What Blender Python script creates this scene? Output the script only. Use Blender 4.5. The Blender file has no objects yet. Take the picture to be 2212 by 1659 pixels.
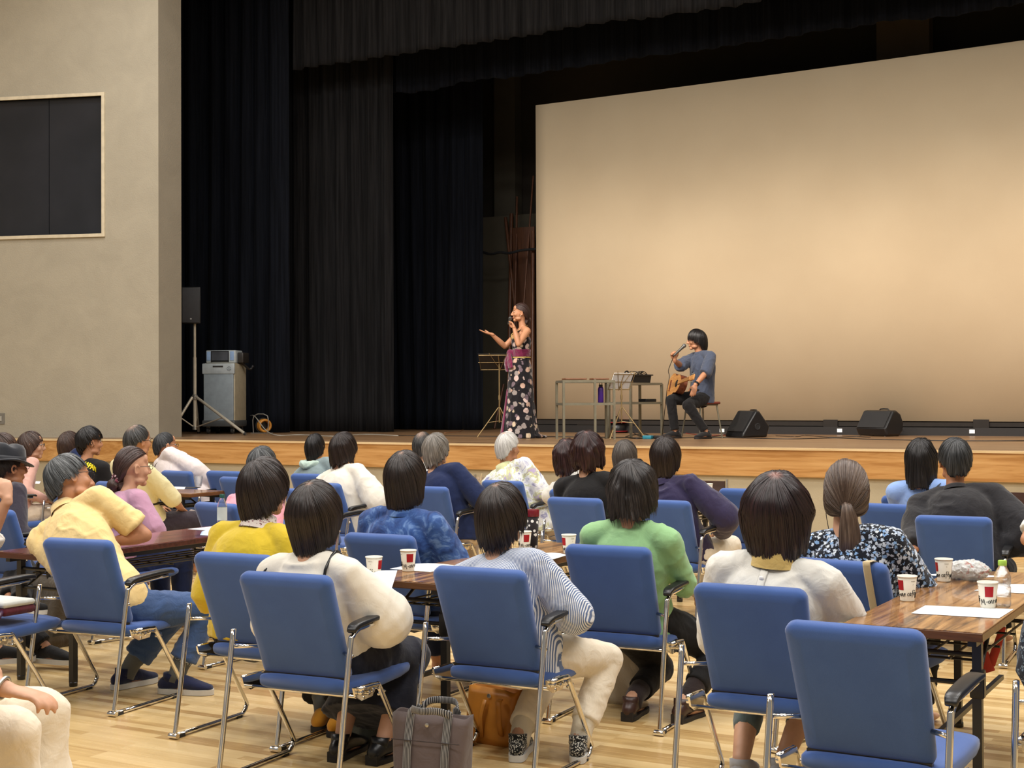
import bpy, bmesh, math, random
import numpy as np
from mathutils import Vector, Matrix, Euler

# ------------------------------------------------------------------ camera, world, light, exposure
CH = 1.5
FPX = 3067.0; IW = 2212; IH = 1659
YAW = math.radians(29.4); PITCH = math.atan((862 - 829.5) / FPX); ROLL = 0.004
_f = np.array([-math.sin(YAW) * math.cos(PITCH), math.cos(YAW) * math.cos(PITCH), math.sin(PITCH)])
_r0 = np.array([math.cos(YAW), math.sin(YAW), 0.0]); _u0 = np.cross(_r0, _f)
_r = _r0 * math.cos(ROLL) - _u0 * math.sin(ROLL); _u = _u0 * math.cos(ROLL) + _r0 * math.sin(ROLL)
CAMP = np.array([0, 0, CH])

scene = bpy.context.scene
COL = scene.collection
cd = bpy.data.cameras.new('camera'); cam = bpy.data.objects.new('camera', cd); COL.objects.link(cam)
cd.sensor_width = 36.0; cd.lens = 36.0 * FPX / IW; cd.clip_end = 200
m = Matrix(((_r[0], _u[0], -_f[0]), (_r[1], _u[1], -_f[1]), (_r[2], _u[2], -_f[2])))
cam.matrix_world = Matrix.Translation(Vector(CAMP)) @ m.to_4x4()
scene.camera = cam

w = bpy.data.worlds.new('world'); scene.world = w; w.use_nodes = True
w.node_tree.nodes['Background'].inputs[0].default_value = (1.0, 0.97, 0.93, 1)
w.node_tree.nodes['Background'].inputs[1].default_value = 0.25
scene.view_settings.view_transform = 'Standard'
scene.view_settings.look = 'None'
scene.view_settings.exposure = 0.0
scene.view_settings.gamma = 1.0
scene.view_settings.use_curve_mapping = False
scene.cycles.max_bounces = 7
scene.cycles.transparent_max_bounces = 12
scene.cycles.sample_clamp_indirect = 6.0

def area(name, loc, rot, sx, sy, power, col=(1, 1, 1)):
    l = bpy.data.lights.new(name, 'AREA'); l.shape = 'RECTANGLE'; l.size = sx; l.size_y = sy
    l.energy = power; l.color = col
    o = bpy.data.objects.new(name, l); o.location = loc; o.rotation_euler = rot; COL.objects.link(o)
    return o
HALL_P = 148.0
for lx in (-12.5, -8.5, -4.5, -0.5, 3.0):
    for ly in (0.5, 4.5, 8.5, 12.0):
        area('ceiling_lamp_light', (lx, ly, 8.35), (0, 0, 0), 1.3, 1.3, HALL_P, (1.0, 0.985, 0.965))
for lx in (-11.2, -7.4, -3.6, 0.2):
    area('stage_strip_light', (lx, 16.2, 8.2), (math.radians(40), 0, 0), 3.2, 0.4, 14.0, (1.0, 0.88, 0.76))
for lx, tx in ((-9.5, -9.0), (-7.0, -6.5), (-4.5, -4.0), (-2.0, -1.5), (0.5, 1.0)):  # unseen spots added to brighten the lower screen from the hall side
    l = bpy.data.lights.new('screen_fill_spot', 'SPOT'); l.energy = 2350.0; l.color = (1.0, 0.89, 0.78); l.spot_size = math.radians(36); l.spot_blend = 1.0; l.shadow_soft_size = 0.15
    o = bpy.data.objects.new('screen_fill_spot', l); o.location = (lx, 9.0, 8.2); COL.objects.link(o)
    o.rotation_euler = (Vector((tx, 19.3, 1.0)) - o.location).to_track_quat('-Z', 'Y').to_euler()

# ------------------------------------------------------------------ pixel to place (photo survey)
def ray(x, y): return _f + (x - IW / 2) / FPX * _r - (y - IH / 2) / FPX * _u
def onz(x, y, z): d = ray(x, y); return CAMP + (z - CH) / d[2] * d
def ony(x, y, Y): d = ray(x, y); return CAMP + Y / d[1] * d

HK = 1.046      # the hall's chairs and sitters stand this much farther out along the survey rays
def tl(p): return CAMP + (np.array(p, float) - CAMP) / HK
def lin(c):
    return tuple(((v / 12.92) if v <= 0.04045 else ((v + 0.055) / 1.055) ** 2.4) for v in c)
def rgb(r, g, b): return lin((r / 255, g / 255, b / 255))

# ------------------------------------------------------------------ materials
MATS = {}
class NT:
    def __init__(s, name):
        s.m = bpy.data.materials.new(name); s.m.use_nodes = True
        s.t = s.m.node_tree; s.b = s.t.nodes['Principled BSDF']
    def n(s, typ, **kw):
        nd = s.t.nodes.new(typ)
        for k, v in kw.items(): setattr(nd, k, v)
        return nd
    def l(s, a, b): s.t.links.new(a, b)
    def coord(s, kind='Object', scale=(1, 1, 1), rot=(0, 0, 0)):
        c = s.n('ShaderNodeTexCoord'); mp = s.n('ShaderNodeMapping')
        mp.inputs['Scale'].default_value = scale; mp.inputs['Rotation'].default_value = rot
        s.l(c.outputs[kind], mp.inputs[0]); return mp.outputs[0]
    def noise(s, vec, scale, detail=3, rough=0.5, dist=0.0):
        n = s.n('ShaderNodeTexNoise'); n.inputs['Scale'].default_value = scale
        n.inputs['Detail'].default_value = detail; n.inputs['Roughness'].default_value = rough
        n.inputs['Distortion'].default_value = dist
        s.l(vec, n.inputs['Vector']); return n.outputs['Fac']
    def ramp(s, fac, stops, interp='LINEAR'):
        r = s.n('ShaderNodeValToRGB'); r.color_ramp.interpolation = interp
        e = r.color_ramp.elements
        while len(e) < len(stops): e.new(0.5)
        for i, (p, c) in enumerate(stops):
            e[i].position = p; e[i].color = (c[0], c[1], c[2], 1)
        s.l(fac, r.inputs[0]); return r.outputs[0]
    def mix(s, fac, a, b, blend='MIX'):
        x = s.n('ShaderNodeMix'); x.data_type = 'RGBA'; x.blend_type = blend
        for sock, v in ((x.inputs[0], fac), (x.inputs[6], a), (x.inputs[7], b)):
            if hasattr(v, 'is_linked'): s.l(v, sock)
            elif isinstance(v, (int, float)): sock.default_value = v
            else: sock.default_value = (v[0], v[1], v[2], 1)
        return x.outputs[2]
    def math(s, op, a, b=0.0):
        x = s.n('ShaderNodeMath', operation=op)
        for sock, v in ((x.inputs[0], a), (x.inputs[1], b)):
            if hasattr(v, 'is_linked'): s.l(v, sock)
            else: sock.default_value = v
        return x.outputs[0]
    def bump(s, h, strength=0.3, dist=0.01):
        b = s.n('ShaderNodeBump'); b.inputs['Strength'].default_value = strength
        b.inputs['Distance'].default_value = dist
        s.l(h, b.inputs['Height']); s.l(b.outputs[0], s.b.inputs['Normal'])
    def set(s, **kw):
        for k, v in kw.items():
            i = s.b.inputs[k]
            if hasattr(v, 'is_linked'): s.l(v, i)
            elif isinstance(v, (tuple, list)): i.default_value = (v[0], v[1], v[2], 1) if i.type == 'RGBA' else tuple(v)
            else: i.default_value = v

def plain(name, col, rough=0.5, metal=0.0, spec=0.5, var=0.08, scale=12):
    if name in MATS: return MATS[name]
    t = NT(name); v = t.coord()
    n = t.noise(v, scale, 4)
    c2 = tuple(x * (1 - var) for x in col); c1 = tuple(min(1, x * (1 + var)) for x in col)
    t.set(**{'Base Color': t.ramp(n, [(0.35, c2), (0.65, c1)]), 'Roughness': rough, 'Metallic': metal,
             'Specular IOR Level': spec})
    MATS[name] = t.m; return t.m

def cloth(name, col, rough=0.85, sheen=0.25, weave=900, var=0.06, fold=0.35, fscale=14):
    if name in MATS: return MATS[name]
    t = NT(name); v = t.coord()
    n1 = t.noise(v, weave, 1); n2 = t.noise(v, fscale, 3, 0.55, 0.6)
    c = t.ramp(n1, [(0.3, tuple(x * (1 - var) for x in col)), (0.7, tuple(min(1, x * (1 + var)) for x in col))])
    t.set(**{'Base Color': c, 'Roughness': rough, 'Sheen Weight': sheen, 'Specular IOR Level': 0.2})
    h = t.math('ADD', t.math('MULTIPLY', n1, 0.05), t.math('MULTIPLY', n2, 1.0))
    t.bump(h, fold, 0.02)
    MATS[name] = t.m; return t.m

def stripes(name, a, b, n=70, axis=0, fold=0.3, duty=0.5):
    if name in MATS: return MATS[name]
    t = NT(name); sc = [0, 0, 0]; sc[axis] = 1
    v = t.coord(scale=(1, 1, 1)); wv = t.n('ShaderNodeTexWave', wave_type='BANDS', bands_direction='XYZ'[axis])
    wv.inputs['Scale'].default_value = n / 3.14159 / 2 * 1.0; wv.inputs['Distortion'].default_value = 1.2
    wv.inputs['Detail'].default_value = 1; wv.inputs['Detail Scale'].default_value = 0.5
    t.l(v, wv.inputs[0])
    c = t.ramp(wv.outputs['Fac'], [(duty - 0.12, a), (duty + 0.12, b)])
    t.set(**{'Base Color': c, 'Roughness': 0.85, 'Sheen Weight': 0.2, 'Specular IOR Level': 0.2})
    t.bump(t.noise(v, 16, 3, 0.6, 0.5), fold, 0.02)
    MATS[name] = t.m; return t.m

def floral(name, base, cols, scale=45, thr=0.42, warp=0.25, fold=0.3):
    """printed cloth: blossoms scattered over a ground colour"""
    if name in MATS: return MATS[name]
    t = NT(name); v = t.coord()
    nz = t.n('ShaderNodeTexNoise'); nz.inputs['Scale'].default_value = scale * 1.6; nz.inputs['Detail'].default_value = 2
    t.l(v, nz.inputs['Vector'])
    add = t.n('ShaderNodeVectorMath', operation='MULTIPLY_ADD')
    t.l(nz.outputs['Color'], add.inputs[0]); add.inputs[1].default_value = (warp / scale * 3,) * 3; t.l(v, add.inputs[2])
    vo = t.n('ShaderNodeTexVoronoi'); vo.inputs['Scale'].default_value = scale; t.l(add.outputs[0], vo.inputs['Vector'])
    mask = t.ramp(vo.outputs['Distance'], [(thr - 0.04, (1, 1, 1)), (thr + 0.04, (0, 0, 0))])
    sep = t.n('ShaderNodeSeparateColor'); t.l(vo.outputs['Color'], sep.inputs[0])
    pick = t.ramp(sep.outputs[0], [(i / len(cols), c) for i, c in enumerate(cols)], 'CONSTANT')
    c = t.mix(mask, base, pick)
    t.set(**{'Base Color': c, 'Roughness': 0.85, 'Sheen Weight': 0.2, 'Specular IOR Level': 0.2})
    t.bump(t.noise(v, 14, 3, 0.6, 0.5), fold, 0.02)
    MATS[name] = t.m; return t.m

def patches(name, cols, scale=7, fold=0.3, soft=0.03):
    """large irregular patches of dye / print"""
    if name in MATS: return MATS[name]
    t = NT(name); v = t.coord()
    n = t.noise(v, scale, 4, 0.65, 1.2)
    st = []
    k = len(cols)
    for i, c in enumerate(cols):
        st.append((0.37 + 0.26 * i / max(1, k - 1), c))
    c = t.ramp(n, st)
    t.set(**{'Base Color': c, 'Roughness': 0.85, 'Sheen Weight': 0.2, 'Specular IOR Level': 0.2})
    t.bump(t.noise(v, 14, 3, 0.6, 0.5), fold, 0.02)
    MATS[name] = t.m; return t.m

def hairmat(name, cols, scalp=None, spot=0.0, rough=0.38, streak=1.0):
    if name in MATS: return MATS[name]
    t = NT(name)
    c = t.n('ShaderNodeUVMap'); c.uv_map = 'UVMap'
    mp = t.n('ShaderNodeMapping'); mp.inputs['Scale'].default_value = (55, 5, 1); t.l(c.outputs[0], mp.inputs[0])
    mp2 = t.n('ShaderNodeMapping'); mp2.inputs['Scale'].default_value = (260, 9, 1); t.l(c.outputs[0], mp2.inputs[0])
    n1 = t.noise(mp.outputs[0], 1.0, 3, 0.6, 0.3); n2 = t.noise(mp2.outputs[0], 1.0, 2, 0.6)
    n = t.math('ADD', t.math('MULTIPLY', n1, 0.55), t.math('MULTIPLY', n2, 0.45))
    k = len(cols)
    col = t.ramp(n, [(0.32 + 0.36 * i / max(1, k - 1), q) for i, q in enumerate(cols)])
    if scalp is not None:
        sep = t.n('ShaderNodeSeparateXYZ'); t.l(c.outputs[0], sep.inputs[0])
        f = t.math('ADD', sep.outputs[1], t.math('MULTIPLY', t.math('SUBTRACT', n1, 0.5), 0.06))
        msk = t.ramp(f, [(0.0, (1, 1, 1)), (spot * 0.6, (0.75, 0.75, 0.75)), (spot * 1.6, (0, 0, 0))])
        col = t.mix(msk, col, scalp)
    t.set(**{'Base Color': col, 'Roughness': rough, 'Specular IOR Level': 0.45,
             'Anisotropic': 0.5})
    t.bump(t.math('ADD', n2, t.math('MULTIPLY', n1, 1.5)), 0.55, 0.006)
    MATS[name] = t.m; return t.m

def skin(name, col):
    if name in MATS: return MATS[name]
    t = NT(name); v = t.coord()
    n = t.noise(v, 22, 4)
    c = t.ramp(n, [(0.3, tuple(x * 0.88 for x in col)), (0.7, col)])
    t.set(**{'Base Color': c, 'Roughness': 0.5, 'Subsurface Weight': 0.08, 'Subsurface Radius': (0.02, 0.008, 0.004),
             'Specular IOR Level': 0.35})
    t.b.inputs['Subsurface Radius'].default_value = (0.02, 0.008, 0.004)
    t.bump(t.noise(v, 160, 2), 0.08, 0.003)
    MATS[name] = t.m; return t.m

def woodmat(name, cols, axis=1, scale=9, rough=0.3, stretch=14, coat=0.0, bump=0.05):
    if name in MATS: return MATS[name]
    t = NT(name); sc = [scale * 1.0] * 3; sc[axis] = scale / stretch
    v = t.coord(scale=tuple(sc))
    n1 = t.noise(v, 1.6, 6, 0.62, 1.5); n2 = t.noise(v, 9, 3, 0.5)
    n = t.math('ADD', t.math('MULTIPLY', n1, 0.75), t.math('MULTIPLY', n2, 0.25))
    k = len(cols)
    c = t.ramp(n, [(0.38 + 0.24 * i / max(1, k - 1), q) for i, q in enumerate(cols)])
    t.set(**{'Base Color': c, 'Roughness': rough, 'Coat Weight': coat})
    t.bump(n, bump, 0.004)
    MATS[name] = t.m; return t.m

def glassmat(name, col=(0.95, 0.98, 0.98), alpha=0.25):
    if name in MATS: return MATS[name]
    t = NT(name); v = t.coord(); n = t.noise(v, 20, 2)
    t.set(**{'Base Color': t.ramp(n, [(0.3, col), (0.7, tuple(x * 0.95 for x in col))]), 'Roughness': 0.04,
             'Transmission Weight': 0.95, 'IOR': 1.2, 'Alpha': 0.6})
    MATS[name] = t.m; return t.m

M_CHROME = plain('chrome', (0.78, 0.76, 0.72), 0.10, 1.0, 0.5, 0.02)
M_STEEL = plain('brushed_steel', (0.5, 0.49, 0.45), 0.32, 0.85, 0.5, 0.05)
M_WHITEMETAL = plain('pale_metal', rgb(196, 186, 166), 0.4, 0.35)
M_BLACKPL = plain('black_plastic', (0.012, 0.012, 0.013), 0.33)
M_BLACKMT = plain('black_painted_steel', (0.016, 0.015, 0.014), 0.38)
M_BLACKROUGH = plain('black_grille', (0.014, 0.014, 0.015), 0.75)
M_RUBBER = plain('rubber', (0.02, 0.02, 0.02), 0.7)
M_PAPER = plain('paper', rgb(232, 236, 238), 0.85, 0, 0.2, 0.02)
M_CUP = plain('cup_paper', rgb(236, 230, 214), 0.55, 0, 0.3, 0.01)
M_RED = plain('red_print', rgb(172, 30, 38), 0.5, 0, 0.3, 0.04)
M_INK = plain('black_ink', (0.01, 0.01, 0.01), 0.6, 0, 0.2)
M_BLUE = None
def _chair_fabric():
    t = NT('blue_chair_fabric'); v = t.coord()
    n1 = t.noise(v, 1100, 1); n2 = t.noise(v, 3.5, 3)
    c0 = rgb(56, 84, 144); c1 = rgb(74, 105, 168)
    c = t.mix(0.5, t.ramp(n1, [(0.3, c0), (0.7, c1)]), t.ramp(n2, [(0.3, tuple(x * 0.9 for x in c0)), (0.7, c1)]))
    t.set(**{'Base Color': c, 'Roughness': 0.9, 'Sheen Weight': 0.35, 'Specular IOR Level': 0.15})
    t.bump(n1, 0.25, 0.002)
    return t.m
M_BLUE = _chair_fabric()
M_TABLE = woodmat('walnut_laminate', [rgb(70, 44, 24), rgb(150, 106, 60), rgb(182, 138, 86)], 1, 11, 0.2, 16, 0.2)
M_TABLEDARK = woodmat('rosewood_laminate', [rgb(58, 22, 18), rgb(96, 44, 36), rgb(122, 64, 52)], 1, 8, 0.2, 16, 0.2)
M_EDGE = woodmat('walnut_edge', [rgb(84, 52, 26), rgb(112, 72, 38)], 0, 12, 0.35, 12)
M_EDGEDARK = woodmat('rosewood_edge', [rgb(60, 26, 18), rgb(92, 46, 32)], 0, 12, 0.35, 12)

# ------------------------------------------------------------------ mesh builder
def frame_from(d, ref=None):
    d = np.array(d, float); n = np.linalg.norm(d); d = d / n if n > 1e-9 else np.array([0, 0, 1.0])
    if ref is None: ref = np.array([1.0, 0, 0]) if abs(d[0]) < 0.9 else np.array([0, 1.0, 0])
    a = np.array(ref, float) - d * np.dot(ref, d)
    if np.linalg.norm(a) < 1e-6:
        ref = np.array([0, 1.0, 0]); a = ref - d * np.dot(ref, d)
    a = a / np.linalg.norm(a); b = np.cross(d, a)
    return a, b, d

def catmull(P, sub):
    P = np.array(P, float)
    if len(P) < 3 or sub <= 1:
        out = [P[0]]
        for i in range(len(P) - 1):
            for k in range(1, sub + 1): out.append(P[i] + (P[i + 1] - P[i]) * k / sub)
        return np.array(out)
    Q = np.vstack([2 * P[0] - P[1], P, 2 * P[-1] - P[-2]])
    out = []
    for i in range(1, len(Q) - 2):
        p0, p1, p2, p3 = Q[i - 1], Q[i], Q[i + 1], Q[i + 2]
        for k in range(sub):
            t = k / sub
            out.append(0.5 * ((2 * p1) + (-p0 + p2) * t + (2 * p0 - 5 * p1 + 4 * p2 - p3) * t * t + (-p0 + 3 * p1 - 3 * p2 + p3) * t ** 3))
    out.append(P[-1]); return np.array(out)

class MB:
    def __init__(s): s.v = []; s.f = []; s.mi = []; s.cur = 0; s.uv = None
    def add(s, vs, fs):
        o = len(s.v); s.v.extend([tuple(map(float, p)) for p in vs])
        for f in fs: s.f.append(tuple(o + i for i in f)); s.mi.append(s.cur)
    def ring_loft(s, rings, cap=True, close=True):
        n = len(rings[0]); vs = [p for r in rings for p in r]; fs = []
        for i in range(len(rings) - 1):
            for j in range(n if close else n - 1):
                a = i * n + j; b = i * n + (j + 1) % n
                fs.append((a, b, b + n, a + n))
        if cap:
            fs.append(tuple(reversed(range(n)))); fs.append(tuple((len(rings) - 1) * n + j for j in range(n)))
        s.add(vs, fs)
    def box(s, c, size, rot=None, r=0.0):
        c = np.array(c, float); hx, hy, hz = [q / 2 for q in size]
        R = np.array(Euler(rot).to_matrix()) if rot is not None else np.eye(3)
        if r <= 0:
            P = [(sx * hx, sy * hy, sz * hz) for sz in (-1, 1) for sx, sy in ((-1, -1), (1, -1), (1, 1), (-1, 1))]
            P = [c + R @ np.array(p) for p in P]
            s.add(P, [(3, 2, 1, 0), (4, 5, 6, 7), (0, 1, 5, 4), (1, 2, 6, 5), (2, 3, 7, 6), (3, 0, 4, 7)])
        else:  # rounded in plan and soft top/bottom
            r = min(r, hx * 0.99, hy * 0.99, hz * 0.99); rings = []
            for (z, ins) in ((-hz, r), (-hz + r * 0.3, r * 0.3), (-hz + r, 0), (hz - r, 0), (hz - r * 0.3, r * 0.3), (hz, r)):
                ring = []
                for cx, cy, a0 in ((1, 1, 0), (-1, 1, 90), (-1, -1, 180), (1, -1, 270)):
                    for k in range(5):
                        a = math.radians(a0 + k * 22.5); rr = r
                        x = cx * (hx - r) + math.cos(a) * max(0.0, rr - ins * 0.999); y = cy * (hy - r) + math.sin(a) * max(0.0, rr - ins * 0.999)
                        ring.append(c + R @ np.array((x, y, z)))
                rings.append(ring)
            s.ring_loft(rings)
    def tube(s, pts, r, seg=8, sub=1, caps=True, ref=None, ry=None, sq=0.0):
        """swept tube; r scalar or per-point list; ry = second radius"""
        pts = np.array(pts, float); n0 = len(pts)
        r = np.full(n0, r) if np.isscalar(r) else np.array(r, float)
        ry = r if ry is None else (np.full(n0, ry) if np.isscalar(ry) else np.array(ry, float))
        if sub > 1:
            Q = catmull(np.column_stack([pts, r, ry]), sub); pts = Q[:, :3]; r = np.maximum(Q[:, 3], 1e-4); ry = np.maximum(Q[:, 4], 1e-4)
        rings = []; n = len(pts); prev = None
        for i in range(n):
            d = pts[min(i + 1, n - 1)] - pts[max(i - 1, 0)]
            if ref is not None: a, b, d = frame_from(d, ref)
            else:
                a, b, d = frame_from(d, prev); prev = a
            ring = []
            for k in range(seg):
                t = 2 * math.pi * k / seg; cx, sx = math.cos(t), math.sin(t)
                if sq: cx = math.copysign(abs(cx) ** (1 - sq), cx); sx = math.copysign(abs(sx) ** (1 - sq), sx)
                ring.append(pts[i] + a * cx * r[i] + b * sx * ry[i])
            rings.append(ring)
        if caps == 'round':
            def cap(i, sgn):
                d = pts[1] - pts[0] if i == 0 else pts[-1] - pts[-2]; d = d / (np.linalg.norm(d) + 1e-9) * sgn
                out = []
                for q in (0.5, 0.85, 0.99):
                    k = math.sqrt(1 - q * q); c = pts[i] + d * q * min(r[i], ry[i])
                    out.append([c + (p - pts[i]) * k for p in rings[i]])
                return out
            rings = list(reversed(cap(0, -1))) + rings + cap(-1, 1)
        s.ring_loft(rings, cap=bool(caps))
    def ell(s, c, rad, R=None, seg=16, rings=10):
        c = np.array(c, float); R = np.eye(3) if R is None else np.array(R)
        rs = []
        for i in range(1, rings):
            ph = math.pi * i / rings
            rs.append([c + R @ np.array((rad[0] * math.sin(ph) * math.cos(2 * math.pi * k / seg), rad[1] * math.sin(ph) * math.sin(2 * math.pi * k / seg), -rad[2] * math.cos(ph))) for k in range(seg)])
        n = len(rs) * seg; vs = [p for r_ in rs for p in r_] + [c + R @ np.array((0, 0, -rad[2])), c + R @ np.array((0, 0, rad[2]))]
        fs = []
        for i in range(len(rs) - 1):
            for j in range(seg):
                a = i * seg + j; b = i * seg + (j + 1) % seg; fs.append((a, b, b + seg, a + seg))
        for j in range(seg):
            fs.append((n, (j + 1) % seg, j)); fs.append((n + 1, (len(rs) - 1) * seg + j, (len(rs) - 1) * seg + (j + 1) % seg))
        s.add(vs, fs)
    def lathe(s, prof, c=(0, 0, 0), seg=24, R=None, cap=True):
        c = np.array(c, float); R = np.eye(3) if R is None else np.array(R)
        s.ring_loft([[c + R @ np.array((r * math.cos(2 * math.pi * k / seg), r * math.sin(2 * math.pi * k / seg), z)) for k in range(seg)] for r, z in prof], cap=cap)
    def prism(s, poly, z0, z1, R=None, c=(0, 0, 0)):
        R = np.eye(3) if R is None else np.array(R); c = np.array(c, float)
        s.ring_loft([[c + R @ np.array((x, y, z)) for x, y in poly] for z in (z0, z1)])
    def mesh(s, name, mats, smooth=True):
        me = bpy.data.meshes.new(name); me.from_pydata(s.v, [], s.f)
        for mt in (mats if isinstance(mats, (list, tuple)) else [mats]): me.materials.append(mt)
        if max(s.mi, default=0) > 0: me.polygons.foreach_set('material_index', s.mi)
        bm = bmesh.new(); bm.from_mesh(me); bmesh.ops.recalc_face_normals(bm, faces=bm.faces); bm.to_mesh(me); bm.free()
        if smooth:
            me.polygons.foreach_set('use_smooth', [True] * len(me.polygons))
            if smooth != 'all': me.set_sharp_from_angle(angle=math.radians(40))
        me.update(); return me

def obj(name, mb, mats, parent=None, smooth=True, bevel=0.0):
    me = mb.mesh(name, mats, smooth) if isinstance(mb, MB) else mb
    o = bpy.data.objects.new(name, me); COL.objects.link(o)
    if parent is not None: o.parent = parent
    if bevel:
        b = o.modifiers.new('bevel', 'BEVEL'); b.width = bevel; b.segments = 2; b.limit_method = 'ANGLE'
    return o
def tag(o, label, cat, group=None):
    o['label'] = label; o['category'] = cat
    if group: o['group'] = group
    return o
def thing(name, label, cat, loc=(0, 0, 0), rz=0.0, group=None):
    o = bpy.data.objects.new(name, None); COL.objects.link(o); o.empty_display_size = 0.1
    o.location = [float(q) for q in loc]; o.rotation_euler = (0, 0, rz)
    return tag(o, label, cat, group)
def struct(name, mb, mats, parent=None, smooth=True, **k):
    o = obj(name, mb, mats, parent, smooth, **k)
    if parent is None: o['kind'] = 'structure'
    return o
def dup(root, loc, rz, label, group=None):
    r = root.copy(); COL.objects.link(r); r.location = [float(q) for q in loc]; r.rotation_euler = (0, 0, rz); r['label'] = label
    if group: r['group'] = group
    for ch in list(root.children):
        c = ch.copy(); COL.objects.link(c); c.parent = r
        for g in list(ch.children):
            d = g.copy(); COL.objects.link(d); d.parent = c
    return r

# ------------------------------------------------------------------ numpy noise, voxel fusing
_rs = np.random.RandomState(7); _tab = _rs.rand(4096)
def vnoise(P):
    P = np.asarray(P, float); i = np.floor(P).astype(np.int64); f = P - i; f = f * f * (3 - 2 * f)
    def h(a, b, c): return _tab[(a * 73856093 ^ b * 19349663 ^ c * 83492791) & 4095]
    x, y, z = i[:, 0], i[:, 1], i[:, 2]; u, v, w_ = f[:, 0], f[:, 1], f[:, 2]
    def L(a, b, t): return a + (b - a) * t
    return L(L(L(h(x, y, z), h(x + 1, y, z), u), L(h(x, y + 1, z), h(x + 1, y + 1, z), u), v),
             L(L(h(x, y, z + 1), h(x + 1, y, z + 1), u), L(h(x, y + 1, z + 1), h(x + 1, y + 1, z + 1), u), v), w_)

def fuse(mb, name, mat, voxel=0.01, smooth=4, fold=0.0, fdir=(1, 1, 0.35), fscale=9.0, seed=0, cut=None):
    """one continuous surface out of overlapping limbs, with optional cloth folds"""
    me = bpy.data.meshes.new('t'); me.from_pydata(mb.v, [], mb.f)
    bm = bmesh.new(); bm.from_mesh(me)
    bmesh.ops.recalc_face_normals(bm, faces=bm.faces); bm.to_mesh(me); bm.free()
    o = bpy.data.objects.new('t', me); COL.objects.link(o)
    r = o.modifiers.new('r', 'REMESH'); r.mode = 'VOXEL'; r.voxel_size = voxel; r.adaptivity = 0
    if smooth:
        q = o.modifiers.new('s', 'SMOOTH'); q.factor = 0.5; q.iterations = smooth
    dg = bpy.context.evaluated_depsgraph_get(); ev = o.evaluated_get(dg)
    out = bpy.data.meshes.new_from_object(ev); out.name = name
    bpy.data.objects.remove(o); bpy.data.meshes.remove(me)
    n = len(out.vertices)
    if fold and n:
        co = np.empty(n * 3, 'f'); out.vertices.foreach_get('co', co); co = co.reshape(-1, 3).astype(float)
        no = np.array([v.normal[:] for v in out.vertices])
        p = co * np.array(fdir) * fscale + seed * 13.7
        wv = (vnoise(co * 5 + seed) - 0.5)[:, None] * 2.2
        sh_ = np.column_stack([p[:, 0] + 0.7 * p[:, 2], p[:, 1], p[:, 2] * 1.0 - 0.35 * p[:, 0]])
        a = vnoise(sh_ + wv); b = vnoise(sh_ * 2.1 + 31 + wv * 1.5); c3 = vnoise(p * 0.6 + 7)
        d = (1 - np.abs(2 * a - 1)) ** 3 * 1.0 * (0.4 + c3) + 0.5 * (1 - np.abs(2 * b - 1)) ** 3 * (0.3 + c3) - 0.4
        co = co + no * (d * fold)[:, None]
        out.vertices.foreach_set('co', co.astype('f').ravel())
    out.materials.clear(); out.materials.append(mat)
    out.polygons.foreach_set('use_smooth', [True] * len(out.polygons)); out.update()
    return out
# ================================================================== THE SETTING
SZ = 0.99; STY = 13.95          # stage height, stage front
def floor_mat(name, cols, pw, ln, rough, sc=1.0, axis_x=True):
    t = NT(name); v = t.coord()
    br = t.n('ShaderNodeTexBrick'); br.inputs['Scale'].default_value = 1.0
    br.inputs['Brick Width'].default_value = ln; br.inputs['Row Height'].default_value = pw
    br.inputs['Mortar Size'].default_value = 0.0008; br.inputs['Bias'].default_value = 0
    br.offset = 0.37; br.offset_frequency = 3
    br.inputs['Color1'].default_value = (0, 0, 0, 1); br.inputs['Color2'].default_value = (1, 1, 1, 1); br.inputs['Mortar'].default_value = (0.35, 0.35, 0.35, 1)
    t.l(v, br.inputs['Vector'])
    vg = t.coord(scale=(1.2, 22, 1)); g = t.noise(vg, 1.6, 5, 0.6, 0.8)
    f = t.math('ADD', t.math('MULTIPLY', br.outputs['Color'], 0.6), t.math('MULTIPLY', g, 0.40))
    k = len(cols); c = t.ramp(f, [(0.2 + 0.6 * i / (k - 1), q) for i, q in enumerate(cols)])
    t.set(**{'Base Color': c, 'Roughness': t.math('ADD', t.math('MULTIPLY', g, 0.12), rough), 'Coat Weight': 0.15})
    t.b.inputs['Coat Roughness'].default_value = 0.2
    t.bump(br.outputs['Fac'], 0.1, 0.001)
    return t.m
M_FLOOR = floor_mat('maple_floor', [rgb(172, 136, 84), rgb(202, 170, 114), rgb(214, 184, 130), rgb(222, 194, 142)], 0.055, 0.9, 0.2)
M_STAGEF = floor_mat('stage_boards', [rgb(120, 90, 62), rgb(142, 110, 78), rgb(152, 120, 88)], 0.09, 2.2, 0.3)
def wallmat(name, col, s=0.02):
    t = NT(name); v = t.coord(); n = t.noise(v, 2.2, 6, 0.65, 0.6); n2 = t.noise(v, 60, 3)
    t.set(**{'Base Color': t.ramp(n, [(0.3, tuple(x * 0.92 for x in col)), (0.7, tuple(x * 1.04 for x in col))]), 'Roughness': 0.85, 'Specular IOR Level': 0.2})
    t.bump(t.math('ADD', n2, n), 0.2, s); return t.m
M_WALL = wallmat('beige_plaster', rgb(168, 160, 142))
M_STWALL = wallmat('stage_front_render', rgb(176, 164, 138), 0.008)
M_BAND = woodmat('oak_band', [rgb(170, 120, 64), rgb(192, 144, 86), rgb(204, 158, 100)], 0, 7, 0.35, 18)
M_NOSING = woodmat('pale_oak_nosing', [rgb(206, 176, 128), rgb(226, 200, 156)], 0, 7, 0.35, 18)
M_DARKWALL = wallmat('dark_backstage_wall', rgb(70, 64, 56))
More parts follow.
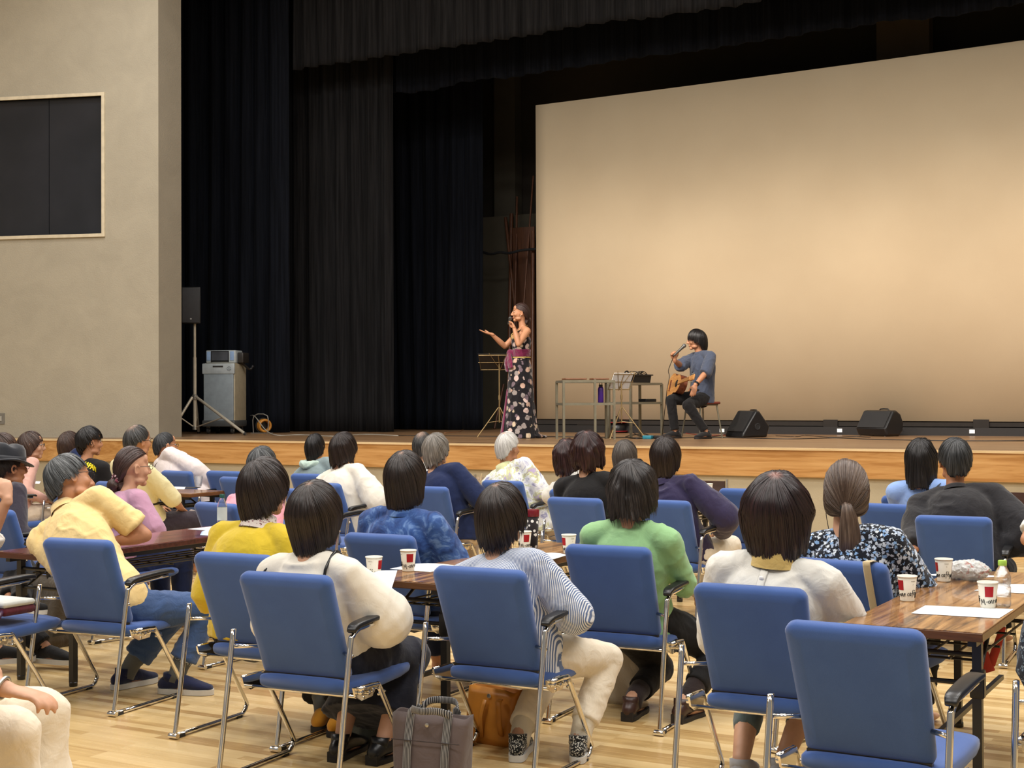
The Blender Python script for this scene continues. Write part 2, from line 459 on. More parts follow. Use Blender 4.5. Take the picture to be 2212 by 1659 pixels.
M_WHITECEIL = plain('ceiling_paint', rgb(210, 205, 195), 0.9)

b = MB(); b.box((-5, 6.9, -0.05), (36, 19.2, 0.1)); struct('floor', b, M_FLOOR)
# stage front: straight run, then the turned run in front of the splayed wall
E0 = onz(0, 947, SZ); E1 = onz(395, 948.2, SZ); E1[1] = max(E1[1], 13.7)
dirL = (E0 - E1); dirL[2] = 0; dirL /= np.linalg.norm(dirL); Efar = E1 + dirL * 8
R0 = np.array((6.0, STY)); L1 = np.array((E1[0], 13.93)); L2 = np.array((Efar[0], Efar[1]))
def strip(zlo, zhi, out):
    """a run of facing that follows the stage front, 'out' metres proud of it"""
    nl = np.array((dirL[1], -dirL[0]));  nl = nl if nl[1] < 0 else -nl
    a, b_, c = R0 + (0, -out), L1 + (0, -out) , L2 + nl * out
    poly = [tuple(a), tuple(b_), tuple(c), (c[0], c[1] + 1.0), (L1[0], L1[1] + 0.9), (R0[0], R0[1] + 0.9)]
    m_ = MB(); m_.prism(poly, zlo, zhi); return m_
struct('wall_stage_front', strip(0.0, 0.70, 0.0), M_STWALL)
t_ = struct('trim_1', strip(0.70, SZ - 0.02, 0.03), M_BAND)
t2_ = struct('trim_2', strip(SZ - 0.02, SZ, 0.045), M_NOSING)
struct('baseboard_stage', strip(0.0, 0.075, 0.015), M_BAND)
m_ = MB(); m_.prism([(6, STY + 0.12), (L1[0], L1[1] + 0.12), (Efar[0], Efar[1] + 0.6), (-22, 22.6), (6, 22.6)], SZ - 0.12, SZ + 0.002)
struct('floor_stage', m_, M_STAGEF)
# splayed wall left of the opening with its dark window, and its return
W0 = onz(0, 945.3, SZ); W1 = onz(343, 945.8, SZ); W1 = np.array((W1[0], W1[1], 0)); W0 = np.array((W0[0], W0[1], 0))
wd = (W0 - W1) / np.linalg.norm(W0 - W1); wn = np.array((wd[1], -wd[0], 0)); wn = wn if wn[1] < 0 else -wn
def on_wall(px, py):
    d = ray(px, py); t = np.dot(W1 - CAMP, wn) / np.dot(d, wn); return CAMP + t * d
def wloc(p): q = np.array(p) - W1; return np.dot(q[:2], wd[:2]), p[2]
ax, zt = wloc(on_wall(221, 207)); ax2, zb = wloc(on_wall(221, 504.5)); ax = (ax + ax2) / 2
ZT = 8.5; LW = 8.0; bx2 = ax + 3.6
Rw = np.column_stack([wd, -wn, (0, 0, 1)])     # local x along wall, y into wall
def wbox(mb, x0, x1, y0, y1, z0, z1):
    P = [W1 + Rw @ np.array((x, y, 0)) + np.array((0, 0, z)) for z in (z0, z1) for x, y in ((x0, y0), (x1, y0), (x1, y1), (x0, y1))]
    mb.add(P, [(3, 2, 1, 0), (4, 5, 6, 7), (0, 1, 5, 4), (1, 2, 6, 5), (2, 3, 7, 6), (3, 0, 4, 7)])
m_ = MB()
wbox(m_, 0.0, ax, 0, 0.3, SZ - 0.1, ZT); wbox(m_, bx2, LW, 0, 0.3, SZ - 0.1, ZT)
wbox(m_, ax, bx2, 0, 0.3, zt, ZT); wbox(m_, ax, bx2, 0, 0.3, SZ - 0.1, zb)
wl = struct('wall_left', m_, M_WALL, smooth=False)
m_ = MB(); t0 = 0.045
wbox(m_, ax, bx2, -0.03, 0.1, zt - 0.0, zt + t0); wbox(m_, ax, bx2, -0.03, 0.1, zb - t0, zb)
wbox(m_, ax - t0, ax, -0.03, 0.1, zb - t0, zt + t0); wbox(m_, bx2, bx2 + t0, -0.03, 0.1, zb - t0, zt + t0)
wf = struct('window_1', m_, plain('cream_window_frame', rgb(206, 194, 168), 0.5), smooth=False)
px_, _ = wloc(on_wall(102, 350))
t = NT('dark_control_room_glass'); v = t.coord(); n = t.noise(v, 1.2, 3)
t.set(**{'Base Color': t.ramp(n, [(0.3, rgb(30, 32, 36)), (0.7, rgb(40, 41, 46))]), 'Roughness': 0.25}); M_DGLASS = t.m
m_ = MB(); wbox(m_, ax, px_ - 0.006, 0.05, 0.06, zb, zt); struct('window_pane', m_, M_DGLASS, wf, smooth=False)
m_ = MB(); wbox(m_, px_ + 0.006, bx2, 0.055, 0.065, zb, zt); struct('window_pane', m_, M_DGLASS, wf, smooth=False)
m_ = MB(); wbox(m_, ax, bx2, 0.09, 0.11, zb, zt); struct('window_gap', m_, M_BLACKPL, wf, smooth=False)
# return of the proscenium, going back from the corner
m_ = MB(); m_.box((W1[0] - 0.15, W1[1] + 0.225, (SZ - 0.1 + ZT) / 2), (0.3, 0.45, ZT - SZ + 0.1))
struct('wall_return', m_, wallmat('taupe_return', rgb(142, 134, 118)), smooth=False)
# stage box
m_ = MB(); m_.box((-6, 22.6, 5), (34, 0.2, 10)); struct('wall_back', m_, M_DARKWALL)
m_ = MB(); m_.box((-19.0, 18.6, 5), (0.2, 8.4, 10)); struct('wall_stage_left', m_, M_DARKWALL)
m_ = MB(); m_.box((5.9, 18.4, 5), (0.2, 8.6, 10)); struct('wall_stage_right', m_, M_DARKWALL)
m_ = MB(); m_.box((-6, 18.2, 9.6), (34, 9.0, 0.2)); struct('ceiling_stage', m_, M_BLACKROUGH)
m_ = MB(); m_.box((-6, 14.25, 9.1), (34, 0.3, 1.2)); struct('wall_header', m_, M_WALL)
m_ = MB(); m_.box((-5, 6.0, 8.56), (28, 16.0, 0.1)); struct('ceiling', m_, M_WHITECEIL)
m_ = MB(); m_.box((7.0, 6.0, 4.25), (0.2, 16.5, 8.5)); struct('wall_right', m_, M_WALL)
m_ = MB(); m_.box((-19.3, 4.0, 4.25), (0.2, 14, 8.5)); struct('wall_far_left', m_, M_WALL)
# pale pillar above the screen and the paler strip of backstage wall at its left
def fixed_box(name, x0, x1, y, z0, z1, mat, d=0.25):
    m_ = MB(); m_.box(((x0 + x1) / 2, y + d / 2, (z0 + z1) / 2), (x1 - x0, d, z1 - z0)); return struct(name, m_, mat)
pA = ony(1893, 60, 22.0); pB = ony(2007, 60, 22.0)
fixed_box('wall_pier', pA[0], pB[0], 22.0, SZ, 9.5, wallmat('brown_pier', rgb(120, 104, 84)))
pA = ony(1068, 500, 22.2); pB = ony(1113, 500, 22.2)
fixed_box('wall_backstage_column', pA[0], pB[0], 22.2, SZ, 9.5, wallmat('grey_column', rgb(104, 98, 84)))
pA = ony(1040, 470, 21.8); pB = ony(1160, 470, 21.8); 
fixed_box('wall_backstage_ledge', pA[0], pB[0], 21.8, SZ, pA[2], wallmat('grey_ledge', rgb(98, 92, 78)), 0.5)
# switch plate low on the splayed wall
p0 = on_wall(2, 905)
o = thing('wall_outlet', 'small grey outlet plate low on the beige wall at far left', 'outlet')
m_ = MB(); q, _z = wloc(p0); wbox(m_, q - 0.06, q + 0.1, -0.012, 0.0, p0[2] - 0.07, p0[2] + 0.08); obj('cover_plate', m_, plain('grey_plate', rgb(120, 116, 108), 0.4), o)
m_ = MB(); wbox(m_, q - 0.02, q + 0.05, -0.02, -0.012, p0[2] - 0.03, p0[2] + 0.04); obj('socket', m_, plain('pale_socket', rgb(170, 166, 156), 0.4), o)

# ================================================================== CURTAINS, SCREEN
def curtainmat(name, col, s):
    t = NT(name); v = t.coord(scale=(1, 1, 0.03)); n = t.noise(v, 26, 4, 0.6)
    t.set(**{'Base Color': t.ramp(n, [(0.35, tuple(x * 0.6 for x in col)), (0.65, tuple(x * 1.5 for x in col))]), 'Roughness': 0.9, 'Sheen Weight': s, 'Specular IOR Level': 0.1})
    t.b.inputs['Sheen Roughness'].default_value = 0.4
    t.bump(n, 0.4, 0.02); return t.m
M_CURT = curtainmat('black_stage_velvet', (0.0045, 0.0055, 0.0085), 0.02)
M_CURT2 = curtainmat('charcoal_stage_velvet', (0.0115, 0.0112, 0.0118), 0.03)
def drape(name, x0, x1, y, z0, z1, label, cat, mat, pitch=0.22, amp=0.05, seed=0, top_y=None, gather=0.0, hem=0.0, group=None, zl=None):
    n = int((x1 - x0) / pitch * 14); rows = 26; rng = np.random.RandomState(seed)
    ph = rng.rand() * 6; u = np.linspace(0, 1, n + 1); vs = []
    xw = x0 + (x1 - x0) * u
    wob = vnoise(np.column_stack([xw * 1.7 + seed, xw * 0, xw * 0])) * 4.5
    base = np.sin(xw / pitch * 2 * math.pi + ph + wob)
    fine = np.sin(xw / pitch * 5.3 * math.pi + wob * 2)
    for j in range(rows + 1):
        t_ = j / rows; a = amp * (0.75 + 0.25 * t_)
        dx = gather * (1 - t_) ** 2 * np.sin(u * math.pi * 2) * 0.1
        yy = y + base * a + fine * a * 0.25 + (vnoise(np.column_stack([xw * 3, xw * 0 + t_ * 2.0, xw * 0 + seed])) - 0.5) * amp * 0.8
        zlo = z0 if zl is None else z0 + (zl - z0) * u
        zz = zlo + (z1 - zlo) * t_ + (0 if j else (vnoise(np.column_stack([xw * 2.3, xw * 0, xw * 0 + seed])) - 0.5) * hem)
        vs.append(np.column_stack([xw + dx, yy, zz + 0 * xw]))
    V = np.vstack(vs); m_ = MB(); fs = []
    for j in range(rows):
        for i in range(n):
            a = j * (n + 1) + i; fs.append((a, a + 1, a + n + 2, a + n + 1))
    m_.add(V, fs); o = obj(name, m_, mat, None, 'all'); sd = o.modifiers.new('thick', 'SOLIDIFY'); sd.thickness = 0.008
    return tag(o, label, cat, group)
xl = ony(620, 900, 17.4)[0]
drape('stage_curtain', -17.6, xl, 17.4, SZ + 0.01, 9.3, 'black wing curtain nearest the beige wall, falling beside the white karaoke cabinet', 'curtain', M_CURT, 0.34, 0.07, 1, gather=1, group='black wing curtains')
xr = ony(835, 700, 18.2)[0]
drape('stage_curtain', xl - 1.2, xr, 18.35, SZ + 0.01, 9.3, 'charcoal second wing curtain, between the two blacker wing curtains', 'curtain', M_CURT2, 0.27, 0.055, 2, group='black wing curtains')
xr3 = ony(1040, 560, 20.0)[0]
drape('stage_curtain', xr - 1.4, xr3, 20.0, SZ + 0.01, 9.3, 'black third wing curtain, directly left of the woman in the long dress', 'curtain', M_CURT, 0.3, 0.06, 3, gather=1, group='black wing curtains')
zv = 6.66
drape('stage_valance', xl - 0.02, 5.6, 17.62, zv, 9.4, 'pleated charcoal valance hanging across the top of the stage opening', 'valance', M_CURT2, 0.31, 0.07, 5, hem=0.05)
zv2 = (ony(1055, 176, 18.5)[2]); zv3 = ony(2212, 1, 18.5)[2]
drape('stage_border', ony(836, 240, 18.5)[0], 0.2, 18.5, zv2, 9.4, 'black inner border curtain hanging just above the projection screen', 'valance', M_CURT, 0.33, 0.06, 6, hem=0.06, zl=zv3)

SY = 19.3
a = ony(1158, 228, SY); b0 = ony(1158, 905, SY); c = ony(2212, 82, SY); d = ony(2212, 911, SY)
k = 4.2 / (c[0] - a[0]); XR = c[0] + 4.2; ztr = c[2] + (c[2] - a[2]) * k; zbr = d[2] + (d[2] - b0[2]) * k
scr = thing('projection_screen', 'huge cream projection screen filling the stage behind the seated guitarist', 'screen', (a[0], SY, SZ))
t = NT('screen_cloth'); v = t.coord(); n = t.noise(v, 240, 2); n2 = t.noise(v, 0.9, 3)
t.set(**{'Base Color': t.ramp(t.math('ADD', t.math('MULTIPLY', n, 0.3), t.math('MULTIPLY', n2, 0.7)), [(0.3, rgb(205, 184, 152)), (0.7, rgb(214, 194, 162))]), 'Roughness': 0.9, 'Specular IOR Level': 0.1})
t.bump(n, 0.1, 0.002); M_SCREEN = t.m
NX = 60; m_ = MB(); vs = []; fs = []
for j in range(2):
    for side in (0,):
        for i in range(NX + 1):
            u = i / NX; x = (XR - a[0]) * u
            zt_ = a[2] + (ztr - a[2]) * u - 0.06 * math.sin(math.pi * min(1, u * 1.0)) * 0.6; zb_ = b0[2] + (zbr - b0[2]) * u
            vs.append((x, 0, (zb_ if j == 0 else zt_) - SZ))
fs = [(i, i + 1, NX + 2 + i, NX + 1 + i) for i in range(NX)]
m_.add(vs, fs); so = obj('screen_cloth', m_, M_SCREEN, scr); sd = so.modifiers.new('thick', 'SOLIDIFY'); sd.thickness = 0.015; sd.offset = 1
zb_w = b0[2] - SZ
m_ = MB(); m_.box(((XR - a[0]) / 2, 0.02, (zb_w + 0.08) / 2 + 0.07), (XR - a[0], 0.03, zb_w - 0.02)); obj('bottom_skirt', m_, plain('black_skirt', rgb(38, 32, 27), 0.9), scr)
m_ = MB(); m_.box(((XR - a[0]) / 2, -0.05, 0.055), (XR - a[0], 0.14, 0.11)); obj('bottom_batten', m_, plain('black_batten', rgb(24, 20, 18), 0.6), scr)
for px in (1560, 1814, 2100):
    q = ony(px, 930 if px < 2000 else 932, SY - 0.12); m_ = MB(); m_.box((q[0] - a[0], -0.125, q[2] - SZ), (0.07, 0.006, 0.05)); obj('white_tag', m_, M_PAPER, scr)
for px in (1795, 2120):
    q = ony(px, 912, SY); m_ = MB(); m_.box((q[0] - a[0], -0.012, q[2] - SZ - 0.03), (0.2, 0.03, 0.13)); obj('skirt_flap', m_, MATS['black_skirt'], scr)

# clutter leaning against the back of the stage beside the screen
M_BROWN = woodmat('dark_brown_board', [rgb(84, 52, 34), rgb(112, 72, 48)], 2, 5, 0.5, 12)
M_POLE = woodmat('brown_pole', [rgb(92, 56, 38), rgb(120, 78, 54)], 2, 9, 0.4, 14)
def leaning(name, pA, pB, yA, yB, r, label, cat, group, mat=M_POLE):
    a_ = ony(pA[0], pA[1], yA); a_[2] = SZ + 0.005 if pA[1] > 900 else a_[2]; b_ = ony(pB[0], pB[1], yB)
    m_ = MB(); m_.tube([a_, b_], r, 10); o = obj(name, m_, mat); tag(o, label, cat, group); return o
G = 'poles leaning behind the screen edge'
leaning('wooden_pole', (1098, 925), (1105, 462), 20.9, 21.7, 0.035, 'brown pole leaning on the backstage wall, leftmost of its bundle', 'pole', G)
leaning('wooden_pole', (1140, 925), (1092, 470), 20.8, 21.65, 0.028, 'brown pole crossing behind the singer from lower right to upper left', 'pole', G)
leaning('wooden_pole', (1108, 925), (1117, 425), 20.6, 21.5, 0.018, 'thin brown pole rising tallest but one of the backstage bundle', 'pole', G)
leaning('wooden_pole', (1112, 925), (1152, 380), 20.5, 21.6, 0.016, 'thin tall rod slanting up to the right beside the screen edge', 'pole', G)
leaning('wooden_pole', (1150, 925), (1152, 500), 20.3, 21.2, 0.03, 'dark pole standing against the edge of the cream screen', 'pole', G)
leaning('wooden_pole', (1068, 925), (1088, 830), 20.9, 21.2, 0.02, 'short reddish pole low behind the music stand', 'pole', G)
q0 = ony(1106, 492, 21.3); q1 = ony(1152, 492, 21.3)
m_ = MB(); m_.box(((q0[0] + q1[0]) / 2, 21.35, (q0[2] + SZ) / 2), (q1[0] - q0[0], 0.03, q0[2] - SZ)); o = obj('wooden_board', m_, M_BROWN); tag(o, 'tall brown board propped on end between the singer and backstage wall', 'board')
m_ = MB(); q = [ony(x, y, 21.0) for x, y in ((1038, 543), (1060, 549), (1080, 545), (1100, 547), (1125, 541), (1158, 538))]
m_.tube(q, 0.022, 8, 3); o = obj('rope', m_, M_BLACKROUGH); tag(o, 'black rope strung across the backstage poles', 'rope')
m_ = MB(); q0 = ony(1025, 855, 20.7)
m_.box((q0[0] + 0.1, 20.9, q0[2]), (0.1, 0.05, 0.12)); o = obj('wall_socket', m_, plain('grey_socket', rgb(110, 104, 92), 0.5)); 
bpy.data.objects.remove(o)
# ================================================================== FURNITURE
def make_chair(label):
    root = thing('conference_chair', label, 'chair', group='blue conference chairs')
    # backrest pad: leans back, gently curved, thick rounded edge
    def pad(w0, w1, p0, p1, th, cur, nx=18, nz=16, rc=0.035):
        """soft rectangular pad between p0 (low) and p1 (high), widths w0,w1"""
        p0 = np.array(p0, float); p1 = np.array(p1, float); dz = p1 - p0; H = np.linalg.norm(dz); dz /= H
        nrm = np.cross((1, 0, 0), dz); m_ = MB(); rings = []
        # outline with rounded corners
        out = []
        hw = 0.5
        for cx, cy, a0 in ((1, 1, 0), (-1, 1, 90), (-1, -1, 180), (1, -1, 270)):
            for k_ in range(6): out.append((cx, cy, math.radians(a0 + k_ * 18)))
        def outline(ins):
            P = []
            for cx, cy, an in out:
                v_ = 1 if cy > 0 else 0; w_ = (w1 if v_ else w0) / 2
                x = cx * (w_ - rc) + math.cos(an) * (rc - ins); z = (H - rc if v_ else rc) + math.sin(an) * (rc - ins)
                if v_ == 0: z = rc + math.sin(an) * (rc - ins)
                P.append((x, z))
            return P
        def pt(x, z, y):
            bow = cur * (1 - (x / (w1 / 2)) ** 2)
            return p0 + np.array((1, 0, 0)) * x + dz * z + nrm * (y + bow)
        for y, ins in ((-th / 2, 0.016), (-th / 2 + 0.004, 0.006), (-th / 2 + 0.012, 0.0), (th / 2 - 0.02, 0.0), (th / 2 - 0.006, 0.006), (th / 2, 0.02)):
            rings.append([pt(x, z, y) for x, z in outline(ins)])
        for (ins, dy) in ((0.06, 0.006), (0.12, 0.009)):
            rings.append([pt(x * (1 - ins * 1.2), H / 2 + (z - H / 2) * (1 - ins), th / 2 + dy) for x, z in outline(0.02)])
        for (ins, dy) in ((0.1, 0.0), (0.4, -0.002)):
            rings.insert(0, [pt(x * (1 - ins), H / 2 + (z - H / 2) * (1 - ins), -th / 2 + dy) for x, z in outline(0.016)])
        m_.ring_loft(rings); return m_
    obj('backrest', pad(0.385, 0.405, (0, -0.100, 0.412), (0, -0.262, 0.852), 0.05, -0.012), M_BLUE, root, 'all')
    m_ = MB(); sec = []
    for y, zt_, zb_, w_ in ((-0.15, 0.452, 0.405, 0.19), (-0.135, 0.458, 0.392, 0.2), (-0.05, 0.452, 0.385, 0.215), (0.1, 0.455, 0.385, 0.225), (0.22, 0.468, 0.392, 0.228), (0.285, 0.468, 0.402, 0.222), (0.315, 0.458, 0.416, 0.21), (0.325, 0.444, 0.43, 0.195)):
        ring = []; hz = (zt_ - zb_) / 2; cz = (zt_ + zb_) / 2
        for k_ in range(28):
            an = 2 * math.pi * k_ / 28; cx = math.copysign(abs(math.cos(an)) ** 0.32, math.cos(an)); sx = math.copysign(abs(math.sin(an)) ** 0.55, math.sin(an))
            ring.append((w_ * cx, y, cz - 0.036 + hz * sx))
        sec.append(ring)
    m_.ring_loft(sec); obj('seat', m_, M_BLUE, root, 'all')
    m_ = MB(); m_.box((0, -0.118, 0.419), (0.37, 0.02, 0.012)); obj('back_seam', m_, M_BLACKPL, root)
    R = 0.0105
    for s in (-1, 1):
        x = 0.262 * s; side = MB()
        if s > 0: side.tube([(x, -0.315, 0.018), (x, -0.30, 0.1), (x, -0.225, 0.56), (x, -0.208, 0.612), (x, -0.17, 0.634), (x, -0.12, 0.638), (x, 0.07, 0.648)], R, 12, 3)
        else: side.tube([(x, -0.315, 0.018), (x, -0.30, 0.1), (x, -0.225, 0.56), (x, -0.217, 0.605)], R, 12, 3, 'round')
        side.tube([(x, -0.315, 0.0125), (x, 0.10, 0.0125), (x, 0.155, 0.016), (x, 0.18, 0.045), (x, 0.168, 0.085), (x, -0.005, 0.36), (x, -0.04, 0.39), (x, -0.16, 0.395)], R, 12, 3)
        fr = obj('side_frame', side, M_CHROME, root, 'all')
        c_ = MB(); c_.lathe([(0.0125, -0.022), (0.0135, -0.018), (0.0135, 0.018), (0.0125, 0.022)], (x + 0.0 * s, -0.322, 0.0135), 14, np.array(((0, 0, 1), (0, 1, 0), (-1, 0, 0))))
        obj('foot_tee', c_, M_CHROME, fr)
        c_ = MB(); c_.box((x, -0.285, 0.008), (0.024, 0.05, 0.016)); obj('foot_glide', c_, M_RUBBER, fr)
        c_ = MB(); c_.box((x, 0.12, 0.006), (0.022, 0.035, 0.012)); obj('foot_glide', c_, M_RUBBER, fr)
        c_ = MB(); pl = [(-0.185, 0.402), (-0.06, 0.402), (-0.035, 0.382), (-0.05, 0.345), (-0.13, 0.342), (-0.172, 0.365)]
        c_.ring_loft([[(x - 0.012 * s + dx, y, z) for y, z in pl] for dx in (-0.004, 0.004)])
        for y, z in ((-0.15, 0.38), (-0.1, 0.37), (-0.07, 0.375)): c_.lathe([(0.011, -0.009), (0.011, 0.006), (0.006, 0.009)], (x + 0.002 * s, y, z), 10, np.array(((0, 0, s), (0, 1, 0), (-1 * s, 0, 0))))
        obj('seat_bracket', c_, M_CHROME, root)
        c_ = MB(); c_.tube([(x, -0.212, 0.535), (0.19 * s, -0.15, 0.532)], 0.008, 10); obj('back_pin', c_, M_CHROME, root, 'all')
        if s < 0: continue
        c_ = MB(); c_.tube([(x, -0.215, 0.632), (x, -0.195, 0.652), (x, -0.14, 0.660), (x, -0.02, 0.668), (x, 0.075, 0.668), (x, 0.10, 0.660)], [0.017, 0.022, 0.024, 0.026, 0.026, 0.02], 16, 3, ref=(1, 0, 0), ry=[0.009, 0.011, 0.011, 0.011, 0.011, 0.008], sq=0.5)
        obj('armrest', c_, M_BLACKPL, root, 'all')
    c_ = MB(); c_.tube([(-0.255, -0.115, 0.352), (0.255, -0.115, 0.352)], 0.008, 10); c_.tube([(-0.25, 0.0, 0.342), (-0.2, 0.08, 0.347), (0.2, 0.08, 0.347), (0.25, 0.0, 0.342)], 0.007, 10, 2)
    obj('under_seat_bar', c_, M_CHROME, root, 'all')
    return root
CH_ = {}
def dupc(loc, rz, label): return dup(proto, (loc[0] * HK, loc[1] * HK, 0), rz, label)
chair_specs = [
 # key, x, back-top y, angle, label
 ('C1', -5.02, 4.77, 5, 'blue conference chair of the man in the pale yellow shirt'),
 ('C2', -3.955, 4.62, 3, 'blue conference chair of the woman in mustard yellow, beside the white-bloused woman'),
 ('C3', -3.33, 4.18, 4, 'blue conference chair of the woman in white with a black skirt'),
 ('C4', -2.775, 4.655, 1, 'blue conference chair of the woman in the striped blouse and cream trousers'),
 ('C5', -2.695, 5.62, 3, 'blue conference chair of the woman in the pale green top'),
 ('C6', -1.69, 4.645, 1, 'blue conference chair of the woman in white with a yellow scarf'),
 ('C7', -1.14, 3.98, -2, 'empty blue conference chair at near end of the cup-laden walnut table, nearest of all'),
 ('C8', -1.64, 5.54, -10, 'blue conference chair with a beige strap hanging over its back'),
 ('C9', -1.70, 7.87, 3, 'blue conference chair of the man in the black sweatshirt'),
 ('C10', -2.23, 8.6, -8, 'empty blue conference chair just left of the black-sweatshirt man'),
 ('C11', -2.28, 9.35, 0, 'blue conference chair of the woman in the light blue blouse'),
 ('C12', -3.51, 9.6, 0, 'empty blue conference chair right of the cup beside the low dark board'),
 ('C13', -3.6, 8.3, -3, 'blue conference chair of the person in the dark purple shirt and white trousers'),
 ('C14', -4.19, 8.25, -2, 'blue conference chair of the woman in the black top'),
 ('C15', -4.58, 9.02, 0, 'blue conference chair half hidden behind the black-topped woman, its left edge showing'),
 ('C16', -5.58, 9.73, -8, 'blue conference chair of the white-haired man in the patterned shirt'),
 ('C17', -5.73, 8.84, 0, 'blue conference chair of the grey-haired person in the navy T-shirt'),
 ('C18', -3.90, 5.61, 0, 'blue conference chair of the woman in the indigo shirt, with paper cups before it'),
 ('C19', -6.70, 8.88, -12, 'blue conference chair of the woman in the loose white top'),
 ('C20', -7.61, 9.9, 0, 'blue conference chair of the person in the grey-green hoodie'),
 ('C21', -6.33, 8.2, 0, 'blue conference chair showing only a corner between two dark heads'),
 ('C22', -8.63, 9.96, 0, 'empty blue conference chair nearest the stage front, behind another empty one'),
 ('C23', -7.84, 9.23, 0, 'empty blue conference chair behind the man in pink'),
 ('C24', -4.9, 5.85, 0, 'blue conference chair at the rosewood table behind the woman in mustard yellow'),
 ('C25', -8.29, 8.27, 0, 'blue conference chair of the man in the cream short-sleeved shirt'),
 ('C26', -9.42, 8.85, 14, 'blue conference chair of the man in the black printed T-shirt'),
 ('C27', -9.05, 9.80, -6, 'blue conference chair of the grey-haired man in the white shirt'),
 ('C28', -6.88, 5.85, 0, 'blue conference chair at far left behind the raised bare arm'),
]
pA_ = tl(onz(78, 1243, 0.645))
chair_specs.append(('C29', pA_[0] - 0.27, pA_[1] - 0.10 - 0.27, 0, 'blue conference chair at the left edge with a white pouch on its seat'))
pK = tl(onz(10, 1640, 0.45))
chair_specs.append(('C30', pK[0] - 0.2, pK[1] - 0.29 - 0.27, 0, 'blue conference chair in the lower left corner under cream trousers'))
pS = tl(onz(2197, 1466, 0.59))
chair_specs.append(('C31', pS[0] + 0.262, pS[1] + 0.21 - 0.27, 0, 'blue conference chair at the right edge, only its chrome side showing'))
proto = None
for key, x, y, ang, lab in chair_specs:
    an = math.radians(ang); back = np.array((-math.sin(an) * -0.262, math.cos(an) * -0.262))
    loc = (x - back[0], y - back[1], 0)
    if proto is None:
        proto = make_chair(lab); proto.location = (loc[0] * HK, loc[1] * HK, 0); proto.rotation_euler = (0, 0, an); proto.scale = (HK, HK, 0.965); r_ = proto
    else: r_ = dup(proto, (loc[0] * HK, loc[1] * HK, 0), an, lab)
    CH_[key] = (loc, an, r_)

def make_table(label, x0, x1, y0, y1, top, edge, shelf=True, grp='long folding tables'):
    cx, cy = (x0 + x1) / 2, (y0 + y1) / 2; W, L = x1 - x0, y1 - y0; turn = 0
    if W > L: W, L, turn = L, W, math.pi / 2
    t_ = thing('folding_table', label, 'table', (cx, cy, 0), turn, grp)
    m_ = MB(); m_.box((0, 0, 0.6985), (W - 0.004, L - 0.004, 0.003)); obj('table_top', m_, top, t_)
    m_ = MB(); m_.box((0, 0, 0.6825), (W, L, 0.03)); obj('top_edge', m_, edge, t_, bevel=0.003)
    for sx in (-1, 1):
        for sy in (-1, 1):
            m_ = MB(); X = sx * (W / 2 - 0.045); Y = sy * (L / 2 - 0.14)
            m_.box((X, Y, 0.35), (0.032, 0.032, 0.66)); m_.lathe([(0.02, 0), (0.022, 0.004), (0.022, 0.02), (0.018, 0.024)], (X, Y, 0), 14)
            m_.box((X, Y + 0.002, 0.5), (0.05, 0.045, 0.1), r=0.008); obj('leg', m_, M_BLACKMT, t_)
    for sy in (-1, 1):
        m_ = MB(); Y = sy * (L / 2 - 0.14)
        for z in (0.50, 0.60): m_.tube([(-W / 2 + 0.05, Y, z), (W / 2 - 0.05, Y, z)], 0.009, 8)
        for sx in (-1, 1): m_.tube([(sx * (W / 2 - 0.05), Y, 0.48), (sx * (W / 2 - 0.06), Y - sy * 0.3, 0.655)], 0.008, 8)
        obj('cross_bar', m_, M_BLACKMT, t_)
    m_ = MB()
    for k_ in range(5): X = -W / 2 + 0.07 + (W - 0.14) * k_ / 4; m_.tube([(X, -L / 2 + 0.2, 0.57), (X, L / 2 - 0.2, 0.57)], 0.005, 6)
    for Y in np.linspace(-L / 2 + 0.25, L / 2 - 0.25, 5): m_.tube([(-W / 2 + 0.05, Y, 0.562), (W / 2 - 0.05, Y, 0.562)], 0.005, 6)
    obj('wire_shelf', m_, M_BLACKMT, t_)
    m_ = MB(); m_.box((0, 0, 0.25), (0.02, L - 0.34, 0.02)); obj('stretcher', m_, M_BLACKMT, t_)
    for sx in (-1, 1):
        m_ = MB(); m_.box((sx * (W / 2 - 0.045), 0, 0.655), (0.03, L - 0.1, 0.025)); obj('side_rail', m_, M_BLACKMT, t_)
    return t_
make_table('walnut-topped folding table with four paper cups and a tied plastic bag', -1.46, -0.98, 4.98, 6.78, M_TABLE, M_EDGE)
make_table('walnut-topped folding table between the indigo-shirted and the striped-bloused women', -3.74, -3.32, 5.22, 7.02, M_TABLE, M_EDGE)
make_table('dark rosewood folding table in front of the yellow-shirted man', -6.12, -5.64, 5.24, 7.04, M_TABLEDARK, M_EDGEDARK)
make_table('walnut-topped folding table with a clear plastic cup, far left below the stage', -10.15, -8.37, 9.25, 9.72, M_TABLE, M_EDGE)
make_table('walnut-topped folding table with a glass and straw, beside the navy T-shirt', -6.87, -6.36, 9.62, 11.42, M_TABLE, M_EDGE)
make_table('walnut-topped folding table holding a lone paper cup before a dark board', -4.52, -4.03, 9.6, 11.4, M_TABLE, M_EDGE)
make_table('folding table beyond the black-sweatshirt man at the right edge', -1.92, -1.43, 9.8, 11.6, M_TABLE, M_EDGE)
M_DKB = woodmat('dark_brown_panel', [rgb(56, 34, 24), rgb(74, 48, 34)], 0, 6, 0.5, 8)
